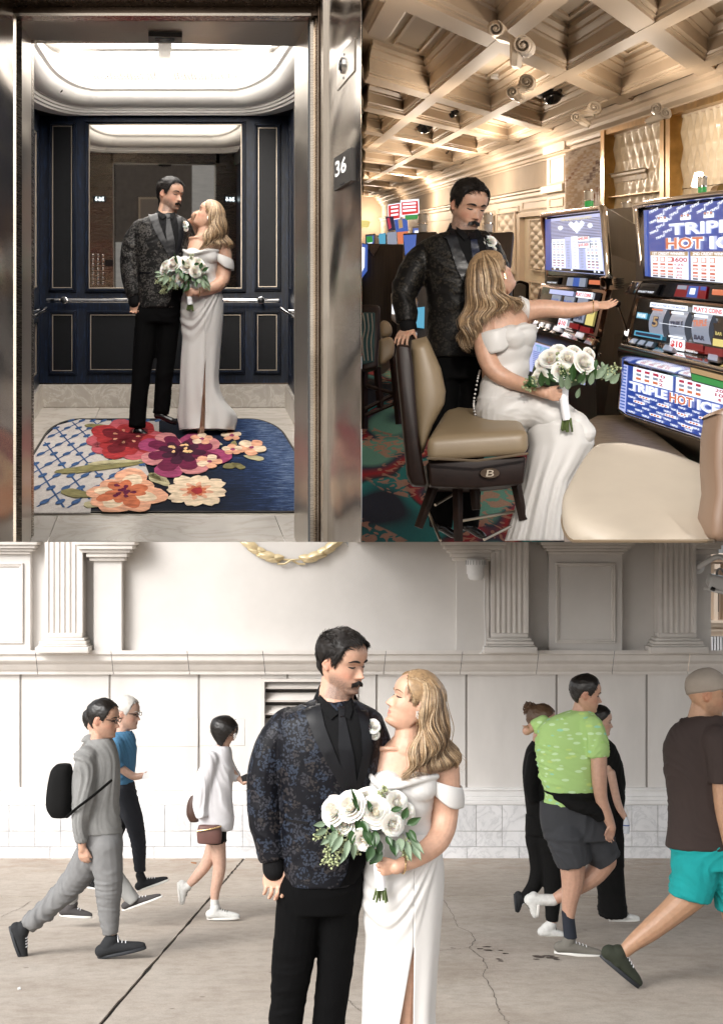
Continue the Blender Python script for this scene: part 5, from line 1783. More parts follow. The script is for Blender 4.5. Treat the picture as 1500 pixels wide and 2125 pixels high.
cb.panel(.03, .50, .8, 1.05, .07, E['green'], "bill_acceptor", s2)
lo_ = Face((1293, 753), (1540, 812), (1540, 935), (1287, 852), A2 + .03, A2 + .03)
lo_.panel(-.03, -.04, 1, 1.04, .0, M_PCHR, "lower_frame", s2, th=.05, bev=.01)
lo_.panel(.0, .02, 1, .98, .012, E['blue'], "lower_screen", s2)
lo_.panel(.0, .02, .05, .98, .016, E['pale'], "screen_edge", s2)
for k in range(14):
 lo_.panel(.008, .05 + k * .065, .045, .08 + k * .065, .02, E['navy2'], "edge_lamp", s2)
for (a, b_, nums) in ((.10, .43, ("10", "5", "2")), (.46, .92, ("20", "10", "4"))):
 lo_.panel(a, .02, b_, .30, .018, E['white'], "pay_table", s2)
 for i, t in enumerate((.05, .13, .21)):
  w = .035 * len(nums[i])
  lo_.text(nums[i], b_ - .09 - w / 2, t, b_ - .09 + w / 2, t + .06, .024, E['crimson'], "pay_value", s2, bold=.03)
  for k in range(3):
   lo_.panel(a + .03 + k * .07, t, a + .07 + k * .07, t + .05, .022, E['crimson' if i == 0 else ('grey' if i == 1 else 'orange')], "symbol", s2)
for r_ in range(9):
 for k in range(8):
  s = .07 + k * .118 + (r_ % 2) * .06
  t = .33 + r_ * .074
  if s > .90 or (.30 < t < .52 and s > .08):
   continue
  lo_.text("TRIPLE", s, t, s + .062, t + .035, .02, E['white'], "screen_text", s2, bold=.03, tilt=-.0)
lo_.text("TRIPLE", .085, .32, .40, .50, .024, E['pale'], "title_shadow", s2, bold=.07)
lo_.text("TRIPLE", .09, .325, .395, .495, .030, E['white'], "title", s2, bold=.02)
lo_.text("HOT", .415, .32, .62, .52, .024, E['white'], "title_shadow", s2, bold=.10)
lo_.text("HOT", .42, .33, .615, .51, .030, E['orange'], "title", s2, bold=.03)
lo_.text("ICE", .645, .32, .84, .52, .024, E['pale'], "title_shadow", s2, bold=.09)
lo_.text("ICE", .65, .33, .835, .51, .030, E['white'], "title", s2, bold=.02)
for (s, t) in ((.20, .56), (.36, .60), (.52, .66), (.16, .68), (.42, .76), (.62, .76), (.30, .84), (.70, .62), (.56, .86), (.80, .72), (.76, .88)):
 lo_.panel(s - .04, t, s + .05, t + .045, .024, E['white'], "symbol_banner", s2)
 for j in range(3):
  lo_.panel(s - .03 + j * .025, t + .008, s - .014 + j * .025, t + .035, .028, E['orange'], "symbol_mark", s2)
pd = Face((1304, 858), (1540, 935), (1540, 1000), (1304, 914), A2 + .1, A2 + .1)
pd.panel(0, 0, 1, 1, 0, M_STEELB, "pedestal", s2, th=.3)
edge([PA(1290, 740, A2 - .1), PA(1289, 800, A2 + .02), PA(1285, 850, A2 + .02), PA(1300, 862, A2), PA(1540, 940, A2)], .016, "chrome_edge", M_PCHR, s2)
candle(1457, 405, PA(1457, 405, A2 + .5).y, "tall green and white signal light on top of the largest slot machine")
MB.build(MB().tube([PA(1486, 398, A2 + .5), PA(1500, 395, A2 + .5)], .05, 16), "brass_drum", M_BRASS, smooth=True, label="small brass cylinder above the largest slot machine at the right edge", cat="ornament")
A1 = 2.95
s1 = thing("slot_machine", P(1200, 880, 13), "middle slot machine the bride reaches across, with red money signs", "slot machine")
sd = Vector((0.62, 1.05, .30))
def side_pts():
 return [PA(1249, 430, A1 + .10), PA(1256, 470, A1 + .07), PA(1262, 520, A1 + .05), PA(1264, 600, A1 + .02), PA(1262, 640, A1), PA(1250, 690, A1 - .02), PA(1241, 720, A1), PA(1238, 877, A1)]
yq = lambda u, v, Y: P(u, v, Y)
mb = MB()
fr_ = [(1250, 431), (1262, 432), (1329, 472), (1326, 560), (1318, 600), (1306, 700), (1293, 853), (1238, 877), (1238, 740), (1252, 690), (1262, 610), (1262, 520), (1256, 470)]
Yf = lambda u: 12.55 + (u - 1238) * .016
mb.slab([P(u, v, Yf(u)) for u, v in fr_], Vector((.12, .5, .1))); mb.build("wooden_side", M_WOODD, s1, bevel=.006)
extr([PA(1130, 450, A1 + .2), PA(1249, 434, A1 + .2), PA(1259, 600, A1 + .1), PA(1130, 588, A1 + .1)], Vector((.5, 1.2, .3)), "upper_cabinet", M_WOODD, s1)
extr([PA(1108, 665, A1 + .02), PA(1236, 700, A1 + .02), PA(1238, 876, A1 + .02), PA(1100, 820, A1 + .02)], Vector((.5, 1.0, .2)), "lower_cabinet", M_WOODD, s1)
t1 = Face((1129, 447), (1249, 432), (1259, 574), (1140, 567), A1 + .12, A1 + .02)
t1.panel(-.02, -.03, 1.02, 1.02, .0, M_BLK, "screen_surround", s1, th=.05)
edge([PA(u, v, A1 + .08) for u, v in cr([(1251, 431), (1190, 438), (1130, 446), (1126, 450), (1128, 470), (1133, 510), (1138, 560), (1139, 572)], 20)], .028, "chrome_edge", M_RCHR, s1)
edge([PA(u, v, A1 + .04) for u, v in cr([(1248, 431), (1253, 440), (1257, 490), (1261, 540), (1263, 590)], 14)], .034, "chrome_edge", M_PCHR, s1)
w1 = Face((1145, 454), (1246, 442), (1256, 570), (1147, 561), A1 + .10, A1 + .01)
w1.panel(-.12, 0, 0, 1, .012, E['blue'], "screen_edge", s1)
w1.panel(0, 0, 1, 1, .012, E['pale'], "screen", s1)
for k in range(16):
 t = .06 + k * .026
 w1.panel(.0, t, 1, t + .012, .016, E['dk'], "screen_line", s1)
for (cx_, ty) in ((.42, .14), (.53, .14), (.64, .14), (.475, .19), (.585, .19), (.53, .24)):
 q = [w1.at(cx_ - .055, ty, .022), w1.at(cx_, ty - .05, .022), w1.at(cx_ + .055, ty, .022), w1.at(cx_, ty + .07, .022)]
 MB().slab(q, Vector((.002, .002, 0))).build("diamond_symbol", E['white'], s1)
for (cx_, c_) in ((.20, 'white'), (.80, 'white')):
 mb = MB(); mb.add([w1.at(cx_ + .05 * math.cos(a * PI / 8), .19 + .04 * math.sin(a * PI / 8), .02) for a in range(16)], [tuple(range(16))]); mb.build("round_symbol", E['white'], s1)
w1.text("TRIPLE DOUBLE JACKPOT", .2, .03, .85, .085, .02, E['yellow'], "title", s1, bold=.02)
w1.panel(.02, .40, .98, .93, .018, E['white'], "pay_table", s1)
for (a, b_, c_) in ((.28, .41, 'pale'), (.41, .54, 'white'), (.54, .68, 'pale')):
 w1.panel(a, .36, b_, .93, .021, E[c_], "pay_column", s1)
nm = [("40000", "8000", "800", "600", "400", "300", "200", "100", "50", "30"), ("9000", "1600", "1600", "1200", "800", "600", "400", "200", "100", "60"), ("4000", "2400", "2400", "1800", "1200", "900", "600", "300", "150", "60")]
for i in range(10):
 t = .44 + i * .049
 for c_ in range(3):
  w_ = .018 * len(nm[c_][i])
  mid = .345 + c_ * .133
  w1.text(nm[c_][i], mid - w_ / 2, t, mid + w_ / 2, t + .03, .025, E['grey'], "pay_value", s1, bold=.02)
 for side in (.04, .71):
  for k in range(3):
   x = side + k * .08
   if i in (2, 4):
    w1.text("7", x + .02, t - .005, x + .05, t + .035, .025, E['red'], "seven", s1, bold=.05)
   else:
    w1.panel(x, t, x + .055, t + .028, .023, E['grey' if i % 3 else 'pale'], "symbol", s1)
    if i > 6:
     w1.panel(x + .01, t + .015, x + .045, t + .028, .026, E['crimson'], "symbol_mark", s1)
for (t, txt) in ((.365, "$40,000"), (.475, "$25,000")):
 w1.panel(.56, t, .80, t + .10, .030, E['dk'], "money_sign_edge", s1)
 w1.panel(.57, t + .008, .79, t + .092, .033, E['white'], "money_sign", s1)
 w1.text(txt, .58, t + .02, .78, t + .08, .037, E['red'], "money_sign_text", s1, bold=.04, tilt=.01)
w1.panel(.0, .945, 1, .995, .018, M_BLK, "screen_footer", s1)
for x in (.05, .16, .38, .82, .9):
 w1.panel(x, .945, x + .03, .975, .022, E['white'], "footer_lamp", s1)
b1 = Face((1139, 572), (1260, 577), (1258, 600), (1134, 590), A1 - .02)
b1.panel(0, 0, 1, 1, .02, M_BLK, "control_band", s1, th=.05)
b1.panel(.04, .15, .24, .9, .04, pbr("dark_grey_plastic", (0.02, 0.02, 0.022), 0.4), "ticket_printer", s1, th=.03)
b1.text("COLLECT TICKET", .06, .68, .22, .82, .045, E['white'], "printer_text", s1, bold=.02)
b1.panel(.37, .1, .68, .95, .03, E['grey'], "player_display", s1)
b1.panel(.48, .1, .58, .95, .034, E['navy2'], "display_tile", s1)
b1.panel(.75, .25, .95, .65, .035, E['orange'], "red_button", s1, th=.02)
extr([PA(1257, 574, A1 - .03), PA(1296, 573, A1 + .55), PA(1297, 601, A1 + .55), PA(1258, 603, A1 - .03)], Vector((-.06, -.04, 0)), "speaker_pod", M_RCHR, s1, bev=.02)
for k in range(5):
 mb = MB(); q = [P(1281, 577 + k * 4.6, 12.9), P(1295, 576.5 + k * 4.6, 13.15), P(1295, 579 + k * 4.6, 13.15), P(1281, 579.5 + k * 4.6, 12.9)]
 mb.slab(q, Vector((-.08, -.03, 0))); mb.build("speaker_slot", M_BLACK, s1)
g1 = Face((1125, 592), (1254, 604), (1234, 694), (1108, 662), A1 - .03, A1 - .12)
g1.panel(-.03, -.06, 1.03, 1.04, .0, M_RCHR, "reel_frame", s1, th=.06, bev=.008)
g1.panel(.03, .04, .98, .96, .012, M_BLK, "reel_glass", s1)
for (a, b_) in ((.22, .36), (.42, .58), (.64, .80)):
 g1.panel(a, .22, b_, .80, .02, E['grey'], "reel", s1)
 g1.text("BAR", a + .01, .62, b_ - .01, .74, .026, E['dk'], "reel_symbol", s1, bold=.04)
 g1.text("BAR", a + .01, .32, b_ - .01, .44, .026, E['navy2'], "reel_symbol", s1, bold=.04)
g1.panel(.17, .08, .55, .20, .024, E['pale'], "paper_notice", s1)
g1.panel(.60, .06, .86, .21, .024, E['white'], "coin_notice", s1)
g1.text("PLAY 3 COINS", .61, .09, .85, .18, .03, E['red'], "notice_text", s1, bold=.05)
g1.panel(.84, .42, .96, .82, .024, E['yellow'], "side_notice", s1)
g1.text("LOOK BELOW", .85, .50, .95, .56, .03, E['dk'], "side_notice_text", s1, bold=.03)
g1.panel(.44, .80, .58, 1.02, .04, E['white'], "price_tag", s1)
g1.text("$10", .45, .84, .57, .98, .045, E['red'], "price_text", s1, bold=.05)
g1.panel(.61, .85, .76, .98, .03, E['lred'], "led_counter", s1)
g1.panel(.79, .87, .95, 1.0, .03, E['lred'], "led_counter", s1)
d1 = Face((1108, 664), (1235, 698), (1226, 716), (1101, 676), A1 - .12, A1 - .25)
d1.panel(0, 0, 1, 1, 0, M_PCHR, "button_deck", s1, th=.05)
for (s, w) in ((.06, .07), (.16, .07), (.26, .07), (.39, .12), (.76, .13)):
 d1.panel(s, -.1, s + w, .6, .04, M_BLACKP, "button_housing", s1, th=.04)
 d1.panel(s + .01, -.08, s + w - .01, .45, .05, E['grey'], "button", s1, th=.02)
mb = MB()
def fb1(s, t):
 u = 1099 + (1226 - 1099) * s
 return PA(u, (678 + 40 * s) + (24 + 4 * s) * t, A1 - .25 + .22 * t * t)
mb.grid(fb1, 12, 8); mb.build("wooden_belly", M_WOODB, s1, smooth=True)
c1 = Face((1187, 716), (1216, 724), (1216, 742), (1187, 733), A1 - .12)
c1.panel(0, 0, 1, 1, .06, M_BLACKP, "coin_box", s1, th=.1); c1.panel(.1, .08, .9, .42, .07, E['tan'], "bill_label", s1); c1.panel(.1, .5, .9, .9, .07, E['green'], "bill_acceptor", s1)
l1 = Face((1098, 704), (1214, 740), (1214, 800), (1095, 770), A1 - .0)
l1.panel(-.02, -.02, 1, 1, .0, M_PCHR, "lower_frame", s1, th=.05)
l1.panel(0, .04, 1, .98, .012, E['pale'], "lower_screen", s1)
for k in range(10):
 l1.panel(.1, .30 + k * .06, 1, .325 + k * .06, .016, E['navy2'], "screen_line", s1)
l1.text("TRIPLE DOUBLE", .15, .08, .9, .28, .02, E['cyan'], "title", s1, bold=.03)
for (u, v) in ((1240, 710), (1233, 722), (1243, 735), (1231, 745)):
 MB().lathe(P(u, v, Yf(u) - .02), [(.016, 0), (.012, .01)], 10, axis=(-.5, -1, 0)).build("bolt", M_PCHR, s1, smooth=True)
candle(1222, 434, 13.6, "green and cream signal light on top of the middle slot machine")
candle(1300, 458, 14.6, "unlit clear signal light behind the middle slot machine", lit='none')
lev = thing("pull_lever", P(1303, 690, 12.2), "thin steel pull lever of the slot machine under the bride's hand", "lever")
MB().tube([P(1303, 694, 11.9), P(1282, 634, 11.6)], .011, 10).build("lever_rod", M_PCHR, lev, smooth=True)
MB().ball(P(1281, 630, 11.58), .03).build("lever_knob", M_BLACKP, lev, smooth=True)
MB().tube([P(1305, 700, 12.1), P(1302, 690, 11.85)], .028, 12).build("lever_pivot", M_PCHR, lev, smooth=True)
pf = MB()
pf.hexa([PL(1160, 905, 1.5), PL(1470, 985, 1.5), PL(1310, 860, 1.5), PL(1240, 862, 1.5)], [PL(1160, 905, 1.5) - Vector((0, 0, .1)), PL(1470, 985, 1.5) - Vector((0, 0, .1)), PL(1310, 860, 1.5) - Vector((0, 0, .1)), PL(1240, 862, 1.5) - Vector((0, 0, .1))])
pf.build("platform", pbr("grey_wood_laminate", (0.33, 0.27, 0.19), 0.55, var=.6, vscale=5, stretch=(2, 26, 1)), label="low grey wood platform under the slot machines", cat="platform")
def backslot(pts, Y, label, screen=None, Y2=None):
 t = thing("slot_machine", P(pts[0][0], pts[0][1], Y), label, "slot machine", "slot machines in the row behind the groom")
 extr([P(u, v, Y) for u, v in pts], Vector((0.1, .9, .15)), "cabinet", M_WOODD, t, bev=.01)
 return t
ta = backslot([(751, 504), (837, 507), (835, 640), (829, 760), (751, 770)], 16.0, "brown wooden backed slot machine at the far left edge")
extr([P(757, 506, 15.97), P(788, 507, 15.97), P(775, 530, 15.97)], Vector((0, .02, 0)), "back_notch", M_WOODB, ta)
extr([P(751, 505, 15.9), P(763, 507, 15.9), P(762, 560, 15.9), P(751, 575, 15.9)], Vector((0, .04, 0)), "screen", E['navy2'], ta)
extr([P(751, 512, 15.85), P(757, 513, 15.85), P(756, 552, 15.85), P(751, 562, 15.85)], Vector((0, .04, 0)), "screen_image", E['white'], ta)
tb = backslot([(836, 484), (905, 480), (905, 780), (826, 780), (822, 640), (840, 600)], 14.5, "slot machine with a blue screen right behind the groom")
extr([P(837, 487, 14.45), P(864, 486, 14.45), P(858, 560, 14.45), P(846, 580, 14.45)], Vector((0, .04, 0)), "screen", E['navy2'], tb)
extr([P(843, 530, 14.42), P(860, 527, 14.42), P(856, 560, 14.42), P(848, 575, 14.42)], Vector((0, .04, 0)), "screen_image", E['white'], tb)
extr([P(811, 606, 14.4), P(860, 600, 14.4), P(868, 625, 14.4), P(866, 705, 14.4), P(812, 660, 14.4)], Vector((0, .2, 0)), "button_section", M_PCHR, tb, bev=.02)
extr([P(814, 612, 14.35), P(824, 612, 14.35), P(820, 650, 14.35), P(813, 650, 14.35)], Vector((0, .04, 0)), "lit_strip", E['white'], tb)
extr([P(848, 640, 14.3), P(881, 636, 14.3), P(880, 680, 14.3), P(850, 676, 14.3)], Vector((0, .04, 0)), "lower_screen", E['cyan'], tb)
tc_ = backslot([(1000, 484), (1062, 480), (1066, 483), (1058, 560), (1056, 720), (1000, 720)], 14.0, "dark wooden slot machine back with a pointed top right of the groom")
candle(1013, 482, 14.2, "small cream signal light just right of the groom's boutonniere", lit='none')
candle(877, 482, 14.8, "small cream signal light left of the groom", lit='none')
for k, (u, v, w, h, Y, lb) in enumerate(((768, 486, 20, 60, 26, "small distant slot machine left of the hanging signs"), (792, 488, 20, 50, 28, "small distant slot machine just below the hanging signs"), (868, 470, 26, 40, 30, "distant slot machine peeking out behind the groom's shoulder"))):
 t_ = thing("slot_machine", P(u, v + h, Y), lb, "slot machine", "slot machines far down the hall")
 extr([P(u - w / 2, v, Y), P(u + w / 2, v - 2, Y), P(u + w / 2, v + h, Y), P(u - w / 2, v + h, Y)], Vector((.1, 1, .1)), "cabinet", M_WOODD, t_)
 extr([P(u - w / 2 + 2, v + 3, Y - .05), P(u + w / 2 - 2, v + 2, Y - .05), P(u + w / 2 - 3, v + h * .4, Y - .05), P(u - w / 2 + 2, v + h * .4, Y - .05)], Vector((0, .03, 0)), "screen", E['navy2' if k != 1 else 'cyan'], t_)
 extr([P(u - w / 2 + 5, v + 8, Y - .08), P(u + w / 2 - 5, v + 7, Y - .08), P(u + w / 2 - 6, v + h * .3, Y - .08), P(u - w / 2 + 5, v + h * .3, Y - .08)], Vector((0, .02, 0)), "screen_image", E['white'], t_)
 extr([P(u - w / 2, v + h * .45, Y - .1), P(u + w / 2, v + h * .45, Y - .1), P(u + w / 2, v + h * .62, Y - .1), P(u - w / 2, v + h * .62, Y - .1)], Vector((0, .1, 0)), "button_section", M_PCHR, t_)
sc_ = thing("sign_cluster", P(835, 480, 22), "cluster of red and white glowing game signs far behind the groom", "sign")
for (q, c_) in (([(805, 424), (830, 420), (830, 452), (806, 456)], 'white'), ([(806, 426), (829, 422), (829, 450), (807, 453)], 'red'), ([(831, 415), (869, 412), (870, 444), (832, 448)], 'white'), ([(833, 419), (867, 416), (868, 440), (834, 444)], 'red'),
    ([(818, 455), (845, 452), (847, 477), (822, 480)], 'navy2'), ([(826, 455), (834, 454), (836, 470), (828, 472)], 'tan'), ([(800, 450), (816, 448), (820, 474), (806, 478)], 'dk'), ([(803, 452), (808, 451), (812, 470), (807, 474)], 'crimson'),
    ([(803, 482), (822, 480), (824, 504), (804, 506)], 'grey'), ([(824, 481), (846, 479), (848, 502), (826, 504)], 'orange'), ([(840, 446), (868, 444), (866, 452), (842, 454)], 'green'), ([(760, 490), (772, 489), (774, 500), (761, 502)], 'green'),
    ([(786, 484), (800, 483), (800, 503), (787, 504)], 'cyan')):
 d = 22 - .08 * len(sc_.children)
 extr([P(u, v, d) for u, v in q], Vector((0, .06, 0)), "sign_panel", E[c_], sc_)
for k, (a, b_) in enumerate(((833, 421), (833, 428), (833, 435), (808, 428), (808, 436), (808, 444))):
 extr([P(a + 3, b_, 20.9), P(a + (30 if a > 820 else 18), b_ - 2, 20.9), P(a + (30 if a > 820 else 18), b_ + 1, 20.9), P(a + 3, b_ + 3, 20.9)], Vector((0, .03, 0)), "sign_lettering", E['white'], sc_)
MB().lathe(P(756, 470, 30), [(.09, 0), (.12, .10), (.08, .12)], 16).build("wall_lamp", E['yellow'], smooth=True, label="small cream lampshade at the far left of the casino", cat="lamp")
M_LEATH = pbr("olive_tan_leather", (0.235, 0.175, 0.105), 0.42, var=0.10, vscale=4, bump=0.25, bscale=140, rvar=.15)
M_LEAC = pbr("cream_leather", (0.33, 0.28, 0.22), 0.40, var=0.07, vscale=3, bump=0.15, bscale=120, rvar=.12)
M_DARKW = pbr("dark_mahogany", (0.014, 0.006, 0.004), 0.42, spec=.25, var=.3, vscale=20)
M_TEALF = pbr("teal_patterned_fabric", (0.015, 0.045, 0.045), 0.8, var=.3, vscale=12)
def shell(outline, Y0, Y1, name, m, parent, puff=0.0, bev=0.02, n=3, mode=None):
 """solid from a picture outline [(u,v)] with its own depth; rounded edges"""
 mb = MB()
 a = [P(u, v, Y0) for u, v in outline]
 b_ = [p + Vector((0, Y1 - Y0, 0)) for p in a]
 k = len(a)
 mb.add(a + b_, [tuple(range(k)), tuple(range(2 * k - 1, k - 1, -1))] + [(i, (i + 1) % k, k + (i + 1) % k, k + i) for i in range(k)])
 return mb.build(name, m, parent, bevel=bev, seg=n, angle=60)
def quadbox(tq, depth, name, m, parent, bev=.03, seg=4, crown=0.0):
 """cushion: top given by 4 corner points (world), thickness depth downward, crowned"""
 mb = MB()
 n = 10
 def top(s, t):
  p = (tq[0] * (1 - s) + tq[1] * s) * (1 - t) + (tq[3] * (1 - s) + tq[2] * s) * t
  e = 1 - (abs(2 * s - 1) ** 4)
  f = 1 - (abs(2 * t - 1) ** 4)
  return p + Vector((0, 0, crown * e * f))
 vs = [top(i / n, j / n) for j in range(n + 1) for i in range(n + 1)]
 fs = [(j * (n + 1) + i, j * (n + 1) + i + 1, (j + 1) * (n + 1) + i + 1, (j + 1) * (n + 1) + i) for j in range(n) for i in range(n)]
 o = len(vs)
 rim = [i for i in range(n + 1)] + [(j + 1) * (n + 1) - 1 for j in range(1, n + 1)] + [n * (n + 1) + i for i in range(n - 1, -1, -1)] + [j * (n + 1) for j in range(n - 1, 0, -1)]
 vs += [vs[i] - Vector((0, 0, depth)) for i in rim]
 k = len(rim)
 fs += [(rim[i], rim[(i + 1) % k], o + (i + 1) % k, o + i) for i in range(k)] + [tuple(range(o, o + k))]
 mb.add(vs, fs)
 return mb.build(name, m, parent, bevel=bev, seg=seg, angle=60)
ch = thing("casino_chair", P(990, 1120, 6.6), "tan leather casino chair with dark wood frame the bride sits on", "chair")
quadbox([P(936, 826, 7.25), P(1062, 832, 7.25), P(1097, 893, 6.35), P(884, 908, 6.35)], .11, "seat_cushion", M_LEATH, ch, bev=.035, seg=4, crown=.012)
MB().tube([P(886, 951, 6.34), P(990, 956, 6.33), P(1096, 941, 6.34)], .006, 6).build("piping", pbr("piping_dark", (.12, .085, .05), .5), ch, smooth=True)
shell([(887, 957), (1092, 946), (1086, 1004), (990, 1013), (893, 1010)], 6.40, 7.0, "apron", M_DARKW, ch, bev=.012)
mb = MB(); c = P(1016, 982, 6.385)
mb.lathe(c, [(.046, 0), (.043, .008)], 28, axis=(0, -1, 0))
mb.v = [Vector((p.x, p.y, c.z + (p.z - c.z) * .52)) for p in mb.v]
mb.build("emblem_plate", M_STEELD, ch, smooth=True)
text_mb("B", lambda x, y: P(1008 + x * 16 + y * 3, 989 - y * 14, 6.374), bold=.0).build("emblem_letter", M_CHAMP, ch)
bo = [(822, 722), (833, 706), (850, 697), (850, 1006), (838, 990), (832, 900), (826, 800)]
shell([(821, 722), (826, 712), (852, 716), (858, 760), (868, 900), (886, 1008), (856, 1008), (846, 985), (836, 880), (827, 790)], 6.45, 6.62, "back_shell", M_DARKW, ch, bev=.015)
mb = MB()
def fbk(s, t):
 lu = np.interp(t, [0, .2, .5, .8, 1], [852, 853, 856, 864, 873]); lv = np.interp(t, [0, .5, 1], [706, 835, 944])
 ru = np.interp(t, [0, .12, .35, .5, .62, .8, 1], [886, 896, 915, 925, 922, 898, 879]); rv = np.interp(t, [0, .35, .5, .62, .8, 1], [697, 765, 812, 838, 882, 938])
 a = s * 2 * PI
 x = .5 - .5 * math.copysign(abs(math.cos(a)) ** .7, math.cos(a))
 y = math.copysign(abs(math.sin(a)) ** .7, math.sin(a))
 en = min(1, (min(t, 1 - t) * 14 + .05)) ** .5
 x = .5 + (x - .5) * (.86 + .14 * en)
 return P(lu + (ru - lu) * x, lv + (rv - lv) * x, 6.62 - .085 * y * en - .02 * math.sin(t * 3.1) * y)
mb.grid(fbk, 36, 40, cu=True); mb.add([fbk(i / 36, 0) for i in range(36)], [tuple(range(36))]); mb.add([fbk(i / 36, 1) for i in range(36)], [tuple(range(36))])
mb.build("backrest", M_LEATH, ch, smooth=True, angle=70)
for (a, b_) in (((949, 1008), (951, 1124)), ((900, 1008), (868, 1095)), ((1070, 1002), (1086, 1080)), ((984, 1008), (988, 1058))):
 MB().tube([P(*a, 6.6), P(*b_, 6.6)], [.026, .022], 4).build("leg", M_DARKW, ch, bevel=.004)
for (a, b_, ya, yb) in (((884, 1050), (914, 1122), 6.7, 6.5), ((950, 1082), (1078, 1060), 6.6, 6.7), ((903, 1048), (950, 1020), 6.75, 6.9), ((1004, 1120), (1060, 1092), 6.45, 6.55)):
 MB().tube([P(*a, ya), P(*b_, yb)], .007, 8).build("footrest_bar", M_STEELB, ch, smooth=True)
st_ = thing("casino_chair", P(1330, 1124, 5.2), "cream leather stool seat in the right foreground, cut by the edge", "chair")
mb = MB()
ol = cr([(1255, 908), (1300, 909), (1380, 926), (1455, 952), (1484, 972), (1489, 1010), (1486, 1080), (1480, 1140), (1470, 1165), (1400, 1150), (1280, 1110), (1200, 1080), (1172, 1055), (1167, 1020), (1185, 980), (1215, 930), (1235, 912), (1255, 908)], 60)[:-1]
cxo, cyo = 1325, 1020
def sY(v):
 return 5.6 - (v - 908) * .0040
rings_ = []
for (k, dz, sc) in ((0.0, .012, 0), (0.35, .011, 0), (.65, .008, 0), (.85, .002, 0), (.95, -.010, 0), (1.0, -.030, 0), (1.005, -.06, 0), (.995, -.085, 0)):
 row = []
 for (u, v) in ol:
  uu, vv = cxo + (u - cxo) * k, cyo + (v - cyo) * k
  p = P(uu, vv, sY(vv))
  row.append(Vector((p.x, p.y, p.z + dz)))
 rings_.append(row)
n = len(ol)
vs = [p for r_ in rings_ for p in r_]
vs = [Vector((p.x, p.y, max(p.z, .0012))) for p in vs]
fs = [(j * n + i, j * n + (i + 1) % n, (j + 1) * n + (i + 1) % n, (j + 1) * n + i) for j in range(len(rings_) - 1) for i in range(n)]
mb.add(vs, fs)
mb.build("seat_cushion", M_LEAC, st_, smooth=True, angle=180)
MB().tube([Vector((p.x, p.y, max(p.z, .003))) for p in rings_[-1] + rings_[-1][:1]], .006, 6).build("piping", pbr("piping_dark", (.12, .085, .05), .5), st_, smooth=True)
row = [Vector((p.x, p.y, max(p.z - .003, .001))) for p in rings_[-1]]
low = [Vector((p.x * .985 + .02, p.y + .02, .0008)) for p in row]
mb = MB(); mb.add(row + low, [(i, (i + 1) % n, n + (i + 1) % n, n + i) for i in range(n)]); mb.build("seat_base", M_WOODB, st_, smooth=True)
shell([(1500, 842), (1494, 850), (1486, 900), (1484, 960), (1488, 1020), (1480, 1070), (1478, 1124), (1530, 1124), (1530, 842)], 4.7, 4.95, "backrest", pbr("brown_leather_back", (0.16, 0.10, 0.065), .4), st_, bev=.03)
cb_ = thing("casino_chair", P(770, 900, 12), "far left casino chair with teal patterned back and tan seat", "chair")
shell([(751, 631), (786, 632), (789, 640), (786, 700), (783, 762), (760, 768), (751, 766)], 11.6, 11.8, "back_shell", M_DARKW, cb_, bev=.02)
shell([(751, 648), (778, 648), (776, 750), (751, 756)], 11.57, 11.62, "back_fabric", M_TEALF, cb_, bev=.006)
for k in range(3):
 MB().tube([P(*q, 11.565) for q in cr([(753 + k * 9, 650), (757 + k * 8, 680), (752 + k * 9, 710), (756 + k * 8, 748)], 16)], .003, 5).build("woven_line", M_CHAMP, cb_)
shell([(786, 702), (812, 696), (820, 712), (818, 735), (800, 752), (786, 757)], 11.8, 12.6, "seat_cushion", M_LEATH, cb_, bev=.03)
shell([(788, 666), (800, 662), (812, 672), (815, 690), (806, 697), (790, 700)], 12.6, 12.8, "far_seat", M_LEATH, cb_, bev=.03)
for (a, b_) in (((756, 765), (756, 890)), ((782, 762), (790, 850)), ((815, 740), (828, 880)), ((826, 750), (836, 850))):
 MB().tube([P(*a, 11.9), P(*b_, 11.9)], .03, 4).build("leg", M_DARKW, cb_)
for (a, b_) in (((758, 848), (824, 815)), ((760, 800), (822, 818)), ((758, 862), (830, 832))):
 MB().tube([P(*a, 11.85), P(*b_, 11.95)], .018, 6).build("footrest_bar", M_DARKW, cb_)
cc_ = thing("casino_chair", P(1080, 700, 16), "distant tan chair between the groom and the middle slot machine", "chair")
shell([(1064, 584), (1080, 580), (1098, 586), (1098, 640), (1092, 700), (1064, 700)], 15.8, 16.0, "back_shell", M_DARKW, cc_, bev=.02)
shell([(1067, 590), (1080, 586), (1092, 591), (1090, 640), (1067, 650)], 15.75, 15.85, "backrest", M_LEAC, cc_, bev=.02)
def sstep(a, b, x):
 t = np.clip((x - a) / (b - a), 0, 1)
 return t * t * (3 - 2 * t)
def gau(x, s):
 return np.exp(-(x / s) ** 2)
YFT = [(0, .20), (.02, .29), (.05, .345), (.09, .365), (.13, .345), (.17, .362), (.21, .362), (.25, .372), (.29, .36), (.34, .358), (.42, .365), (.5, .362), (.57, .392), (.64, .402), (.72, .395), (.80, .358), (.87, .29), (.93, .205), (.97, .13), (1, .02)]
YBT = [(0, .02), (.06, .0), (.12, .03), (.2, .13), (.28, .25), (.36, .33), (.45, .385), (.55, .425), (.65, .435), (.74, .42), (.82, .365), (.89, .285), (.94, .205), (.975, .125), (1, .02)]
WT = [(0, .10), (.03, .155), (.08, .195), (.14, .235), (.2, .26), (.28, .282), (.36, .297), (.44, .308), (.52, .322), (.6, .335), (.68, .338), (.76, .322), (.83, .282), (.89, .225), (.94, .162), (.975, .098), (1, .02)]
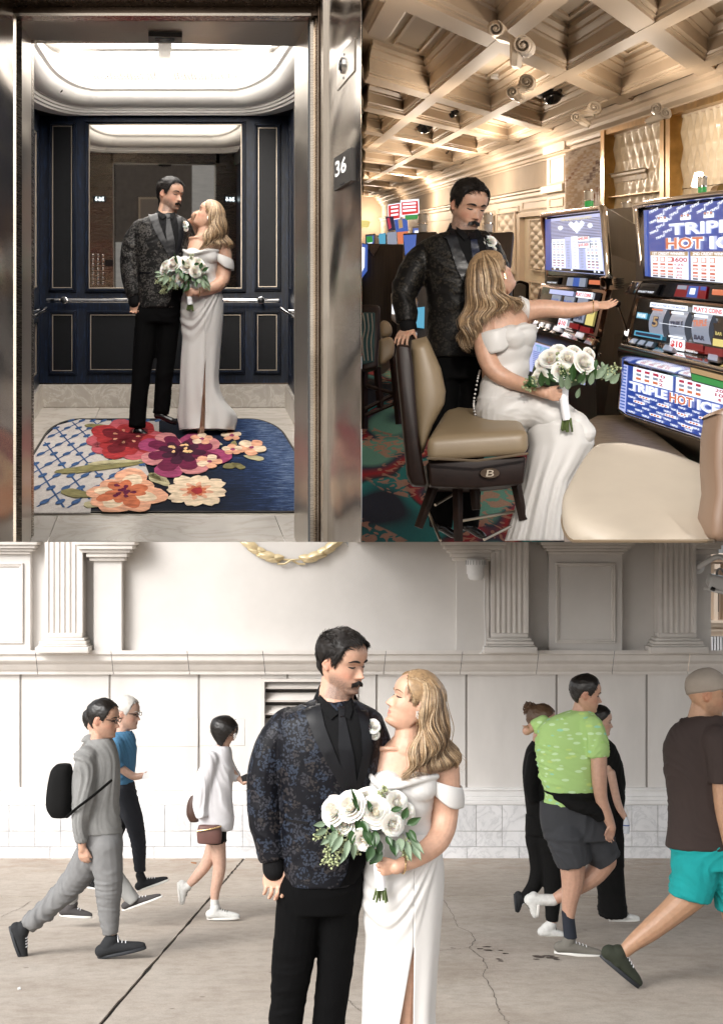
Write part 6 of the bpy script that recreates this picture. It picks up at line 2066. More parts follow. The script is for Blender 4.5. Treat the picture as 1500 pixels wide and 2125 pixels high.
def head_xyz(z, a, female=False, off=0.0, smile=0.0):
 """vectorised head surface: z 0 chin..1 crown, a angle from the face"""
 yf = np.interp(z, [t[0] for t in YFT], [t[1] for t in YFT])
 yb = np.interp(z, [t[0] for t in YBT], [t[1] for t in YBT])
 w = np.interp(z, [t[0] for t in WT], [t[1] for t in WT])
 if female:
  w = w * (0.90 + 0.08 * sstep(.2, .6, z))
  yf = yf - 0.012 * gau(z - .57, .05)
 ca, sa = np.cos(a), np.sin(a)
 e = 2 / 2.25
 x = w * np.sign(sa) * np.abs(sa) ** e
 y = np.where(ca > 0, yf, yb) * np.sign(ca) * np.abs(ca) ** e
 m = np.clip(ca, 0, 1) ** .6
 ax = np.abs(x)
 k = 0.85 if female else 1.0
 d = -0.030 * gau(ax - .135, .065) * gau(z - .505, .04)
 d -= 0.018 * gau(x, .05) * gau(z - .515, .04)
 d += 0.016 * k * gau(ax - .11, .09) * gau(z - .575, .028)
 d += 0.024 * gau(ax - .14, .05) * gau(z - .488, .024)
 t = np.clip((.535 - z) / (.535 - .335), 0, 1)
 low = np.clip((z - .285) / (.335 - .285), 0, 1)
 amp = np.where(z > .335, t ** 1.15, sstep(0, 1, low))
 d += (.135 * k) * amp * gau(x, .024 + .026 * np.where(z > .335, t, 1))
 d += .038 * k * gau(ax - .052, .026) * gau(z - .322, .022)
 lb = .55 if female else 1.0
 zc = z - .25 * ax * ax * 4 * smile
 d += lb * (.020 * gau(x, .085) * gau(zc - .236, .016) + .020 * gau(x, .068) * gau(zc - .190, .019))
 d -= lb * .016 * gau(x, .095) * gau(zc - .2135, .008)
 d += .022 * gau(x, .07) * gau(z - .07, .045)
 d += (.012 + .022 * smile) * gau(ax - .185, .06) * gau(z - .345, .06)
 y = y + d * m
 s = 1 + off / 0.36
 return x, y, z, s
def head_mb(female=False, smile=0.0, ears=True):
 nz, na = 84, 110
 zs = np.concatenate([np.linspace(0.0, .97, nz - 6), np.linspace(.975, .999, 6)])
 Z, A = np.meshgrid(zs, np.linspace(0, 2 * PI, na, endpoint=False), indexing='ij')
 x, y, z, _ = head_xyz(Z.ravel(), A.ravel(), female, 0, smile)
 pts = np.stack([x, y, z], 1)
 fs = [(j * na + i, j * na + (i + 1) % na, (j + 1) * na + (i + 1) % na, (j + 1) * na + i) for j in range(nz - 1) for i in range(na)]
 fs += [tuple(range(na - 1, -1, -1)), tuple((nz - 1) * na + k for k in range(na))]
 mb = MB(); mb.add([Vector(p) for p in pts], fs)
 out = [mb]
 if ears:
  for s in (-1, 1):
   e = MB()
   rot = Matrix.Rotation(R(-12), 3, 'X') @ Matrix.Rotation(R(s * 14), 3, 'Z')
   e.ball((s * .325, -.035, .455), (.022, .060, .092), rot=rot)
   out.append(e)
   e2 = MB()
   e2.tube([Vector((s * (.345 + .012 * math.sin(t * PI)), -.02 + -.062 * math.sin(t * PI) - .01, .40 + .14 * t + .0)) for t in np.linspace(-.15, 1.15, 14)], .017, 8)
   out.append(e2)
 return out
HL = [(0, .845), (25, .835), (40, .80), (52, .73), (62, .60), (72, .46), (80, .47), (88, .57), (98, .56), (108, .44), (125, .30), (150, .22), (180, .20)]
def hairline(adeg, tab=HL):
 return np.interp(adeg, [t[0] for t in tab], [t[1] for t in tab])
def cap_mb(female=False, top=.055, side=.03, tab=HL, rough=.018, seed=0):
 nz, na = 70, 90
 zs = np.concatenate([np.linspace(0.12, .965, nz - 6), np.linspace(.97, .999, 6)])
 Z, A = np.meshgrid(zs, np.linspace(0, 2 * PI, na, endpoint=False), indexing='ij')
 Z, A = Z.ravel(), A.ravel()
 x, y, z, _ = head_xyz(Z, A, female)
 ad = np.degrees(np.minimum(A, 2 * PI - A))
 hl = hairline(ad, tab)
 m = sstep(-.012, .04, Z - hl)
 off = (side + (top - side) * sstep(.55, .95, Z)) * m - .03 * (1 - m)
 c = np.stack([x, y, z - .5], 1)
 nr = c / np.linalg.norm(c, axis=1, keepdims=True)
 p = np.stack([x, y, z], 1) + nr * off[:, None]
 for i in range(len(p)):
  if m[i] > .3:
   q = Vector(p[i]) * 9 + Vector((seed, 0, 0))
   p[i] += nr[i] * (rough * noise.noise(q) + rough * .6 * noise.noise(q * 2.3))
 fs = [(j * na + i, j * na + (i + 1) % na, (j + 1) * na + (i + 1) % na, (j + 1) * na + i) for j in range(nz - 1) for i in range(na)]
 fs += [tuple((nz - 1) * na + k for k in range(na))]
 mb = MB(); mb.add([Vector(q) for q in p], fs)
 return mb
def strands_mb(n, length, rad, tab=HL, female=False, seed=1, comb=Vector((0, .4, .25)), lift=.6, top=.05, segs=4, zmin=.2):
 rng = random.Random(seed)
 mb = MB()
 made = 0
 tries = 0
 while made < n and tries < n * 6:
  tries += 1
  A = rng.uniform(0, 2 * PI)
  zz = 1 - (1 - zmin) * rng.random() ** 0.8 if False else rng.uniform(zmin, .999)
  w_here = float(np.interp(zz, [t[0] for t in WT], [t[1] for t in WT]))
  if rng.random() > w_here / .34:
   continue
  ad = math.degrees(min(A, 2 * PI - A))
  if zz < hairline(ad, tab) + .005:
   continue
  x, y, z, _ = head_xyz(np.array([zz]), np.array([A]), female)
  p = Vector((float(x[0]), float(y[0]), zz))
  nr = Vector((p.x, p.y, zz - .5)).normalized()
  thick = (top if zz > .8 else top * .55)
  p = p + nr * thick * .55
  d = Vector(comb)
  if zz < .72:
   d = Vector((0, -.15, -.6))
  d = d - nr * d.dot(nr)
  fl = noise.noise(p * 6 + Vector((seed, 0, 0)))
  side = nr.cross(d)
  d = (d + side * fl * 1.5 + nr * lift * rng.uniform(.2, .7) * (1 if zz > .72 else .25)).normalized()
  L = length * rng.uniform(.6, 1.15) * (1.0 if zz > .75 else .45)
  pts = [p]
  cur = p
  dd = d
  for k in range(segs):
   dd = (dd - nr * .22 + side * .10 * rng.uniform(-1, 1)).normalized()
   cur = cur + dd * (L / segs)
   pts.append(cur)
  mb.tube(pts, [rad * (1 - .75 * k / segs) for k in range(segs + 1)], 4, cap=False)
  made += 1
 return mb
def fuse(parts, voxel, smooth=4, factor=.5):
 me = bpy.data.meshes.new("tmp")
 vs, fs = [], []
 for m in parts:
  o = len(vs)
  vs += m.v
  fs += [tuple(i + o for i in f) for f in m.f]
 me.from_pydata(vs, [], fs)
 bm = bmesh.new(); bm.from_mesh(me)
 bmesh.ops.recalc_face_normals(bm, faces=bm.faces)
 bm.to_mesh(me); bm.free()
 ob = bpy.data.objects.new("tmp", me)
 COL.objects.link(ob)
 r = ob.modifiers.new("r", 'REMESH')
 r.mode = 'VOXEL'
 r.voxel_size = voxel
 r.adaptivity = 0
 if smooth:
  s = ob.modifiers.new("s", 'SMOOTH')
  s.factor = factor
  s.iterations = smooth
 dg = bpy.context.evaluated_depsgraph_get()
 m2 = bpy.data.meshes.new_from_object(ob.evaluated_get(dg))
 co = np.empty(len(m2.vertices) * 3)
 m2.vertices.foreach_get('co', co)
 faces = [tuple(p.vertices) for p in m2.polygons]
 bpy.data.objects.remove(ob); bpy.data.meshes.remove(me); bpy.data.meshes.remove(m2)
 return co.reshape(-1, 3), faces
def vnormals(co, faces):
 f = np.array([x if len(x) == 4 else x + (x[-1],) for x in faces])
 n = np.cross(co[f[:, 2]] - co[f[:, 0]], co[f[:, 3]] - co[f[:, 1]])
 vn = np.zeros_like(co)
 for k in range(4):
  np.add.at(vn, f[:, k], n)
 return vn / (np.linalg.norm(vn, axis=1, keepdims=True) + 1e-12)
def obj_from(co, faces, name, mat, parent, colors=None, subd=0, group=None):
 org = ORG[parent.name]
 me = bpy.data.meshes.new(name)
 me.from_pydata((co - np.array(org)).tolist(), [], faces)
 me.materials.append(mat)
 me.polygons.foreach_set('use_smooth', [True] * len(me.polygons))
 if colors is not None:
  at = me.color_attributes.new("Col", 'FLOAT_COLOR', 'POINT')
  c = np.ones((len(co), 4)); c[:, :3] = colors
  at.data.foreach_set('color', c.ravel())
 me.update()
 o = bpy.data.objects.new(name, me)
 COL.objects.link(o)
 o.parent = parent
 if parent.type != 'EMPTY':
  o.location = (0, 0, 0)
 ORG[o.name] = org
 if subd:
  md = o.modifiers.new("subsurf", 'SUBSURF')
  md.levels = md.render_levels = subd
 return o
def wrinkle(co, faces, amp, sc=9.0, stretch=(1, 1, 1), seed=0, fn=None):
 vn = vnormals(co, faces)
 out = co.copy()
 sx, sy, sz = stretch
 for i in range(len(co)):
  p = co[i]
  w = noise.noise(Vector((p[0] * 2.1 + seed, p[1] * 2.1, p[2] * 2.1)))
  q = Vector(((p[0] + w * .10) * sc * sx * .75 + seed, p[1] * sc * sy * .75, (p[2] + p[0] * (.5 + w)) * sc * sz * 1.25))
  a = noise.noise(q)
  b = noise.noise(q * 1.9 + Vector((3, 3, 3)))
  r = (1 - min(1, abs(a) * 2.8)) ** 1.6
  r2 = (1 - min(1, abs(b) * 3.0)) ** 1.6
  k = .35 + 1.1 * max(0, noise.noise(Vector((p[0] * 3.1, p[1] * 3.1 + seed, p[2] * 2.6))) + .25)
  h = amp * (r * .9 * k + r2 * .45 * k + b * .25 - .25)
  if fn is not None:
   h += fn(p)
  out[i] += vn[i] * h
 return out
class Fig:
 def __init__(self, Y, k=1.0, o=(0, 0), at=(0, 0)):
  self.Y, self.k, self.o, self.at_ = Y, k, o, at
  self.s = k * Y / F
 def uv(self, u, v):
  return (self.at_[0] + (u - self.o[0]) * self.k, self.at_[1] + (v - self.o[1]) * self.k)
 def p(self, u, v, d=0.0):
  a, b = self.uv(u, v)
  q = P(a, b, self.Y)
  q.y += d * self.s
  return q
 def tube(self, pts, n=16, m=None, hem=False):
  m = m or max(8, len(pts) * 4)
  q = cr([(x[0], x[1], x[2], x[3]) for x in pts], m)
  mb = MB()
  mb.tube([self.p(a, b, c) for a, b, c, _ in q], [max(.5, r) * self.s for *_, r in q], n)
  e = MB()
  e.ball(self.p(*q[0][:3]), q[0][3] * self.s)
  if hem:
   return [mb, e]
  f = MB()
  f.ball(self.p(*q[-1][:3]), q[-1][3] * self.s)
  return [mb, e, f]
 def loft(self, rings, ex=2.4, n=40, m=None):
  """rings: (v, uleft, uright, half depth, depth centre)"""
  m = m or len(rings) * 4
  q = cr(rings, m)
  mb = MB()
  vs, fs = [], []
  for (v, ul, ur, hd, dc) in q:
   c, hw = (ul + ur) / 2, (ur - ul) / 2
   for k in range(n):
    a = 2 * PI * k / n
    x = math.copysign(abs(math.cos(a)) ** (2 / ex), math.cos(a))
    y = math.copysign(abs(math.sin(a)) ** (2 / ex), math.sin(a))
    vs.append(self.p(c + hw * x, v, dc + hd * y))
  for j in range(len(q) - 1):
   for k in range(n):
    fs.append((j * n + k, j * n + (k + 1) % n, (j + 1) * n + (k + 1) % n, (j + 1) * n + k))
  fs += [tuple(range(n)), tuple((len(q) - 1) * n + k for k in range(n - 1, -1, -1))]
  mb.add(vs, fs)
  return mb
 def ball(self, u, v, d, r):
  mb = MB()
  if hasattr(r, '__len__'):
   mb.ball(self.p(u, v, d), (r[0] * self.s, r[2] * self.s, r[1] * self.s), nu=24, nv=14)
  else:
   mb.ball(self.p(u, v, d), r * self.s)
  return mb
class Head:
 def __init__(self, fig, u, v, d, H, yaw, pitch, roll=0):
  self.C = fig.p(u, v, d)
  self.H = H * fig.s
  self.M = Matrix.Rotation(R(yaw + 180), 3, 'Z') @ Matrix.Rotation(R(pitch), 3, 'X') @ Matrix.Rotation(R(roll), 3, 'Y')
  self.Mi = self.M.transposed()
 def w(self, q):
  q = Vector(q)
  return self.C + self.M @ (Vector((q.x, q.y, q.z - .5)) * self.H)
 def map(self, mb):
  mb.v = [self.w(q) for q in mb.v]
  return mb
 def local(self, co):
  q = (co - np.array(self.C)) @ np.array(self.Mi).T / self.H
  q[:, 2] += .5
  return q
def skin_paint(co, head, skin, lips, stubble=0.0, female=False, blush=.12):
 q = head.local(co)
 x, y, z = q[:, 0], q[:, 1], q[:, 2]
 col = np.tile(np.array(skin), (len(co), 1))
 inh = (z > -.05) & (z < 1.05) & (np.abs(x) < .45) & (np.abs(y) < .6)
 front = inh & (y > .12)
 def mixc(mask, c, f):
  f = (f * mask)[:, None]
  return col * (1 - f) + np.array(c) * f
 ax = np.abs(x)
 if stubble:
  stubble = stubble * (.75 + .5 * np.random.RandomState(1).rand(len(co)))
  jaw = sstep(.40, .24, z) * inh * sstep(-.06, .04, y) * (1 - gau(x, .07) * gau(z - .21, .03))
  cheek = sstep(.15, .27, ax + (.30 - z) * .55)
  st = np.clip(jaw * np.clip(cheek + (z < .17), 0, 1), 0, 1)
  col = mixc(st, (.085, .060, .050), np.clip(stubble, 0, 1))
 red = front * gau(ax - .19, .08) * gau(z - .35, .08)
 col = mixc(red, (skin[0] * 1.0, skin[1] * .62, skin[2] * .58), .35 + blush)
 col = mixc(front * gau(x, .06) * gau(z - .33, .05), (skin[0], skin[1] * .72, skin[2] * .68), .4)
 ear = inh * (ax > .30) * (np.abs(y + .03) < .1) * (np.abs(z - .46) < .12)
 col = mixc(ear, (skin[0], skin[1] * .66, skin[2] * .6), .45)
 zc = z - (.8 * ax * ax if female else .2 * ax * ax)
 lip = front * (gau(x, .078) > .35) * np.clip(gau(zc - .234 + .05 * ax, .013) + gau(zc - .194 - .05 * ax, .015) - .35, 0, 1) * 1.5
 col = mixc(np.clip(lip, 0, 1), lips, .85)
 ml = front * gau(zc - .2135, .0055) * (ax < .085)
 col = mixc(ml, (.06, .02, .02), .8)
 sock = front * gau(ax - .14, .055) * gau(z - .515, .03)
 col = mixc(sock, (skin[0] * .62, skin[1] * .5, skin[2] * .45), .35)
 return col
def face_strip(head, bvh, pts, r, name, mat, parent, n=5, lift=.004, seg=14):
 """tube laid on the face along local (x,z) points"""
 q = cr([(a, b, c) for a, b, c in pts], seg)
 out = []
 d = head.M @ Vector((0, -1, 0))
 for (x, z, _) in q:
  o = head.w((x, 1.0, z))
  h = bvh.ray_cast(o, d)
  if h[0] is None:
   continue
  out.append((h[0] - d * lift * head.H, _))
 if len(out) < 3:
  return None
 mb = MB(); mb.tube([a for a, _ in out], [r * b * head.H for _, b in out], n)
 return mb
def hand_mbs(W, fwd, side, size, curl=(.15, .25, .2), spread=.12, thumb=(.55, .25), flat=1.0, fcurl=None, wide=1.0):
 """W wrist, fwd along the hand, side towards the thumb; returns closed pieces"""
 fwd = Vector(fwd).normalized()
 side = Vector(side)
 side = (side - fwd * side.dot(fwd)).normalized()
 up = fwd.cross(side).normalized() * flat
 out = []
 def C(a, b, c):
  return W + fwd * (a * size) + side * (b * size * wide) + up * (c * size)
 pal = MB()
 vs, fs = [], []
 n = 14
 for j, (a, w, t, b0) in enumerate(((-.06, .135, .095, 0), (.04, .155, .10, 0), (.16, .195, .10, .005), (.30, .215, .092, .005), (.42, .215, .082, 0), (.50, .19, .07, 0))):
  for k in range(n):
   an = 2 * PI * k / n
   vs.append(C(a, b0 + w * math.copysign(abs(math.cos(an)) ** .8, math.cos(an)), t * math.copysign(abs(math.sin(an)) ** .8, math.sin(an)) * .85))
 for j in range(5):
  for k in range(n):
   fs.append((j * n + k, j * n + (k + 1) % n, (j + 1) * n + (k + 1) % n, (j + 1) * n + k))
 fs += [tuple(range(n)), tuple(5 * n + k for k in range(n - 1, -1, -1))]
 pal.add(vs, fs)
 out.append(pal)
 for i, (b, L, r, sp) in enumerate(((.155, .44, .047, 1), (.052, .49, .049, .3), (-.052, .45, .046, -.4), (-.150, .35, .040, -1.2))):
  c0 = (fcurl[i] if fcurl else 1.0)
  d = (fwd + side * sp * spread).normalized()
  ax = side
  p = C(.44 - abs(b) * .18, b, .012)
  ang = 0
  pts, rr = [p], [r]
  for k, (f, cu) in enumerate(((.46, curl[0]), (.30, curl[1]), (.24, curl[2]))):
   ang += cu * c0
   dd = (d * math.cos(ang) - up * math.sin(ang)).normalized()
   p2 = p + dd * (L * f * size)
   pts += [p * .5 + p2 * .5, p2]
   rr += [r * (.97 - .06 * k), r * (1.0 - .12 * k)]
   p = p2
  rr[-1] = r * .62
  rr = [x * (.5 + .5 * wide) for x in rr]
  m = MB(); m.tube(pts, [x * size for x in rr], 10); out.append(m)
  m = MB(); m.ball(pts[-1], rr[-1] * size * 1.02, nu=10, nv=8); out.append(m)
  m = MB(); m.ball(C(.44 - abs(b) * .18, b, .03), r * 1.12 * size, nu=10, nv=8); out.append(m)
 p = C(.08, .13, -.02)
 pts, rr = [p], [.075]
 d = (fwd * math.cos(thumb[0]) + side * math.sin(thumb[0]) - up * .12).normalized()
 for k, (L, tw) in enumerate(((.20, 0), (.17, thumb[1]), (.14, thumb[1]))):
  d = (d * math.cos(tw) + (fwd * .8 - up * .6).normalized() * math.sin(tw)).normalized()
  p = p + d * L * size
  pts.append(p); rr.append((.060, .052, .034)[k])
 m = MB(); m.tube(pts, [x * size for x in rr], 10); out.append(m)
 m = MB(); m.ball(pts[-1], rr[-1] * size, nu=10, nv=8); out.append(m)
 return out
def drape(fig, poly, bvh, off, name, mat, parent, step=6.0, thick=.004, smooth=True, back=0):
 """cut-out laid on a garment: picture outline dropped onto the surface"""
 n = len(poly)
 pts = [Vector((a, b)) for a, b in poly]
 edge = []
 for i in range(n):
  a, b = pts[i], pts[(i + 1) % n]
  m = max(1, int((b - a).length / step))
  for k in range(m):
   edge.append(a + (b - a) * (k / m))
 x0 = min(p.x for p in edge); x1 = max(p.x for p in edge); y0 = min(p.y for p in edge); y1 = max(p.y for p in edge)
 def inside(x, y):
  c = False
  j = len(edge) - 1
  for i in range(len(edge)):
   a, b = edge[i], edge[j]
   if (a.y > y) != (b.y > y) and x < (b.x - a.x) * (y - a.y) / (b.y - a.y) + a.x:
    c = not c
   j = i
  return c
 inner = []
 y = y0 + step / 2
 while y < y1:
  x = x0 + step / 2
  while x < x1:
   if inside(x, y) and min((Vector((x, y)) - e).length for e in edge) > step * .45:
    inner.append(Vector((x, y)))
   x += step
  y += step
 ne = len(edge)
 res = delaunay_2d_cdt(edge + inner, [(i, (i + 1) % ne) for i in range(ne)], [list(range(ne))], 1, 1e-4)
 vv, fs = res[0], res[2]
 top = []
 last = None
 for q in vv:
  o = fig.p(q.x, q.y, -600)
  h = bvh.ray_cast(o, Vector((0, 1, 0)))
  yv = h[0].y if h[0] is not None else None
  top.append([o.x, yv, o.z])
 ys = [t[1] for t in top if t[1] is not None]
 if not ys:
  return None
 for t in top:
  if t[1] is None:
   t[1] = min(((o[0] - t[0]) ** 2 + (o[2] - t[2]) ** 2, o[1]) for o in top if o[1] is not None)[1] + .01
 V_ = [Vector((t[0], t[1] - off, t[2])) for t in top]
 m = len(V_)
 def okf(f):
  yy = [V_[i].y for i in f]
  return max(yy) - min(yy) < .035
 fs = [f for f in fs if okf(f)]
 allv = V_ + [p + Vector((0, thick, 0)) for p in V_]
 faces = [tuple(f) for f in fs]
 cnt = {}
 for f in fs:
  for i in range(len(f)):
   e = (f[i], f[(i + 1) % len(f)])
   cnt[tuple(sorted(e))] = cnt.get(tuple(sorted(e)), 0) + 1
 rim = [(a, b, b + m, a + m) for (a, b), c in cnt.items() if c == 1]
 mb = MB(); mb.add(allv, faces + rim)
 return mb.build(name, mat, parent, smooth=smooth, angle=50)
def bvh_of(co, faces):
 return BVHTree.FromPolygons([tuple(p) for p in co.tolist()], faces)
def add_face(head, bvh, parent, brow, female=False, moustache=None, eye='down', thick=1.0):
 for s in (-1, 1):
  m = face_strip(head, bvh, [(s * .055, .572, .8), (s * .11, .590, 1.15), (s * .17, .590, .9), (s * .225, .565, .35)], .0135 * thick * (.7 if female else 1), "eyebrow", brow, parent)
  if m: m.build("eyebrow", brow, parent, smooth=True)
  zz = .485 if eye == 'down' else .492
  m = face_strip(head, bvh, [(s * .085, zz + .006, .5), (s * .115, zz - .004, 1.0), (s * .15, zz - .006, 1.1), (s * .185, zz + .002, .8), (s * .205, zz + .008, .3)], .0125, "eyelashes", brow, parent, lift=.002)
  if m: m.build("eyelashes", MATS['lash_black'], parent, smooth=True)
 if moustache is not None:
  mb = MB()
  rng = random.Random(5)
  d = head.M @ Vector((0, -1, 0))
  for k in range(320):
   x = rng.uniform(-.115, .115)
   z = .272 - abs(x) * .30 - rng.uniform(0, .035)
   h = bvh.ray_cast(head.w((x, 1.0, z)), d)
   if h[0] is None:
    continue
   p = h[0] - d * .006 * head.H
   sx = math.copysign(1, x) * (.25 + abs(x) * 5)
   dirn = (head.M @ Vector((sx, .55, -1.0))).normalized()
   L = .045 * head.H * rng.uniform(.7, 1.2)
   q = p + dirn * L * .5 - d * .004 * head.H
   r = q + dirn * L * .5 + (head.M @ Vector((0, -.3, -.4))) * L * .5
   mb.tube([p, q, r], [.007 * head.H, .006 * head.H, .002 * head.H], 4, cap=False)
  mb.build("moustache", moustache, parent, smooth=True)
pbr("lash_black", (0.012, 0.008, 0.006), 0.6)
M_HAIRB = pbr("dark_brown_hair", (0.007, 0.0048, 0.0036), 0.5, spec=.3, var=.3, vscale=40)
M_HAIRD = pbr("black_hair", (0.008, 0.006, 0.005), 0.4)
M_BROWL = pbr("light_brown_brow", (0.16, 0.095, 0.05), 0.7)
M_SKIN = pbr("skin", (0.5, 0.3, 0.2), 0.46, attr="Col", sss=.12, var=.10, vscale=38, bump=.22, bscale=180, dist=.001)
M_SHIRT = pbr("black_shirt_cotton", (0.0045, 0.0045, 0.005), 0.8, spec=.15, bump=.1, bscale=300)
M_TROUS = pbr("black_wool_trousers", (0.0022, 0.0022, 0.0024), 0.85, spec=.08)
M_SATINB = pbr("black_satin", (0.004, 0.004, 0.0055), 0.34, spec=.32)
M_SHOE = pbr("polished_black_leather", (0.006, 0.005, 0.005), 0.14)
M_DRESS = pbr("ivory_satin_crepe", (0.60, 0.585, 0.565), 0.42, spec=.4)
def mk_jacquard(name, dark, light, scale, warm=(.06, .045, .035)):
 m = bpy.data.materials.new(name)
 m.use_nodes = True
 n = N(m.node_tree)
 b = m.node_tree.nodes["Principled BSDF"]
 g = n.new("NewGeometry")
 w = n.new("TexNoise", Scale=scale * 1.2, Detail=2.0)
 n.link(g.outputs['Position'], w.inputs['Vector'])
 vm = n.new("VectorMath"); vm.operation = 'MULTIPLY_ADD'
 n.link(w.outputs[1], vm.inputs[0]); vm.inputs[1].default_value = (.6 / scale,) * 3
 n.link(g.outputs['Position'], vm.inputs[2])
 v1 = n.new("TexVoronoi", Scale=scale)
 n.link(vm.outputs[0], v1.inputs['Vector'])
 v2 = n.new("TexVoronoi", Scale=scale * 4.2)
 v2.feature = 'F1'
 n.link(vm.outputs[0], v2.inputs['Vector'])
 a = n.math('LESS_THAN', v1.outputs['Distance'], .62)
 c_ = n.ramp(v2.outputs['Distance'], [(.46, (1, 1, 1)), (.56, (0, 0, 0))])
 f = n.math('MULTIPLY', a, c_)
 v3 = n.new("TexVoronoi", Scale=scale * 2.1)
 n.link(g.outputs['Position'], v3.inputs['Vector'])
 e = n.ramp(v3.outputs['Distance'], [(.16, (.7, .7, .7)), (.22, (0, 0, 0))])
 f = n.math('MAXIMUM', f, e)
 fz = n.new("TexNoise", Scale=500.0)
 n.link(g.outputs['Position'], fz.inputs['Vector'])
 f = n.math('MULTIPLY', f, n.ramp(fz.outputs[0], [(.3, (.55, .55, .55)), (.6, (1, 1, 1))]))
 lt = n.mix(n.ramp(v1.outputs['Color'], [(.35, (0, 0, 0)), (.75, (1, 1, 1))]), light, warm)
 lw = n.new("LayerWeight", Blend=.35)
 c = n.mix(f, dark, lt)
 n.link(c, b.inputs['Base Color'])
 r = n.math('MULTIPLY_ADD', f, -.12, .50)
 n.link(r, b.inputs['Roughness'])
 b.inputs['Specular IOR Level'].default_value = .16
 return m
M_JACQ = mk_jacquard("navy_floral_jacquard", (0.0035, 0.0038, 0.006), (0.027, 0.035, 0.053), 23.0, (.031, .027, .027))
M_JACQ2 = mk_jacquard("grey_floral_jacquard", (0.008, 0.0077, 0.0075), (0.065, 0.061, 0.057), 21.0, (.075, .068, .06))
M_JACQ3 = mk_jacquard("black_floral_jacquard", (0.004, 0.0036, 0.0034), (0.020, 0.018, 0.015), 21.0, (.030, .025, .018))
M_PETAL = pbr("white_rose_petal", (0.86, 0.83, 0.77), 0.6, sss=.25, var=.04, vscale=30)
M_PETALC = pbr("cream_rose_heart", (0.80, 0.74, 0.58), 0.55)
M_LEAFD = pbr("dark_glossy_leaf", (0.022, 0.062, 0.014), 0.35, var=.35, vscale=25)
M_LEAFE = pbr("eucalyptus_leaf", (0.16, 0.22, 0.14), 0.55, var=.2, vscale=25)
M_SEED = pbr("eucalyptus_seed", (0.34, 0.38, 0.20), 0.5, var=.2, vscale=40)
M_STEM = pbr("green_stem", (0.07, 0.10, 0.025), 0.5, var=.3, vscale=30)
M_RIBBON = pbr("white_ribbon", (0.80, 0.80, 0.82), 0.4)
def rose(center, axis, r, seed=0, open_=1.0):
 rng = random.Random(seed)
 z = Vector(axis).normalized()
 x = z.orthogonal().normalized()
 y = z.cross(x)
 mb = MB()
 layers = [(.09, 2, .84, .0), (.17, 3, .88, .0), (.27, 4, .90, .02), (.38, 5, .89, .05), (.50, 5, .84, .10), (.63, 6, .75, .18), (.78, 7, .62, .28), (.92, 7, .42, .34)]
 for li, (rad, cnt, ht, fl) in enumerate(layers):
  ph0 = rng.uniform(0, 6.28)
  for k in range(cnt):
   ph = ph0 + 2 * PI * k / cnt + rng.uniform(-.12, .12)
   wid = 2 * PI / cnt * .78
   hh = ht * rng.uniform(.93, 1.05)
   rr = rad * rng.uniform(.94, 1.06)
   tw = rng.uniform(-.12, .12)
   def fn(s, t, ph=ph, wid=wid, hh=hh, rr=rr, fl=fl, tw=tw, li=li):
    q = (s * 2 - 1)
    a = ph + q * wid * (.35 + .65 * math.sin(min(1, t * 1.15) * PI * .5)) + tw * t
    rd = rr * (.30 + .70 * math.sin(t * PI * .5) ** .8) + fl * t ** 4 * .45 * open_
    zz = hh * (t ** .85) * (1 - .16 * q * q) - fl * t ** 5 * .28 - .25
    rd += .02 * math.sin(q * 5 + li)
    return center + (x * math.cos(a) * rd + y * math.sin(a) * rd + z * zz * .75) * r
   mb.grid(fn, 6, 5)
 return mb
leaf_cache = {}
def leaf_obj(kind, parent, pos, direction, normal, length, width):
 """leaf that shares its mesh with the others of its kind"""
 if kind not in leaf_cache:
  mb = MB()
  def fn(s, t):
   q = s * 2 - 1
   w = math.sin(PI * min(1, t ** (.8 if kind == 'leaf' else .7))) * .5
   return Vector((q * w, t, .12 * (1 - abs(q)) * math.sin(t * PI) * -.6 + .10 * math.sin(t * 2.4) + (abs(q) * .06)))
  mb.grid(fn, 4, 8)
  o = mb.build("leaf", M_LEAFD if kind == 'leaf' else M_LEAFE, smooth=True, angle=180, loc=(0, 0, 0))
  leaf_cache[kind] = o.data
  bpy.data.objects.remove(o)
 o = bpy.data.objects.new("leaf", leaf_cache[kind])
 COL.objects.link(o)
 y = Vector(direction).normalized()
 z = Vector(normal)
 z = (z - y * z.dot(y))
 z = z.normalized() if z.length > 1e-4 else y.orthogonal().normalized()
 x = y.cross(z)
 M = Matrix((x, y, z)).transposed().to_4x4()
 M = M @ Matrix.Diagonal((width, length, (width + length) / 2, 1))
 o.parent = parent
 org = ORG[parent.name]
 o.matrix_local = Matrix.Translation(Vector(pos) - org) @ M
 return o
def spray(parent, p0, d, L, rng, n=14, r=.005, name="seeded_eucalyptus"):
 d = Vector(d).normalized()
 mb = MB()
 pts = [p0]
 cur = p0
 dd = d
 for k in range(5):
  dd = (dd + Vector((rng.uniform(-.3, .3), rng.uniform(-.2, .1), -.15))).normalized()
  cur = cur + dd * L / 5
  pts.append(cur)
 mb.tube(pts, [r * .3] * 6, 4, cap=False)
 for k in range(n):
  t = rng.uniform(.25, 1)
  i = min(int(t * 5), 4)
  b = pts[i].lerp(pts[i + 1], t * 5 - i)
  e = b + Vector((rng.uniform(-1, 1), rng.uniform(-1, .3), rng.uniform(-.7, .7))) * r * 4.0
  mb.tube([b, e], r * .22, 3, cap=False)
  mb.ball(e, r * rng.uniform(.7, 1.1), nu=6, nv=5)
 return mb.build(name, M_SEED, parent, smooth=True)
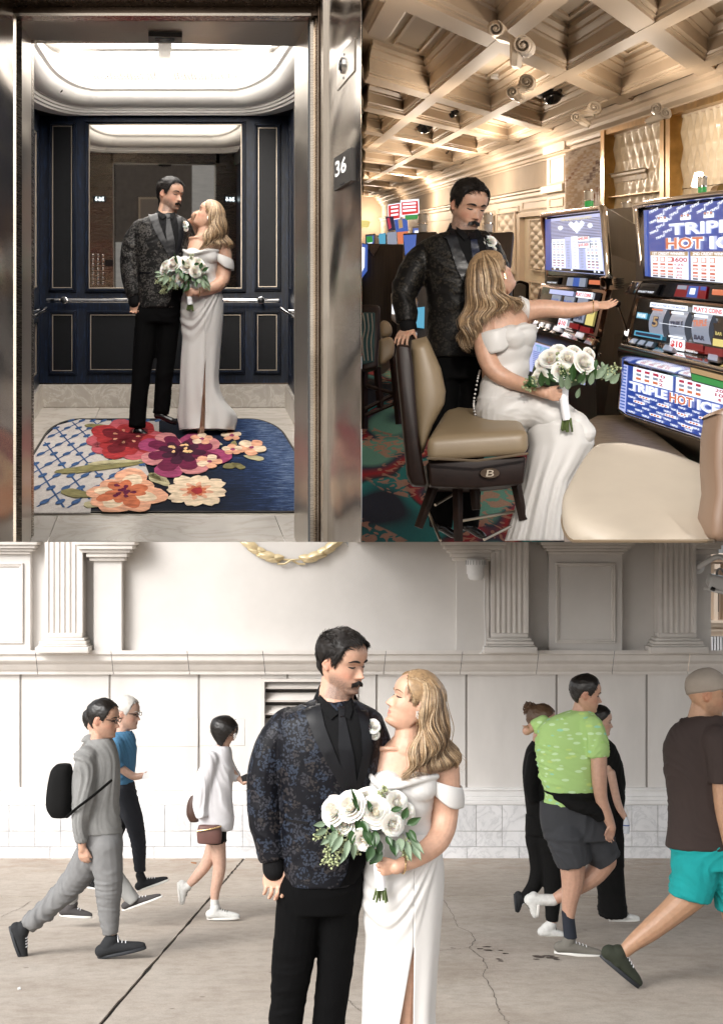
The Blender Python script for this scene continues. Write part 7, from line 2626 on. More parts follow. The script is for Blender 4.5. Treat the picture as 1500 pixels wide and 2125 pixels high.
def bouquet(fig, label, roses, leaves, sprays, grip, tail, handle_r, stems, seed=2, dbase=-70):
 t = thing("bouquet", fig.p(grip[0], grip[1], dbase), label, "bouquet")
 rng = random.Random(seed)
 s = fig.s
 cu = sum(r[0] for r in roses) / len(roses); cv = sum(r[1] for r in roses) / len(roses)
 for i, (u, v, r, d) in enumerate(roses):
  c = fig.p(u, v, dbase + d)
  ax = Vector(((u - cu) * .012, -1.0, (cv - v) * .012 + .35))
  rose(c, ax, r * s, seed * 31 + i).build("rose", M_PETAL, t, smooth=True, angle=180)
  mb = MB(); mb.ball(c + ax.normalized() * (r * s * .02), (r * s * .30,) * 3, nu=12, nv=8); mb.build("rose_heart", M_PETALC, t, smooth=True)
 for (u, v, ang, L, w, kind, d) in leaves:
  a = R(ang)
  leaf_obj(kind, t, fig.p(u, v, dbase + d), (math.cos(a), rng.uniform(-.5, .1), -math.sin(a)), (rng.uniform(-.4, .4), -1, rng.uniform(-.3, .6)), L * s, w * s)
 for (u, v, ang, L) in sprays:
  a = R(ang)
  spray(t, fig.p(u, v, dbase - 8), (math.cos(a), -.1, -math.sin(a)), L * s, rng, n=int(16 + L * .25), r=2.6 * s)
 mb = MB()
 mb.ball(fig.p(cu, cv + 12, dbase + 22), (60 * s, 30 * s, 34 * s)); mb.build("foliage_core", M_LEAFD, t, smooth=True)
 mb = MB(); mb.tube([fig.p(grip[0], grip[1] - 30, dbase + 4), fig.p(*grip, dbase), fig.p(*tail, dbase)], [handle_r * s * 1.1, handle_r * s, handle_r * s * .95], 14)
 mb.build("ribbon_wrap", M_RIBBON, t, smooth=True)
 for k in range(stems):
  o = (k / (stems - 1) - .5)
  a = fig.p(tail[0] + o * handle_r * 1.5, tail[1] - 4, dbase + rng.uniform(-5, 5))
  b = fig.p(tail[0] + o * handle_r * 2.6 + rng.uniform(-2, 2), tail[1] + 22 + rng.uniform(-4, 4), dbase + rng.uniform(-9, 6))
  mb = MB(); mb.tube([a, b], 2.3 * s, 6); mb.build("stem", M_STEM, t, smooth=True)
 return t
SKM = (0.50, 0.295, 0.205)
SKB = (0.55, 0.325, 0.225)
def shoe_mb(fig, heel, toe, d, h, w, toe_up=0.0):
 """heel,toe (u,v) on the ground; upper as overlapping balls, sole as a loft"""
 hu, hv = heel
 tu, tv = toe
 pts = []
 for k, (t, r, up) in enumerate(((.08, .46, .42), (.25, .50, .55), (.42, .46, .46), (.6, .44, .36), (.78, .44, .33), (.92, .34, .28))):
  pts.append((hu + (tu - hu) * t, hv + (tv - hv) * t - h * up, d, h * r))
 return fig.tube(pts, 12)
def jacket_group(fig, J, person, mat, voxel, wr, seed):
 parts = []
 for r in J['torso']:
  parts.append(fig.loft(r, ex=2.5))
 for a in J['arms']:
  parts += fig.tube(a, hem=True)
 for b in J.get('extra', []):
  parts.append(fig.ball(*b))
 co, fs = fuse(parts, voxel, 3)
 co = wrinkle(co, fs, wr, J.get('wsc', 6), (1, 1, .8), seed)
 obj_from(co, fs, "jacket", mat, person)
 return co, fs, bvh_of(co, fs)
def groom(fig, label, J, head, jac, vox, detail=1.0, shoes=None, legs=None):
 person = thing("person", fig.p(*J['base']), label, "person")
 hd = Head(fig, *head)
 sp = head_mb(False, .2)
 parts = [hd.map(m) for m in sp]
 parts += fig.tube(J['neck'], 18)
 for (w, f, sd, size, kw) in J['hands']:
  parts += hand_mbs(fig.p(*w), Vector(f), Vector(sd), size * fig.s, **kw)
 for t in J['forearms']:
  parts += fig.tube(t)
 for r in J['core']:
  parts.append(fig.loft(r))
 co, fs = fuse(parts, vox * .72, 3, .5)
 col = skin_paint(co, hd, SKM, (0.40, 0.17, 0.13), .62)
 obj_from(co, fs, "body", M_SKIN, person, col)
 bv = bvh_of(co, fs)
 add_face(hd, bv, person, M_HAIRB, moustache=M_HAIRB, thick=1.25)
 hd.map(cap_mb(top=.062, side=.028, rough=.02)).build("hair", M_HAIRB, person, smooth=True, angle=180)
 hd.map(strands_mb(int(2600 * detail), .15, .0062, seed=4, comb=Vector((.25, .80, .1)), lift=1.0, top=.066)).build("hair_tufts", M_HAIRB, person, smooth=True, angle=180)
 tp = []
 for L in legs:
  tp += fig.tube(L, 20, hem=True)
 if J.get('hips'):
  tp.append(fig.loft(J['hips'], ex=2.3))
 tc, tf = fuse(tp, vox * 1.3, 3)
 tc = wrinkle(tc, tf, .006, 6, (1, 1, 1.3), 3)
 obj_from(tc, tf, "trousers", M_TROUS, person)
 jc, jf, jb = jacket_group(fig, J, person, jac, vox, J.get('wr', .0045), 2)
 allb = BVHTree.FromPolygons([tuple(p) for p in jc.tolist()] + [tuple(p) for p in co.tolist()], jf + [tuple(i + len(jc) for i in f) for f in fs])
 nk = J['collar']
 def col_fn(a, t):
  an = a * 2 * PI
  (u0, v0, d0, r0), (u1, v1, d1, r1) = nk
  u, v, d, r = u0 + (u1 - u0) * t, v0 + (v1 - v0) * t, d0 + (d1 - d0) * t, r0 + (r1 - r0) * t
  dip = (44 * (1 - t) + 16) * (.5 + .5 * math.cos(an - .55)) ** 1.5 * r0 / 40 - 6
  return fig.p(u + r * math.sin(an), v + dip, d - r * math.cos(an))
 mb = MB(); mb.grid(col_fn, 40, 5, cu=True)
 o = mb.build("collar_stand", M_SHIRT, person, smooth=True, angle=180)
 sd = o.modifiers.new("thickness", 'SOLIDIFY'); sd.thickness = .005; sd.offset = 0
 for (name, poly, off, m) in J['drapes']:
  o = drape(fig, poly, allb if name in ('collar', 'shirt', 'tie_knot', 'collar_back') else jb, off, name, m, person, step=7)
 for (name, parts_, m) in J.get('solids', []):
  pp = []
  for t in parts_:
   pp += fig.tube(t)
  cc, cf = fuse(pp, vox, 2)
  obj_from(cc, cf, name, m, person)
 for sh in shoes or []:
  cc, cf = fuse(shoe_mb(fig, *sh), vox, 3)
  z0 = min(c[2] for c in cc)
  obj_from(cc, cf, "shoe", M_SHOE, person)
 return person, jb, hd
def boutonniere(fig, u, v, jb, person, r=15):
 o = fig.p(u, v, -600)
 h = jb.ray_cast(o, Vector((0, 1, 0)))
 y = h[0].y if h[0] is not None else fig.Y - .1
 c = Vector((o.x, y - .012, o.z))
 t = thing("boutonniere", c, "white rose boutonniere pinned on the lapel of the %s" % person, "boutonniere")
 s = fig.s
 rose(c, (.2, -1, .5), r * s, 77).build("rose", M_PETAL, t, smooth=True, angle=180)
 rose(c + Vector((6 * s, 0, -19 * s)), (.4, -1, -.3), r * .62 * s, 78).build("rosebud", M_PETAL, t, smooth=True, angle=180)
 MB().tube([c + Vector((-7 * s, .002, -10 * s)), c + Vector((-7 * s, .0, -36 * s))], [3.2 * s, 3.6 * s], 8).build("ribbon_wrap", M_RIBBON, t, smooth=True)
 leaf_obj('leaf', t, c + Vector((-9 * s, .003, -5 * s)), (-.5, 0, -.8), (0, -1, 0), 16 * s, 8 * s)
 return t
def locks(fig, guides, n, rad, name, mats, parent, seed, wave=8.5, spread=.9, nseg=30, freq=2.6):
 """long wavy hair: locks blended between neighbouring guide curves, sorted into a few tones"""
 rng = random.Random(seed)
 gs_ = [cr(g, nseg) for g in guides]
 mbs = [MB() for _ in mats]
 for k in range(n):
  x = rng.random() * (len(gs_) - 1)
  i = min(int(x), len(gs_) - 2)
  f = x - i
  ph = x * 1.5 + rng.uniform(-.28, .28)
  fly = 2.4 if rng.random() < .05 else 1.0
  jx, jy, jz = rng.gauss(0, 3.4) * fly, rng.gauss(0, 3.0) * fly, rng.gauss(0, 3.2) * fly
  end = rng.uniform(.80, 1.0)
  pts, rr = [], []
  r0 = rad * rng.uniform(.6, 1.25) * (.45 if fly > 1 else 1)
  m = int(nseg * end)
  for j in range(m):
   t = j / (nseg - 1)
   a = gs_[i][j] * (1 - f) + gs_[i + 1][j] * f
   am = wave * sstep(.18, .55, t)
   w = t * freq * 2 * PI + ph
   sp = spread * (.25 + t)
   pts.append(fig.p(a[0] + jx * sp + am * math.cos(w), a[1] + jy * sp * .6, a[2] + jz * sp + am * math.sin(w) * .9))
   rr.append(r0 * fig.s * (.55 + .6 * math.sin(PI * min(1, t * 1.1 + .08)) ** .6) * (1 if t < end * .82 else max(.12, (end - t) / (end * .18))))
  if len(pts) > 4:
   q = rng.random() * .55 + .45 * (.5 + .5 * math.sin(x * 7.3 + ph * 1.5))
   mi = 0 if q < .34 else (1 if q < .66 else 2)
   mbs[mi].tube(pts, rr, 6, flat=.62)
 for mb, mt, nm in zip(mbs, mats, ("hair_dark_locks", "hair_locks", "hair_light_locks")):
  if mb.v:
   mb.build(nm, mt, parent, smooth=True, angle=180)
M_BL1 = pbr("honey_blonde_hair", (0.30, 0.195, 0.105), 0.38, var=.35, vscale=60)
M_BL2 = pbr("light_brown_hair", (0.125, 0.078, 0.042), 0.40, var=.35, vscale=60)
M_BL3 = pbr("pale_blonde_hair", (0.50, 0.37, 0.235), 0.38, var=.3, vscale=60)
M_PEARL = pbr("crystal_earring", (0.85, 0.84, 0.82), 0.08, metal=.6)
M_GOLDB = pbr("gold_jewellery", (0.80, 0.58, 0.30), 0.2, metal=1)
def dress_skirt(fig, rings, slit_v, slit, folds, name, person, nu=150, nv=120, side=-1, fold_amp=4.0, slit_w=None):
 """open-fronted skirt: rings (v, ul, ur, hd, dc); slit(v) -> (u_left_edge,u_right_edge)"""
 q = cr(rings, nv + 1)
 mb = MB()
 vs, fs = [], []
 for j, (v, ul, ur, hd, dc) in enumerate(q):
  c, hw = (ul + ur) / 2, (ur - ul) / 2
  sl, sr = slit(v)
  def ang(u):
   x = max(-.98, min(.98, (u - c) / hw))
   return math.acos(x)
  a_r, a_l = ang(sr), ang(sl)
  a0, a1 = a_l, a_r + 2 * PI
  for i in range(nu + 1):
   t = i / nu
   a = a0 + (a1 - a0) * t
   x, y = math.cos(a), math.sin(a)
   fo = folds(v, a, c + hw * x)
   vs.append(fig.p(c + (hw + fo * .6) * x, v + fo * .2, dc - (hd + fo) * y))
 n = nu + 1
 for j in range(len(q) - 1):
  for i in range(nu):
   fs.append((j * n + i, j * n + i + 1, (j + 1) * n + i + 1, (j + 1) * n + i))
 mb.add(vs, fs)
 o = mb.build(name, M_DRESS, person, smooth=True, angle=180)
 sd = o.modifiers.new("thickness", 'SOLIDIFY')
 sd.thickness = .003
 return o
def bride(fig, label, head, vox, n_locks, guides, top=1950):
 person = thing("person", fig.p(840, 2330, 0), label, "person")
 hd = Head(fig, *head)
 parts = [hd.map(m) for m in head_mb(True, .8)]
 hu, hv = head[0], head[1]
 parts += fig.tube([(hu - 6, hv + 22, 4, 27), (848, 1500, 4, 26), (846, 1530, 2, 29), (845, 1556, 4, 40)], 20)
 parts.append(fig.loft([(1534, 815, 872, 20, 6), (1550, 786, 902, 32, 6), (1566, 772, 922, 40, 6), (1590, 764, 930, 46, 4), (1625, 766, 912, 52, 0), (1670, 776, 896, 46, 0), (1720, 782, 893, 40, 0)], ex=2.2))
 parts.append(fig.ball(800, 1628, -30, (32, 28, 24)))
 parts.append(fig.ball(866, 1628, -30, (32, 28, 24)))
 parts += fig.tube([(838, 1552, -26, 5), (812, 1550, -26, 5), (786, 1552, -18, 6)], 8)
 parts += fig.tube([(856, 1552, -26, 5), (884, 1550, -24, 5), (912, 1552, -14, 6)], 8)
 parts += fig.tube([(912, 1572, 6, 34), (918, 1600, 6, 36), (922, 1645, 4, 33), (922, 1690, 0, 29), (916, 1722, -14, 27), (898, 1745, -38, 25), (862, 1765, -64, 20.5), (834, 1776, -82, 15.5), (820, 1780, -90, 14.5)], 18)
 parts += fig.tube([(784, 1572, 10, 30), (776, 1610, 16, 28), (772, 1660, 22, 26)], 14)
 hs = 64
 parts += hand_mbs(fig.p(822, 1779, -90), (-1.0, -.30, -.06), (.0, -.25, 1.0), hs * fig.s, curl=(.45, 1.15, .9), spread=.04, thumb=(.45, .5), flat=-1.0, wide=1.25)
 parts += fig.tube([(850, 1880, -6, 44), (842, 2000, -12, 36), (838, 2110, -14, 27), (836, 2180, -8, 27), (838, 2300, 6, 15)], 16)
 parts += fig.tube([(838, 2298, 6, 14), (832, 2325, -22, 12)], 10)
 co, fs = fuse(parts, vox * .72, 3, .5)
 col = skin_paint(co, hd, SKB, (0.50, 0.13, 0.14), 0, True, .18)
 obj_from(co, fs, "body", M_SKIN, person, col)
 bv = bvh_of(co, fs)
 add_face(hd, bv, person, M_BROWL, True, eye='up')
 bp = [fig.loft([(1606, 764, 912, 58, -2), (1630, 764, 906, 62, -2), (1660, 772, 900, 56, -1), (1700, 776, 897, 50, 0), (1740, 768, 902, 52, 0), (1775, 758, 914, 58, 2)], ex=2.3),
  fig.ball(802, 1628, -34, (39, 34, 32)), fig.ball(866, 1628, -34, (40, 34, 32))]
 bp += fig.tube([(768, 1604, -46, 7), (792, 1620, -66, 8), (830, 1618, -70, 8), (872, 1608, -62, 7), (904, 1604, -40, 6)], 10)
 bc, bf = fuse(bp, vox * 1.0, 3)
 keep_top = lambda u: np.interp(u, [755, 768, 785, 800, 835, 874, 912, 960], [1592, 1599, 1613, 1619, 1617, 1607, 1604, 1606])
 def bfold(p):
  u = fig.o[0] + ((p[0] * F / fig.Y + CU) - fig.at_[0]) / fig.k
  v = fig.o[1] + ((CV - p[2] * F / fig.Y) - fig.at_[1]) / fig.k
  return .0035 * math.sin((u * .055 + v * .085)) * float(sstep(1640, 1700, v)) + .0022 * math.sin(u * .03 - v * .16) * float(sstep(1660, 1600, v))
 bc = wrinkle(bc, bf, .0012, 10, (1, 1, 2), 5, bfold)
 obj_from(bc, bf, "bodice", M_DRESS, person)
 def sleeve(s, t):
  a = s * 2 * PI
  x, y = math.cos(a), math.sin(a)
  u = 916 + 43 * x
  top = 1606 + (u - 873) * .33
  bot = top + 22 + 24 * float(sstep(872, 935, u)) - 5 * float(sstep(935, 962, u))
  if y < 0:
   bot -= 4
  vv = top + (bot - top) * t
  r = 1.0 + .07 * math.sin(t * PI)
  return fig.p(916 + 42 * x * r + 3 * t, vv, 4 - (44 * r) * y)
 mb = MB(); mb.grid(sleeve, 56, 10, cu=True)
 o = mb.build("sleeve", M_DRESS, person, smooth=True, angle=180)
 sd = o.modifiers.new("thickness", 'SOLIDIFY'); sd.thickness = .006; sd.offset = 0
 rings = [(1722, 768, 900, 52, 0), (1760, 757, 914, 58, 2), (1800, 754, 921, 62, 4), (1850, 753, 921, 64, 4), (1900, 755, 917, 62, 3), (1960, 757, 912, 58, 2), (2030, 752, 906, 56, 0), (2125, 749, 903, 58, 0), (2190, 746, 925, 64, 4), (2250, 738, 972, 74, 10), (2310, 748, 965, 84, 8)]
 def slit(v):
  c = 856 - (v - 1950) * .006
  if v < top:
   return (c, c)
  g = (v - top) / 175.0
  return (c - (31 if top < 2000 else 13) * min(g, 1.9) ** 1.0, c + 1.5)
 def folds(v, a, u):
  f = 0
  k = float(sstep(1850, 2300, v))
  f += (1.2 + 7 * k) * math.sin(a * 9 + 1.3 + .4 * math.sin(v * .01)) * .5
  if math.sin(a) > 0:
   def vc(o):
    if u > 805:
     return 1903 + o - (165 + o * .4) * (max(0, u - 805) / 100) ** 1.5
    return 1903 + o - 28 * ((805 - u) / 48) ** 2
   for (o_, am, wd) in ((0, 4.5, 11), (-34, 2.4, 10), (-66, 2.0, 9), (-100, 1.6, 9), (42, 1.8, 16)):
    x = (v - vc(o_)) / wd
    f += am * (math.exp(-x * x) - .7 * math.exp(-(x - 1.5) ** 2))
   edge = 909 - (v - 1750) * .27
   if v < 1965:
    f += 4.5 * float(sstep(edge + 6, edge - 2, u)) * float(sstep(1960, 1850, v))
  return f
 dress_skirt(fig, rings, 1950, slit, folds, "skirt", person)
 tabf = [(0, .90), (20, .86), (40, .76), (58, .62), (75, .50), (90, .52), (105, .40), (150, .12), (180, .1)]
 hd.map(cap_mb(True, .040, .034, tabf, .008, 3)).build("hair_base", M_BL1, person, smooth=True, angle=180)
 for k, (mt, nm) in enumerate(((M_BL2, "hair_roots"), (M_BL1, "hair_crown"), (M_BL3, "hair_highlights"))):
  hd.map(strands_mb(int(n_locks * .6), .46, .0060, tabf, True, 20 + k, Vector((0, -1, -.1)), .04, .062, segs=7, zmin=.42)).build(nm, mt, person, smooth=True, angle=180)
 locks(fig, guides, n_locks, 1.25 if n_locks > 800 else 1.65, "hair", (M_BL2, M_BL1, M_BL3), person, 9)
 e = hd.w((-.345 if head[4] < 0 else .345, -.01, .375))
 side = -1 if head[4] < 0 else 1
 best = min((hd.w((sx * .35, -.01, .375)) for sx in (-1, 1)), key=lambda q: q.y)
 er = MB()
 for k in range(14):
  a = k * 1.3
  er.ball(best + Vector((math.cos(a) * .007, -.004 - .002 * (k % 3), -.001 * k * 1.4 + math.sin(a) * .004)), .0045, nu=6, nv=5)
 er.build("earring", M_PEARL, person, smooth=False)
 br = MB()
 pts = []
 ax = Vector((-1, -.25, .10)).normalized()
 c = fig.p(834, 1776, -82)
 xx = ax.cross(Vector((0, 1, 0))).normalized(); yy = ax.cross(xx)
 for k in range(25):
  a = 2 * PI * k / 24
  pts.append(c + (xx * math.cos(a) + yy * math.sin(a)) * 19 * fig.s)
 br.tube(pts, 1.6 * fig.s, 6, cap=False); br.build("bracelet", M_GOLDB, person, smooth=True)
 return person, hd
def couple_spec():
 J = dict(base=(640, 2340, 0))
 J['neck'] = [(704, 1412, 12, 37), (698, 1440, 8, 37), (690, 1475, 4, 40)]
 J['collar'] = ((702, 1428, 10, 40), (692, 1470, 4, 47))
 J['hands'] = [((571, 1796, -6), (.03, -.12, -1.0), (1.0, -.25, .0), 88, dict(curl=(.42, .60, .40), spread=.0, thumb=(.42, .10), flat=-1.0, wide=1.5))]
 J['forearms'] = [[(556, 1700, 0, 22), (570, 1810, -6, 18)]]
 J['core'] = [[(1490, 625, 755, 34, 0), (1600, 610, 760, 45, 0), (1750, 612, 750, 45, 0)]]
 J['torso'] = [[(1452, 650, 735, 34, 4), (1464, 622, 758, 44, 3), (1478, 590, 782, 52, 2), (1500, 570, 792, 60, 1), (1560, 572, 790, 68, -2), (1640, 580, 782, 66, -2), (1700, 582, 776, 62, -2), (1770, 586, 768, 64, 0), (1832, 592, 742, 64, 0)]]
 J['arms'] = [[(588, 1510, 2, 34), (567, 1548, 2, 38), (553, 1600, 2, 39), (550, 1650, 2, 38), (554, 1710, -2, 36), (563, 1760, -4, 32), (569, 1782, -5, 30)],
    [(768, 1512, 8, 32), (780, 1560, 22, 34), (780, 1640, 34, 32), (790, 1700, 60, 28)]]
 J['extra'] = [(600, 1494, 4, (34, 24, 30)), (770, 1500, 8, (26, 24, 28)), (585, 1540, 2, (26, 40, 34)), (590, 1600, 0, (22, 50, 36))]
 J['hips'] = [(1780, 602, 756, 56, 0), (1850, 574, 752, 58, 0), (1890, 576, 744, 56, 0)]
 J['solids'] = [("shirt_cuff", [[(569, 1778, -5, 25), (570, 1803, -6, 25)]], M_SHIRT)]
 J['drapes'] = [
  ("shirt", [(664, 1440), (700, 1470), (730, 1446), (752, 1500), (757, 1560), (748, 1610), (736, 1640), (728, 1636), (700, 1580), (672, 1520), (655, 1462)], .010, M_SHIRT),
  ("tie", [(703, 1468), (714, 1468), (717, 1482), (735, 1560), (742, 1628), (732, 1640), (712, 1600), (703, 1540), (704, 1490)], .016, M_SATINB),
  ("tie_knot", [(700, 1462), (717, 1461), (716, 1478), (706, 1480)], .022, M_SATINB),
  ("lapel", [(657, 1446), (665, 1456), (676, 1500), (700, 1560), (722, 1610), (730, 1650), (724, 1648), (690, 1590), (660, 1535), (627, 1456), (644, 1462), (656, 1460)], .016, M_SATINB),
  ("lapel", [(738, 1452), (748, 1470), (757, 1470), (762, 1466), (770, 1500), (772, 1550), (760, 1600), (738, 1645), (731, 1648), (742, 1606), (752, 1560), (750, 1510)], .016, M_SATINB),
  ("collar", [(663, 1440), (670, 1448), (703, 1474), (688, 1486), (668, 1466)], .020, M_SHIRT),
  ("collar", [(704, 1472), (722, 1456), (729, 1452), (732, 1468), (726, 1486), (715, 1480)], .020, M_SHIRT),
  ("pocket_welt", [(588, 1690), (642, 1694), (642, 1699), (588, 1695)], .006, M_SATINB),
  ("trouser_break", [(736, 1650), (770, 1640), (776, 1700), (770, 1780), (756, 1836), (700, 1836), (720, 1800), (734, 1730)], .006, M_TROUS),
 ]
 return J
LEGS = [[(632, 1850, 0, 54), (619, 1900, 0, 49), (608, 2000, -4, 43), (598, 2080, -6, 37), (586, 2200, -6, 34), (581, 2300, -8, 33)],
  [(702, 1850, 6, 50), (702, 1910, 6, 43), (695, 2010, 8, 38), (684, 2100, 10, 35), (678, 2180, 12, 33), (672, 2245, 12, 32)]]
SHOES = [((575, 2330), (650, 2360), -22, 34, 20), ((652, 2262), (735, 2290), 4, 32, 18)]
G3 = [
 [(872, 1404, -22), (878, 1428, -50), (874, 1456, -62), (866, 1488, -64), (870, 1520, -66), (856, 1552, -68), (846, 1580, -72), (836, 1602, -70), (852, 1616, -66)],
 [(876, 1403, -18), (884, 1430, -48), (880, 1460, -62), (874, 1496, -62), (882, 1530, -64), (870, 1560, -66), (856, 1584, -70), (848, 1604, -70), (858, 1612, -66)],
 [(880, 1402, -14), (894, 1428, -42), (894, 1462, -58), (890, 1500, -56), (896, 1540, -56), (886, 1566, -58), (872, 1590, -62), (868, 1606, -62)],
 [(884, 1402, -10), (904, 1428, -32), (908, 1466, -46), (906, 1508, -44), (912, 1545, -42), (914, 1572, -44), (904, 1590, -46), (898, 1600, -46)],
 [(888, 1403, -4), (914, 1430, -18), (921, 1470, -28), (924, 1512, -24), (932, 1545, -18), (940, 1570, -18), (938, 1592, -20), (930, 1602, -20)],
 [(890, 1405, 6), (916, 1436, 6), (925, 1476, 8), (930, 1516, 10), (938, 1548, 12), (946, 1572, 10), (950, 1592, 8), (944, 1606, 6)],
 [(888, 1406, 16), (908, 1440, 28), (916, 1480, 32), (922, 1520, 32), (930, 1550, 30), (940, 1574, 28), (944, 1592, 24), (948, 1602, 20)],
]
f3 = Fig(5.5)
J3 = couple_spec()
gp, jb3, hd3 = groom(f3, "groom on the street in navy floral jacket, black shirt and tie with moustache", J3, (709, 1374, 2, 131, 52, -9), M_JACQ, .0046, 1.2, SHOES, LEGS)
boutonniere(f3, 773, 1502, jb3, "street groom")
bp3, hb3 = bride(f3, "bride on the street in white off-shoulder gown with a leg slit", (862, 1457, 2, 130, -78, 20), .0046, 950, G3)
B3_ROSES = [(694, 1668, 30, 2), (728, 1656, 32, -14), (762, 1648, 28, 4), (778, 1666, 32, -20), (716, 1690, 26, 0), (812, 1690, 24, -26), (822, 1650, 24, -2), (800, 1640, 20, 8), (755, 1720, 25, -26), (840, 1672, 22, 2), (772, 1642, 18, 10)]
B3_LEAVES = [(745, 1672, 100, 34, 16, 'leaf', -30), (750, 1680, 60, 30, 15, 'leaf', -34), (757, 1690, 75, 42, 18, 'leaf', -36), (742, 1650, 250, 40, 7, 'leaf', -30), (746, 1662, 240, 34, 8, 'leaf', -30), (770, 1665, 250, 26, 12, 'leaf', -30), (778, 1700, 95, 36, 22, 'leaf', -36), (765, 1705, 70, 30, 14, 'leaf', -34),
   (772, 1730, 110, 36, 20, 'leaf', -30), (840, 1690, -30, 34, 17, 'leaf', -26), (846, 1700, 60, 30, 15, 'leaf', -24), (832, 1680, -70, 28, 16, 'leaf', -28), (838, 1706, 50, 32, 12, 'leaf', -22), (808, 1662, -10, 26, 12, 'leaf', -26), (790, 1740, 130, 40, 26, 'leaf', -20), (812, 1720, 80, 36, 20, 'leaf', -24),
   (688, 1690, 60, 24, 8, 'leaf', -20), (700, 1700, 110, 40, 16, 'euc', -26), (712, 1712, 125, 44, 16, 'euc', -26), (724, 1720, 100, 40, 14, 'euc', -28), (690, 1712, 140, 30, 14, 'euc', -22), (680, 1700, 160, 28, 14, 'euc', -22), (735, 1725, 90, 36, 13, 'euc', -24), (846, 1715, 50, 46, 14, 'euc', -22), (838, 1722, 75, 44, 14, 'euc', -24), (826, 1716, 80, 28, 18, 'euc', -26),
   (678, 1690, 175, 26, 12, 'euc', -18), (850, 1730, 60, 40, 16, 'euc', -20), (730, 1700, 85, 30, 16, 'leaf', -26), (800, 1712, 60, 26, 14, 'leaf', -26), (786, 1722, 95, 30, 16, 'leaf', -22), (720, 1742, 120, 30, 12, 'euc', -26)]
B3_SPR = [(712, 1700, 110, 40), (705, 1705, 150, 44), (722, 1712, 95, 46), (700, 1718, 125, 62), (690, 1700, 165, 44), (735, 1712, 80, 40), (832, 1712, 50, 44), (840, 1720, 70, 40), (790, 1640, -70, 24), (715, 1730, 140, 50)]
bouquet(f3, "bouquet of white roses and eucalyptus held by the bride on the street", B3_ROSES, B3_LEAVES, B3_SPR, (784, 1766), (789, 1826), 11, 9, 2, -86)
f1 = Fig(10.35, .5229, (708, 1305), (352, 367))
J1 = couple_spec()
J1['hands'] = [((571, 1796, -6), (.10, -.12, -1.0), (1.0, -.25, .0), 82, dict(curl=(.5, .7, .5), spread=.02, thumb=(.40, .2), flat=-1.0, wide=1.42))]
gp1, jb1, hd1 = groom(f1, "groom in the lift in grey floral jacket looking down at his bride", J1, (709, 1374, 2, 131, 58, -8), M_JACQ2, .0072, .6, SHOES, LEGS)
boutonniere(f1, 773, 1502, jb1, "lift groom")
G1_ = [[(a + 2, b, c) for a, b, c in g] for g in G3]
bp1, hb1 = bride(f1, "bride in the lift in a long white gown, head tipped up laughing", (866, 1458, 2, 124, -80, 28), .0072, 380, G1_, 2040)
bouquet(f1, "bouquet of white roses held by the bride in the lift", [(u + 10, v + 12, r, d) for u, v, r, d in B3_ROSES], [(l[0] + 10, l[1] + 12) + tuple(l[2:]) for l in B3_LEAVES], [(a + 10, b + 12, c, d) for a, b, c, d in B3_SPR], (794, 1778), (800, 1826), 11, 9, 3, -86)
f2 = Fig(7.0)
J2 = dict(base=(960, 1124, 0))
J2['neck'] = [(966, 452, 10, 27), (962, 474, 8, 28), (958, 500, 4, 30)]
J2['collar'] = ((964, 462, 10, 29), (957, 496, 6, 36))
J2['hands'] = [((848, 682, -22), (-.42, -.45, -.62), (.85, -.2, .25), 62, dict(curl=(.30, .42, .30), spread=.16, thumb=(.75, .05), flat=1.0, wide=1.35))]
J2['forearms'] = [[(845, 640, -18, 17), (848, 686, -22, 14)]]
J2['core'] = [[(520, 900, 1005, 28, 0), (600, 896, 1020, 34, 0), (700, 896, 1014, 34, 0)]]
J2['torso'] = [[(480, 925, 1005, 28, 2), (492, 895, 1022, 38, 2), (508, 874, 1036, 46, 1), (560, 878, 1045, 52, -2), (620, 884, 1044, 52, -2), (680, 886, 1040, 50, 0), (745, 884, 1040, 50, 0)]]
J2['arms'] = [[(888, 522, 0, 27), (862, 556, -2, 31), (846, 590, -8, 30), (838, 620, -14, 26), (842, 650, -18, 24), (843, 672, -20, 22)],
   [(1018, 530, 4, 27), (1036, 580, 10, 27), (1040, 660, 14, 24)]]
J2['extra'] = [(900, 514, 2, (24, 18, 24)), (1014, 516, 4, (22, 18, 24))]
J2['wr'] = .006
J2['solids'] = [("shirt_cuff", [[(843, 666, -20, 18.5), (847, 684, -22, 18)]], M_SHIRT)]
J2['drapes'] = [
 ("shirt", [(938, 486), (948, 500), (968, 502), (986, 490), (1000, 500), (1008, 540), (1008, 600), (1000, 640), (985, 600), (962, 560), (945, 520)], .010, M_SHIRT),
 ("tie", [(972, 500), (984, 500), (990, 530), (1000, 600), (995, 640), (983, 600), (975, 540)], .016, pbr("deep_blue_satin_tie", (0.006, 0.010, 0.028), .35, spec=.4)),
 ("tie_knot", [(968, 492), (984, 491), (982, 506), (972, 507)], .022, M_SATINB),
 ("lapel", [(930, 470), (940, 482), (950, 520), (968, 562), (990, 610), (996, 645), (970, 620), (945, 572), (924, 505), (916, 500), (934, 494), (930, 484)], .016, M_SATINB),
 ("lapel", [(1000, 492), (1008, 500), (1022, 500), (1028, 515), (1026, 550), (1010, 610), (998, 645), (1004, 600), (1008, 550)], .016, M_SATINB),
 ("collar", [(944, 474), (950, 480), (970, 500), (960, 510), (947, 494)], .020, M_SHIRT),
 ("collar", [(972, 496), (986, 482), (994, 480), (994, 500), (984, 506)], .020, M_SHIRT),
]
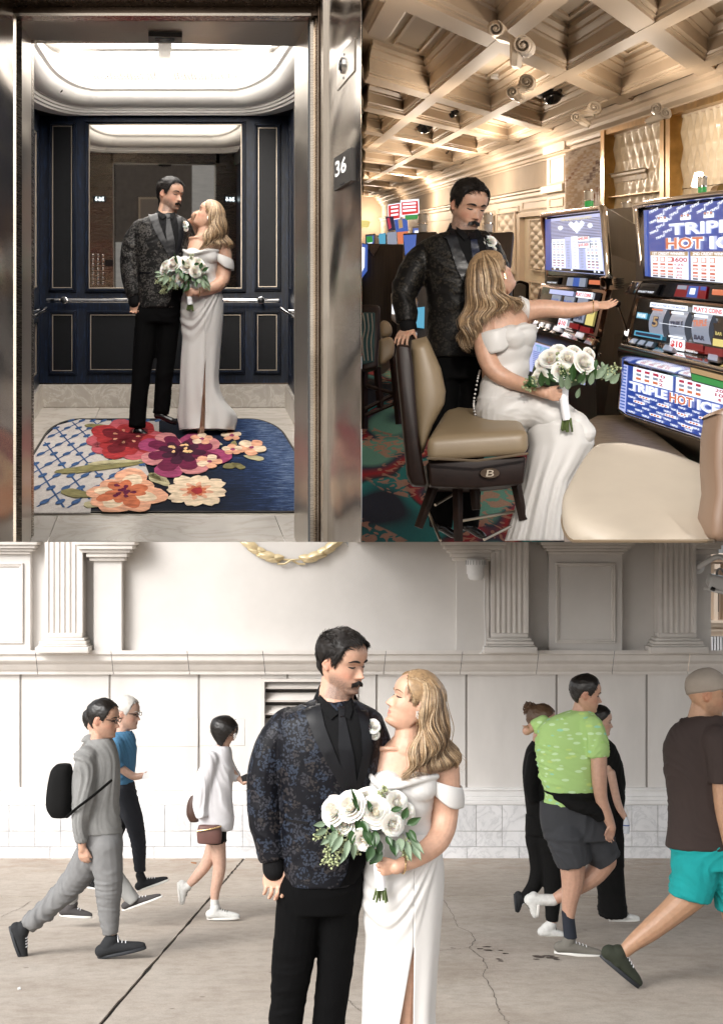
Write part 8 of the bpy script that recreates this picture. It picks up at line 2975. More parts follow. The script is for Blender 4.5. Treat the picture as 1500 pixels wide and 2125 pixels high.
LEG2 = [[(922, 740, 0, 36), (920, 830, 0, 33), (918, 930, 0, 29), (916, 1040, 0, 26), (914, 1095, 0, 24)], [(990, 740, 0, 36), (984, 830, 0, 33), (976, 930, 0, 28), (972, 1040, 0, 25), (970, 1095, 0, 24)]]
J2['hips'] = [(720, 888, 1030, 42, 0), (790, 884, 1022, 40, 0)]
SH2 = [((905, 1100), (950, 1120), -18, 20, 14), ((962, 1100), (1005, 1120), -14, 20, 14)]
gp2, jb2, hd2 = groom(f2, "groom in the casino standing behind the seated bride, hand on her chair", J2, (972, 425, 2, 103, 27, -24), M_JACQ3, .0060, .8, SH2, LEG2)
boutonniere(f2, 1013, 509, jb2, "casino groom", r=13)
bf = Fig(6.75)
pb = thing("person", bf.p(1060, 1120, 0), "bride seated on the tan casino chair reaching for the slot machine lever", "person")
hdb = Head(bf, 1020, 572, 0, 104, 118, 42, 0)
parts = [hdb.map(m) for m in head_mb(True, .9)]
parts += bf.tube([(1024, 592, 2, 22), (1030, 615, 0, 20), (1036, 636, 0, 22), (1036, 655, 0, 30)], 20)
parts.append(bf.loft([(628, 1012, 1062, 18, 2), (642, 994, 1082, 28, 2), (658, 986, 1092, 36, 2), (690, 986, 1096, 40, 0), (740, 998, 1094, 38, 0), (790, 1000, 1090, 36, 0)], ex=2.2))
parts.append(bf.ball(1074, 692, -8, (28, 26, 28)))
parts.append(bf.ball(1060, 702, -26, (22, 22, 20)))
parts += bf.tube([(1010, 662, -28, 10), (1004, 690, -34, 12), (1010, 712, -30, 8)], 10)
parts += bf.tube([(1008, 664, -16, 25), (1003, 700, -26, 23), (1006, 740, -34, 21), (1022, 774, -42, 19.5), (1052, 794, -50, 17), (1092, 812, -78, 13.5), (1120, 826, -98, 11)], 18)
parts += hand_mbs(bf.p(1118, 825, -98), (.97, -.30, -.22), (.2, -.3, .9), 52 * bf.s, curl=(.45, 1.15, .9), spread=.05, thumb=(.5, .4), flat=1.0, wide=1.25)
parts += bf.tube([(1076, 652, 24, 24), (1100, 640, 28, 22), (1140, 636, 26, 19), (1180, 640, 22, 17), (1215, 637, 18, 13.5), (1238, 632, 16, 11.5)], 18)
parts += hand_mbs(bf.p(1236, 632, 16), (1.0, -.05, .12), (.1, -.75, -.65), 54 * bf.s, curl=(.10, .28, .25), spread=.10, thumb=(.65, .15), flat=1.0, wide=1.2)
co, fs = fuse(parts, .0042, 3)
col = skin_paint(co, hdb, SKB, (0.50, 0.16, 0.15), 0, True, .18)
obj_from(co, fs, "body", M_SKIN, pb, col)
bvb = bvh_of(co, fs)
add_face(hdb, bvb, pb, M_BROWL, True, eye='down')
bp = [bf.loft([(690, 992, 1104, 48, 0), (716, 992, 1105, 48, 0), (750, 1000, 1099, 42, 0), (780, 1000, 1096, 42, 0), (810, 994, 1098, 46, 0), (845, 984, 1108, 56, 2), (880, 992, 1112, 60, 4), (900, 1014, 1100, 54, 4)], ex=2.3),
 bf.ball(1082, 700, -12, (30, 30, 38)), bf.ball(1058, 706, -32, (32, 28, 28))]
bp += bf.tube([(1052, 702, -44, 6), (1066, 690, -50, 6), (1084, 684, -44, 6), (1102, 682, -30, 6), (1110, 686, -10, 6)], 10)
bp += bf.tube([(1035, 868, -24, 44), (1080, 852, -34, 42), (1130, 864, -42, 38), (1170, 882, -46, 34), (1196, 902, -48, 30)], 20)
bp += bf.tube([(1060, 880, 20, 42), (1110, 872, 16, 38), (1160, 880, 8, 33), (1184, 896, 4, 28)], 20)
bc, bff = fuse(bp, .0055, 4)
def dfold(p):
 u = 750 + p[0] * F / 6.75
 v = 1125 - p[2] * F / 6.75
 h = 0
 if v < 830:
  h += .0030 * math.sin(v * .16 + u * .05) * float(sstep(690, 730, v))
 else:
  h += .0045 * math.sin((u - v * .6) * .075) + .003 * math.sin((u + v) * .11)
 return h
bc = wrinkle(bc, bff, .002, 11, (1, 1, 1), 8, dfold)
obj_from(bc, bff, "bodice_and_lap", M_DRESS, pb)
def slv(s, t):
 a = s * 2 * PI
 x, y = math.cos(a), math.sin(a)
 u = 1024 + 36 * x
 top = 699 - (u - 989) * .22 - (6 if y < 0 else 0)
 w_ = 27 + 20 * float(sstep(990, 1010, u)) * float(sstep(1066, 1030, u))
 r = 1.0 + .06 * math.sin(t * PI)
 return bf.p(1024 + 36 * x * r + (-2 + 6 * t), top + w_ * t, -22 - 36 * y * r)
mb = MB(); mb.grid(slv, 48, 8, cu=True)
o = mb.build("sleeve", M_DRESS, pb, smooth=True, angle=180)
sd_ = o.modifiers.new("thickness", 'SOLIDIFY'); sd_.thickness = .006; sd_.offset = 0
def slv2(s, t):
 a = s * 2 * PI
 x, y = math.cos(a), math.sin(a)
 return bf.p(1080 + 16 * t + 3 * x, 630 + 22 * y + 8 * t + 2, 26 - 27 * x)
mb = MB(); mb.grid(slv2, 30, 5, cu=True)
o = mb.build("sleeve", M_DRESS, pb, smooth=True, angle=180)
sd_ = o.modifiers.new("thickness", 'SOLIDIFY'); sd_.thickness = .006; sd_.offset = 0
def fold2(v, a, u):
 k = float(sstep(880, 1100, v))
 return (2 + 7 * k) * math.sin(a * 8 + .5 + v * .006) * .6 + 3 * k * math.sin(a * 17 + 1)
def skirt2(s, t):
 v = 856 + (1122 - 856) * t
 ul = np.interp(v, [856, 872, 900, 930, 1000, 1060, 1124], [1125, 1098, 1090, 1094, 1082, 1066, 1046])
 ur = np.interp(v, [856, 866, 880, 900, 925, 960, 1000, 1060, 1124], [1165, 1200, 1219, 1227, 1228, 1208, 1182, 1169, 1167])
 a = s * 2 * PI
 c, hw = (ul + ur) / 2, (ur - ul) / 2
 fo = fold2(v, a, 0)
 hd_ = np.interp(v, [856, 866, 885, 930, 1124], [26, 44, 60, 60, 54])
 return bf.p(c + (hw + fo * .35) * math.cos(a), v, -26 - (hd_ + fo) * math.sin(a))
mb = MB(); mb.grid(skirt2, 120, 70, cu=True)
o = mb.build("skirt", M_DRESS, pb, smooth=True, angle=180)
sd_ = o.modifiers.new("thickness", 'SOLIDIFY'); sd_.thickness = .003
for k in range(20):
 t = k / 19
 q = cr([(996, 770, 0), (991, 790, 0), (984, 830, 0), (984, 850, 0), (990, 878, 0)], 20)[k]
 MB().ball(bf.p(q[0] - 1, q[1], -8), 2.4 * bf.s, nu=8, nv=6).build("button", M_DRESS, pb, smooth=True)
tabf = [(0, .88), (20, .86), (40, .76), (58, .62), (75, .50), (90, .52), (105, .40), (150, .12), (180, .1)]
hdb.map(cap_mb(True, .045, .045, tabf, .008, 3)).build("hair_base", M_BL1, pb, smooth=True, angle=180)
for k, (mt, nm) in enumerate(((M_BL2, "hair_roots"), (M_BL1, "hair_crown"), (M_BL3, "hair_highlights"))):
 hdb.map(strands_mb(400, .46, .0075, tabf, True, 40 + k, Vector((0, -1, -.1)), .04, .066, segs=7, zmin=.42)).build(nm, mt, pb, smooth=True, angle=180)
GB = [
 [(1008, 530, -20), (1026, 552, -44), (1034, 580, -46), (1038, 606, -42), (1052, 624, -40), (1072, 632, -42), (1078, 648, -44), (1068, 660, -44)],
 [(1004, 528, -24), (1018, 556, -50), (1026, 588, -50), (1034, 612, -46), (1050, 630, -44), (1064, 642, -46), (1072, 656, -46)],
 [(1000, 528, -22), (1004, 560, -52), (1012, 600, -54), (1016, 630, -52), (1020, 650, -52), (1010, 672, -52), (1000, 690, -52)],
 [(996, 529, -16), (990, 562, -48), (992, 604, -54), (992, 640, -52), (986, 665, -50), (980, 690, -50), (984, 712, -48)],
 [(992, 532, -8), (978, 566, -34), (976, 610, -44), (974, 645, -42), (966, 672, -40), (962, 696, -40), (972, 720, -40), (984, 730, -40)],
 [(990, 536, 4), (970, 574, -12), (968, 616, -22), (964, 650, -22), (956, 675, -22), (956, 700, -22), (964, 722, -22), (976, 734, -24)],
 [(992, 540, 16), (974, 580, 12), (974, 620, 4), (972, 655, 2), (962, 680, 0), (958, 700, 0), (966, 724, 0)],
]
locks(bf, GB, 620, 1.5, "hair", (M_BL2, M_BL1, M_BL3), pb, 19, wave=6.0)
best = min((hdb.w((sx * .35, -.01, .375)) for sx in (-1, 1)), key=lambda q: q.y)
er = MB()
for k in range(10):
 er.ball(bf.p(1043 + (k % 3), 576 + k * 1.1, -40), .0028, nu=6, nv=5)
er.build("earring", M_GOLDB, pb)
br = MB()
pts = []
c = bf.p(1234, 633, 16)
for k in range(25):
 a = 2 * PI * k / 24
 pts.append(c + Vector((.2 * math.cos(a), math.cos(a), math.sin(a))) * 12.5 * bf.s)
br.tube(pts, 1.0 * bf.s, 6, cap=False); br.build("bracelet", M_GOLDB, pb, smooth=True)
B2R = [(1128, 757, 22, -2), (1162, 757, 20, -14), (1193, 768, 24, -24), (1148, 786, 20, -22), (1110, 790, 16, 2), (1178, 742, 16, 8), (1145, 742, 18, 6), (1208, 745, 14, 8), (1112, 765, 14, 6), (1220, 782, 13, -10), (1102, 800, 14, -6)]
B2L = [(1100, 815, 200, 26, 12, 'leaf', -20), (1096, 818, 240, 30, 13, 'leaf', -20), (1108, 815, 265, 34, 14, 'leaf', -22), (1092, 810, 175, 20, 10, 'leaf', -18), (1155, 806, 255, 34, 15, 'leaf', -26), (1168, 806, 275, 38, 16, 'leaf', -28), (1180, 808, 300, 30, 14, 'leaf', -26),
 (1200, 805, 300, 34, 16, 'leaf', -24), (1215, 800, 310, 40, 16, 'euc', -24), (1228, 798, 330, 34, 14, 'euc', -24), (1235, 805, 290, 36, 15, 'euc', -24), (1232, 770, 60, 30, 9, 'euc', -20), (1228, 765, 80, 26, 9, 'euc', -20), (1238, 775, 30, 26, 8, 'euc', -18), (1218, 760, 95, 24, 9, 'leaf', -18),
 (1160, 822, 265, 34, 14, 'euc', -28), (1150, 818, 250, 30, 13, 'euc', -26), (1246, 808, 310, 28, 16, 'euc', -20), (1205, 812, 280, 30, 12, 'euc', -24), (1125, 812, 230, 26, 11, 'leaf', -20), (1190, 812, 265, 28, 13, 'euc', -24), (1140, 806, 220, 28, 12, 'leaf', -22), (1178, 838, 285, 24, 10, 'euc', -26)]
B2S = [(1092, 800, 160, 26), (1215, 790, -20, 40), (1225, 795, -45, 44), (1160, 812, -95, 50), (1165, 818, -85, 44), (1230, 800, -60, 30), (1100, 822, 240, 30), (1148, 748, 80, 12)]
bouquet(bf, "bouquet of white roses and trailing eucalyptus on the seated bride's lap", B2R, [(a, b, -c if False else -c % 360, L, w, k, d) for a, b, c, L, w, k, d in B2L] if False else [(a, b, c, L, w, k, d) for a, b, c, L, w, k, d in B2L], B2S, (1156, 840), (1162, 880), 9, 7, 5, -98)
def cloth(name, c, rough=.85, var=.08, vs=12, **k):
 return pbr(name, c, rough, var=var, vscale=vs, bump=.15, bscale=160, **k)
def walker(label, base, Y, head, skin, garments, skin_parts, shoes, hair=None, female=False, hands=(), cap_tab=None, stubble=0.0, vox=.0085, brow=M_HAIRD, hp=None):
 fg = Fig(Y)
 t = thing("person", fg.p(*base), label, "person")
 hd = Head(fg, *head)
 parts = [hd.map(m) for m in head_mb(female, .1)]
 for tb in skin_parts:
  parts += fg.tube(tb, 14)
 nb = skin_parts[0][-1]
 for tb in skin_parts[1:]:
  parts += fg.tube([(nb[0], nb[1], nb[2], 6), (nb[0] * .6 + tb[0][0] * .4, nb[1] + (tb[0][1] - nb[1]) * .5, (nb[2] + tb[0][2]) / 2, 6), (tb[0][0], tb[0][1], tb[0][2], 6)], 8)
 for (w, f, sd, size, kw) in hands:
  parts += hand_mbs(fg.p(*w), Vector(f), Vector(sd), size * fg.s, **kw)
 co, fs = fuse(parts, .0062, 2)
 col = skin_paint(co, hd, skin, (skin[0] * .8, skin[1] * .5, skin[2] * .5), stubble, female, .05)
 obj_from(co, fs, "body", M_SKIN, t, col)
 add_face(hd, bvh_of(co, fs), t, brow, female)
 for (name, mat, lofts, tubes, amp) in garments:
  pp = [fg.loft(r, ex=2.3) for r in lofts]
  for tb in tubes:
   pp += fg.tube(tb, 16, hem=True)
  c2, f2_ = fuse(pp, vox, 3)
  c2 = wrinkle(c2, f2_, amp * 1.9, 5, (1, 1, .9), len(name) + base[0] * .1)
  obj_from(c2, f2_, name, mat, t)
 if hair:
  kind, m = hair
  tab = cap_tab or HL
  if kind == 'short':
   hd.map(cap_mb(female, .05, .018, tab, .012)).build("hair", m, t, smooth=True, angle=180)
   hd.map(strands_mb(500, .09, .010, tab, seed=3, comb=Vector((.1, .8, .1)), lift=.4, top=.05)).build("hair_tufts", m, t, smooth=True, angle=180)
  elif kind == 'cap':
   hd.map(cap_mb(female, .05, .03, [(0, .63), (60, .62), (90, .55), (180, .40)], .0)).build("cap", m, t, smooth=True, angle=180)
   mb = MB()
   def br(s, t_):
    a = (s - .5) * 2.0
    r = .40 + .26 * t_
    return Vector((math.sin(a) * .34, math.cos(a) * r, .665 - .03 * t_ - .05 * (s - .5) ** 2 * 4))
   mb.grid(br, 14, 4)
   hd.map(mb).build("cap_brim", m, t, smooth=True)
  elif kind == 'bun':
   hd.map(cap_mb(female, .05, .03, [(0, .86), (50, .74), (80, .55), (120, .38), (180, .25)], .02)).build("hair", m, t, smooth=True, angle=180)
   rr = random.Random(8)
   mb = MB()
   for k in range(90):
    a, b = rr.uniform(0, 6.28), rr.uniform(-1.2, 1.4)
    c = Vector((.0, -.40, .82)) + Vector((math.cos(a) * math.cos(b), math.sin(a) * math.cos(b), math.sin(b))) * .15
    tg = Vector((-math.sin(a), math.cos(a), rr.uniform(-.5, .5))) * .12
    mb.tube([c - tg, c + (c - Vector((0, -.40, .82))) * .2, c + tg], .018, 5)
   hd.map(mb).build("hair_bun", m, t, smooth=True)
  elif kind == 'bob':
   hd.map(cap_mb(female, .07, .09, [(0, .80), (40, .70), (62, .30), (70, .02), (180, -.05)], .01)).build("hair", m, t, smooth=True, angle=180)
   hd.map(strands_mb(500, .5, .012, [(0, .80), (40, .70), (62, .34), (70, .2), (180, .2)], True, 6, Vector((0, -.4, -.9)), .05, .10, segs=6)).build("hair_strands", m, t, smooth=True, angle=180)
 for k, (name, mat, sole, heel, ankle, toe, d, h) in enumerate(shoes):
  pts = []
  hv, tv = Vector((heel[0], heel[1])), Vector((toe[0], toe[1]))
  ax = (tv - hv)
  L = ax.length
  nn = Vector((ax.y, -ax.x)) / L
  if nn.y > 0:
   nn = -nn
  for (s, up, r) in ((.10, .46, .40), (.24, .54, .46), (.40, .50, .42), (.56, .40, .38), (.72, .32, .33), (.86, .27, .28), (.93, .24, .22)):
   q = hv + ax * s + nn * (h * up)
   pts.append((q.x, q.y, d, h * r))
  pp = fg.tube(pts, 14)
  pp += fg.tube([(ankle[0], ankle[1], d, h * .44), (hv.x + ax.x * .25 + nn.x * h * .7, hv.y + ax.y * .25 + nn.y * h * .7, d, h * .46)], 12)
  c3, f3_ = fuse(pp, .006, 2)
  sh = obj_from(c3, f3_, "shoe", mat, t)
  mb = MB()
  ol = []
  for i in range(20):
   a = 2 * PI * i / 20
   lx = math.cos(a)
   w = (.40 + .10 * lx) * h * math.sin(a)
   q = hv + ax * (.5 + .5 * lx * 1.02)
   ol.append((q.x, q.y, d + w))
  top = [fg.p(x + nn.x * h * .20, y + nn.y * h * .20, z) for x, y, z in ol]
  bot = [fg.p(x - nn.x * 0, y - nn.y * 0, z) for x, y, z in ol]
  mb.add(top + bot, [tuple(range(20)), tuple(range(39, 19, -1))] + [(i, (i + 1) % 20, 20 + (i + 1) % 20, 20 + i) for i in range(20)])
  mb.build("sole", sole, sh, bevel=.004, seg=2)
  bsh = bvh_of(c3, f3_)
  for li in range(4):
   q = hv + ax * (.42 + .07 * li) + nn * (h * 1.6)
   o1 = fg.p(q.x, q.y, d)
   dn = (fg.p(hv.x + ax.x * .5, hv.y + ax.y * .5, d) - fg.p(hv.x + ax.x * .5 + nn.x * h, hv.y + ax.y * .5 + nn.y * h, d)).normalized()
   row = []
   for w_ in (-.22, -.1, 0, .1, .22):
    hit = bsh.ray_cast(o1 + Vector((0, w_ * h * fg.s, 0)), dn)
    if hit[0] is not None:
     row.append(hit[0] - dn * .002)
   if len(row) > 2:
    MB().tube(row, .0035, 5).build("lace", M_RIBBON if mat is not SHW else SHG, sh, smooth=True)
 return t, fg, hd
GREY = cloth("grey_marl_jersey", (0.19, 0.19, 0.185), vs=30)
GREYT = cloth("grey_jogger_cloth", (0.16, 0.16, 0.16), vs=20)
NAVYC = cloth("navy_trouser_cloth", (0.010, 0.012, 0.018))
BLUEC = cloth("steel_blue_polo", (0.055, 0.17, 0.30))
BLACKC = cloth("black_jersey", (0.006, 0.006, 0.006), spec=.15)
WHITEC = cloth("white_cotton", (0.62, 0.61, 0.63), var=.04)
BROWNC = cloth("dark_brown_tee", (0.030, 0.018, 0.015))
TEALC = cloth("bright_teal_short", (0.0, 0.27, 0.27))
DGREYC = cloth("charcoal_shorts", (0.030, 0.032, 0.037))
LGREYC = cloth("pale_grey_trousers", (0.30, 0.30, 0.29))
SOLEW = pbr("white_rubber", (0.68, 0.67, 0.64), .6)
SOLEB = pbr("black_rubber", (0.012, 0.014, 0.018), .6)
SHB = cloth("black_trainer_mesh", (0.008, 0.009, 0.011))
SHW = cloth("white_trainer_mesh", (0.60, 0.60, 0.58), var=.12, vs=40)
SHG = cloth("grey_canvas_shoe", (0.15, 0.14, 0.12))
SHO = cloth("dark_olive_trainer", (0.018, 0.022, 0.012))
HAIRG = pbr("white_grey_hair", (0.52, 0.50, 0.47), .6)
CAPT = cloth("taupe_cap", (0.27, 0.23, 0.19))
M_GLASS = pbr("dark_glasses", (0.01, 0.01, 0.012), .15)
def mk_green():
 m = bpy.data.materials.new("lime_patterned_shirt")
 m.use_nodes = True
 n = N(m.node_tree)
 b = m.node_tree.nodes["Principled BSDF"]
 b.inputs['Roughness'].default_value = .85
 g = n.new("NewGeometry")
 v = n.new("TexVoronoi", Scale=22.0)
 mp = n.new("Mapping"); mp.inputs['Scale'].default_value = (.55, 1, 1.5)
 n.link(g.outputs['Position'], mp.inputs['Vector']); n.link(mp.outputs[0], v.inputs['Vector'])
 f = n.ramp(v.outputs['Distance'], [(.25, (1, 1, 1)), (.34, (0, 0, 0))])
 c2 = n.ramp(v.outputs['Color'], [(.2, (.62, .80, .55)), (.45, (.25, .62, .55)), (.6, (.52, .66, .18)), (.8, (.30, .55, .12))], 'CONSTANT')
 c = n.mix(n.math('MULTIPLY', f, .6), (0.36, 0.56, 0.20), c2)
 n.link(c, b.inputs['Base Color'])
 return m
GREENC = mk_green()
SK1, SK2, SK3 = (0.46, 0.27, 0.19), (0.52, 0.33, 0.25), (0.40, 0.23, 0.14)
H_REL = dict(curl=(.35, .5, .4), spread=.04, thumb=(.4, .15), wide=1.3)
def glasses(fg, hd, t):
 mb = MB()
 for s in (-1, 1):
  mb.tube([hd.w((s * .30, .0, .52)), hd.w((s * .27, .30, .53)), hd.w((s * .22, .40, .525))], .010 * hd.H, 5)
  mb.tube([hd.w((s * .13 + .10 * math.cos(a), .43 - .02 * abs(math.cos(a)), .50 + .055 * math.sin(a))) for a in np.linspace(0, 6.28, 14)], .010 * hd.H, 5)
 mb.build("glasses", M_GLASS, t, smooth=True)
t, fg, hd = walker("older man in a steel blue polo and dark trousers walking behind the grey hoodie man", (285, 1850, 0), 11.0, (262, 1480, 0, 68, 78, -4), SK2,
 [("polo", BLUEC, [[(1518, 236, 272, 18, 0), (1530, 226, 280, 24, 0), (1560, 222, 284, 28, 0), (1600, 226, 280, 27, 0), (1628, 228, 276, 25, 0)]], [[(250, 1542, -24, 14), (248, 1575, -28, 13), (256, 1590, -30, 12)]], .003),
 ("trousers", NAVYC, [[(1622, 226, 279, 24, 0), (1650, 226, 284, 25, 0)]], [[(258, 1640, -6, 24), (278, 1700, -8, 20), (288, 1750, -8, 15), (292, 1808, -8, 12)], [(250, 1640, 8, 24), (240, 1720, 10, 19), (216, 1780, 12, 14), (196, 1824, 12, 12)]], .003)],
 [[(256, 1505, 2, 14), (253, 1526, 2, 15)], [(256, 1590, -30, 9), (282, 1606, -34, 8), (300, 1604, -36, 6)]],
 [("shoe", SHB, SOLEW, (286, 1850), (292, 1815), (352, 1826), -8, 22), ("shoe", SHB, SOLEW, (168, 1844), (196, 1826), (206, 1850), 12, 20)],
 hair=('short', HAIRG), hands=(((300, 1604, -36), (.9, -.1, .3), (.2, -.8, .4), 26, H_REL),), brow=HAIRG)
glasses(fg, hd, t)
pp = MB(); pp.slab([fg.p(300, 1612, -44), fg.p(318, 1608, -44), fg.p(326, 1586, -44), fg.p(308, 1590, -44)], (0, .004, 0))
pp.build("paper", pbr("paper", (0.75, 0.75, 0.75), 0.8), label="small white paper held out by the older man in blue", cat="paper")
walker("walker in pale grey trousers almost hidden behind the grey hoodie man", (230, 1900, 0), 10.6, (196, 1500, 10, 62, 80, -6), SK2,
 [("jacket", cloth("grey_brown_fleece", (.14, .13, .12)), [[(1540, 176, 212, 16, 0), (1560, 166, 226, 24, 0), (1640, 164, 228, 26, 0), (1720, 168, 230, 24, 0)]], [], .003),
 ("trousers", LGREYC, [[(1712, 168, 232, 24, 0), (1740, 172, 250, 24, 0)]], [[(206, 1735, 0, 24), (226, 1800, 0, 20), (262, 1850, 0, 16), (280, 1872, 0, 14)], [(192, 1735, 8, 24), (172, 1800, 8, 20), (150, 1850, 8, 15), (146, 1878, 8, 13)]], .003)],
 [[(196, 1520, 4, 12), (195, 1546, 4, 14)]],
 [("shoe", cloth("charcoal_brown_sneaker", (.05, .045, .045)), SOLEW, (254, 1892), (274, 1868), (338, 1862), 0, 20), ("shoe", cloth("charcoal_brown_sneaker", (.05, .045, .045)), SOLEW, (122, 1904), (150, 1878), (190, 1908), 8, 24)],
 hair=('short', M_HAIRD))
t, fg, hd = walker("man in a grey hoodie and joggers with glasses striding right past the wall", (215, 1988, 0), 9.4, (214, 1492, 0, 80, 78, -5), SK1,
 [("hoodie", GREY, [[(1532, 196, 232, 22, 0), (1546, 178, 240, 30, 0), (1575, 160, 248, 36, 0), (1620, 150, 250, 38, 0), (1680, 150, 247, 37, 0), (1728, 154, 252, 36, 0)]],
 [[(184, 1568, -30, 24), (186, 1610, -36, 22), (184, 1650, -38, 21), (174, 1700, -36, 18), (176, 1742, -36, 13)], [(196, 1540, 6, 12), (182, 1538, 10, 13), (178, 1545, 10, 12)]], .006),
 ("joggers", GREYT, [[(1722, 156, 250, 34, 0), (1760, 162, 256, 34, 0)]], [[(222, 1755, -12, 34), (228, 1820, -14, 30), (228, 1870, -14, 25), (230, 1915, -14, 20), (232, 1936, -14, 16)], [(196, 1755, 12, 33), (160, 1820, 14, 29), (120, 1866, 14, 24), (78, 1905, 14, 20), (56, 1926, 14, 16)]], .006)],
 [[(208, 1515, 2, 17), (204, 1540, 2, 18)], [(177, 1740, -36, 9), (178, 1756, -36, 8)], [(232, 1930, -14, 11), (236, 1950, -14, 11)]],
 [("shoe", SHB, SOLEB, (206, 1988), (234, 1946), (306, 1966), -14, 34), ("shoe", SHB, SOLEB, (14, 1928), (46, 1928), (42, 2004), 14, 32)],
 hair=('short', M_HAIRD), hands=(((178, 1752, -36), (.15, -.05, -1), (1, -.3, 0), 44, H_REL),), stubble=.2)
glasses(fg, hd, t)
bpk = thing("backpack", fg.p(118, 1695, 0), "black backpack on the back of the grey hoodie man", "bag")
c4, f4 = fuse([fg.loft([(1586, 118, 146, 16, 0), (1600, 106, 150, 26, 0), (1640, 98, 152, 30, 0), (1675, 97, 150, 30, 0), (1696, 108, 146, 22, 0)], ex=2.6)], .009, 3)
obj_from(c4, f4, "bag_body", BLACKC, bpk)
mb = MB(); mb.tube([fg.p(*q) for q in cr([(146, 1690, -36), (172, 1666, -64), (206, 1640, -62), (240, 1612, -44)], 14)], 4.2 * fg.s, 8, flat=.5); mb.build("strap", BLACKC, bpk, smooth=True)
t, fg, hd = walker("young woman with a dark bob in an oversized white shirt looking at her phone", (458, 1908, 0), 11.0, (464, 1518, 0, 60, 82, -20), SK2,
 [("shirt", WHITEC, [[(1548, 444, 474, 16, 0), (1560, 430, 480, 24, 0), (1600, 420, 482, 30, 0), (1650, 414, 482, 32, 0), (1700, 412, 486, 32, 0), (1722, 416, 484, 30, 0)]],
 [[(440, 1572, -24, 17), (426, 1620, -28, 17), (420, 1660, -28, 16), (424, 1690, -28, 14)], [(466, 1580, 18, 14), (480, 1606, 14, 12), (494, 1618, 8, 9)]], .005),
 ("skirt", BLACKC, [[(1700, 424, 468, 24, 0), (1725, 424, 470, 25, 0), (1750, 426, 470, 24, 0)]], [], .002),
 ("sock", SHW, [], [[(446, 1866, -6, 9), (446, 1888, -6, 9)]], .0)],
 [[(462, 1538, 2, 10), (459, 1556, 2, 11)], [(452, 1740, -6, 17), (456, 1790, -6, 14), (454, 1815, -6, 13), (447, 1850, -6, 10), (446, 1882, -6, 7)], [(446, 1740, 8, 16), (430, 1790, 8, 13), (408, 1820, 8, 11), (388, 1842, 8, 7)], [(494, 1616, 8, 6), (506, 1626, 4, 5)]],
 [("shoe", SHW, SOLEW, (430, 1908), (447, 1882), (498, 1906), -6, 24), ("shoe", SHW, SOLEW, (366, 1834), (388, 1842), (372, 1880), 8, 22)],
 hair=('bob', M_HAIRD), female=True, hands=(((504, 1624, 4), (.9, -.1, -.3), (.3, -.8, .4), 20, H_REL),))
sb = thing("shoulder_bag", fg.p(398, 1706, 0), "small brown shoulder bag hanging behind the woman in white", "bag")
c4, f4 = fuse([fg.loft([(1652, 396, 412, 10, 0), (1666, 389, 416, 14, 0), (1690, 387, 417, 15, 0), (1706, 394, 412, 10, 0)])], .008, 2)
obj_from(c4, f4, "bag_body", cloth("brown_leather", (.07, .035, .025), .5), sb)
hb = thing("handbag", fg.p(436, 1745, -20), "dull rose brown handbag at the hip of the woman in white", "bag")
c4, f4 = fuse([fg.loft([(1706, 416, 460, 10, -34), (1722, 412, 464, 12, -34), (1744, 414, 462, 11, -34)])], .008, 2)
obj_from(c4, f4, "bag_body", cloth("rose_brown_leather", (.13, .06, .05), .5), hb)
MB().tube([fg.p(*q) for q in cr([(414, 1716, -47), (440, 1712, -48), (464, 1706, -46)], 8)], 1.6 * fg.s, 6).build("gold_chain", M_GOLDB, hb, smooth=True)
MB().hexa([fg.p(500, 1612, 0), fg.p(512, 1606, 0), fg.p(516, 1622, 0), fg.p(504, 1628, 0)], [fg.p(500, 1612, 3), fg.p(512, 1606, 3), fg.p(516, 1622, 3), fg.p(504, 1628, 3)]).build("phone", M_BLACKP, label="dark phone in the hand of the woman in white", cat="phone")
walker("woman in black with a messy brown bun walking behind the green shirt man", (1140, 1942, 0), 10.3, (1124, 1500, 6, 72, 70, -8), SK1,
 [("top", BLACKC, [[(1538, 1104, 1142, 20, 0), (1556, 1092, 1150, 28, 0), (1600, 1084, 1158, 34, 0), (1650, 1088, 1156, 33, 0), (1700, 1094, 1160, 34, 0)]], [[(1106, 1570, -26, 16), (1098, 1620, -28, 15), (1104, 1660, -26, 12)]], .004),
 ("leggings", BLACKC, [[(1690, 1090, 1160, 34, 0), (1730, 1090, 1170, 36, 0)]], [[(1142, 1740, -8, 30), (1148, 1800, -8, 24), (1146, 1850, -8, 19), (1144, 1910, -8, 13)], [(1118, 1740, 8, 28), (1122, 1800, 10, 22), (1110, 1840, 10, 16), (1088, 1868, 10, 12)]], .003)],
 [[(1120, 1524, 2, 14), (1120, 1548, 2, 16)], [(1144, 1905, -8, 9), (1144, 1920, -8, 9)]],
 [("shoe", SHW, SOLEW, (1118, 1944), (1142, 1918), (1172, 1946), -8, 26), ("shoe", SHB, SOLEB, (1066, 1858), (1088, 1868), (1070, 1896), 10, 22)],
 hair=('bun', pbr("warm_brown_hair", (0.10, 0.055, 0.03), .5)), female=True)
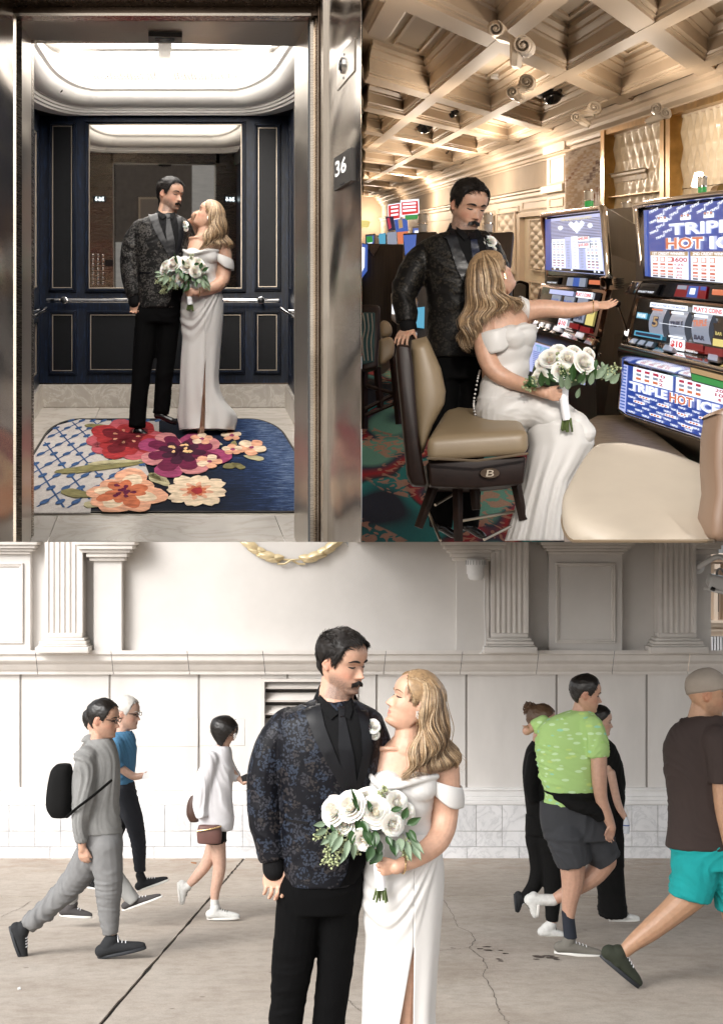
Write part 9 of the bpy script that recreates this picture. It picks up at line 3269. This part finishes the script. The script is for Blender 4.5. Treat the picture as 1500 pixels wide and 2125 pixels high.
t, fg, hd = walker("woman in wide black trousers half hidden in front of the green shirt man", (1272, 1908, 0), 10.5, (1244, 1497, 0, 62, 84, -4), SK2,
 [("top", BLACKC, [[(1535, 1232, 1262, 18, 0), (1552, 1226, 1278, 26, 0), (1600, 1228, 1294, 32, 0), (1650, 1232, 1296, 32, 0), (1690, 1240, 1292, 30, 0)]], [], .003),
 ("wide_trousers", BLACKC, [[(1680, 1240, 1292, 28, 0), (1730, 1240, 1294, 28, 0), (1800, 1240, 1294, 28, 0), (1850, 1240, 1297, 28, 0), (1902, 1242, 1302, 30, 0)]], [], .004)],
 [[(1244, 1520, 2, 12), (1244, 1545, 2, 13)], [(1262, 1600, -34, 9), (1275, 1660, -36, 8), (1290, 1690, -36, 6)]],
 [("shoe", SHW, SOLEW, (1262, 1911), (1280, 1890), (1326, 1910), -6, 22)],
 hair=('bun', M_HAIRD), female=True)
bt = thing("plastic_bag", fg.p(1292, 1722, -40), "small clear plastic bag with a bottle carried beside the woman in black", "bag")
mb = MB(); mb.lathe(fg.p(1292, 1722, -40), [(6 * fg.s, 0), (7 * fg.s, 10 * fg.s), (6 * fg.s, 24 * fg.s), (3 * fg.s, 30 * fg.s), (3 * fg.s, 34 * fg.s)], 16); mb.build("bottle", pbr("clear_plastic", (0.62, 0.66, 0.72), .15), bt, smooth=True)
mb = MB(); mb.lathe(fg.p(1292, 1722, -40), [(6.6 * fg.s, 12 * fg.s), (6.6 * fg.s, 18 * fg.s)], 16); mb.build("bottle_label", pbr("label_blue", (0.04, 0.08, .3), .5), bt, smooth=True)
mb = MB(); mb.tube([fg.p(1292, 1694, -40), fg.p(1296, 1680, -40), fg.p(1291, 1668, -38)], 1.2 * fg.s, 5); mb.build("bag_handle", SHW, bt, smooth=True)
t, fg, hd = walker("man in lime green patterned shirt and charcoal shorts, black jacket round his waist", (1195, 1982, 0), 9.5, (1214, 1440, 0, 78, 88, -8), SK1,
 [("shirt", GREENC, [[(1474, 1186, 1226, 24, 0), (1486, 1150, 1238, 32, 0), (1510, 1118, 1248, 38, 0), (1550, 1112, 1250, 42, 0), (1600, 1118, 1244, 42, 0), (1650, 1130, 1238, 40, 0), (1672, 1124, 1226, 38, 0)]],
 [[(1222, 1504, -28, 24), (1232, 1536, -34, 24), (1234, 1566, -36, 23)], [(1130, 1502, 20, 16), (1108, 1512, 24, 14)]], .006),
 ("tied_jacket", BLACKC, [[(1640, 1128, 1238, 42, 0), (1654, 1140, 1244, 46, 0), (1672, 1160, 1246, 46, 0)]], [[(1150, 1648, -36, 8), (1190, 1662, -46, 14), (1225, 1672, -46, 16), (1244, 1690, -40, 14)]], .006),
 ("shorts", DGREYC, [[(1664, 1120, 1240, 38, 0), (1700, 1120, 1256, 42, 0), (1740, 1128, 1276, 44, 0)]], [[(1176, 1735, -10, 44), (1186, 1775, -12, 40), (1190, 1792, -12, 37)], [(1232, 1740, 14, 42), (1252, 1776, 14, 36), (1262, 1792, 14, 33)]], .005),
 ("sock", pbr("navy_sock", (0.012, 0.016, 0.026), .9), [], [[(1176, 1890, -12, 13), (1179, 1920, -12, 13.5), (1182, 1946, -12, 14)]], 0)],
 [[(1208, 1462, 2, 17), (1206, 1480, 2, 20)], [(1236, 1562, -38, 17), (1236, 1610, -44, 16), (1240, 1650, -46, 13), (1254, 1690, -46, 11), (1262, 1710, -46, 8)], [(1186, 1790, -12, 27), (1186, 1830, -12, 23), (1180, 1870, -12, 17), (1178, 1900, -12, 13)],
 [(1256, 1790, 14, 26), (1232, 1822, 14, 22), (1190, 1850, 14, 17), (1150, 1872, 14, 11)], [(1108, 1512, 24, 10), (1096, 1520, 26, 10)]],
 [("shoe", SHG, SOLEW, (1148, 1976), (1180, 1946), (1250, 1984), -12, 30), ("shoe", SHW, SOLEW, (1122, 1862), (1150, 1872), (1118, 1908), 14, 28)],
 hair=('short', M_HAIRD), hands=(((1262, 1706, -46), (-.25, -.1, -.8), (-.8, -.3, .2), 42, H_REL), ((1100, 1518, 24), (-.5, -.3, .5), (0, -.8, .4), 26, H_REL)))
walker("tall man in taupe cap, brown tee and teal shorts at the right edge", (1310, 2052, 0), 8.4, (1466, 1440, 0, 100, 84, -6), SK3,
 [("tee", BROWNC, [[(1484, 1440, 1496, 30, 0), (1500, 1406, 1516, 42, 0), (1530, 1384, 1536, 50, 0), (1590, 1378, 1546, 54, 0), (1650, 1386, 1546, 52, 0), (1710, 1386, 1544, 52, 0), (1758, 1382, 1546, 52, 0)]],
 [[(1474, 1530, -44, 32), (1482, 1575, -52, 31), (1484, 1616, -54, 30)]], .004),
 ("shorts", TEALC, [[(1748, 1392, 1550, 50, 0), (1800, 1390, 1560, 52, 0)]], [[(1442, 1800, -6, 50), (1434, 1845, -8, 46), (1430, 1862, -8, 44)], [(1520, 1800, 12, 50), (1530, 1860, 12, 46), (1532, 1890, 12, 44)]], .006),
 ("sock", BLACKC, [], [[(1286, 1978, -8, 14), (1276, 1998, -8, 14)]], 0)],
 [[(1458, 1466, 2, 24), (1454, 1496, 2, 28)], [(1486, 1610, -54, 23), (1490, 1670, -58, 21), (1502, 1740, -60, 17)], [(1432, 1855, -8, 34), (1392, 1892, -8, 28), (1346, 1930, -8, 23), (1310, 1958, -8, 17), (1284, 1984, -8, 12)], [(1530, 1880, 12, 34), (1540, 1960, 12, 28), (1540, 2050, 12, 16)]],
 [("shoe", SHO, SOLEB, (1242, 1984), (1280, 1992), (1322, 2050), -8, 42)],
 hair=('cap', CAPT), hands=(((1504, 1744, -60), (.2, -.1, -1), (1, -.3, 0), 50, H_REL),), stubble=.3)
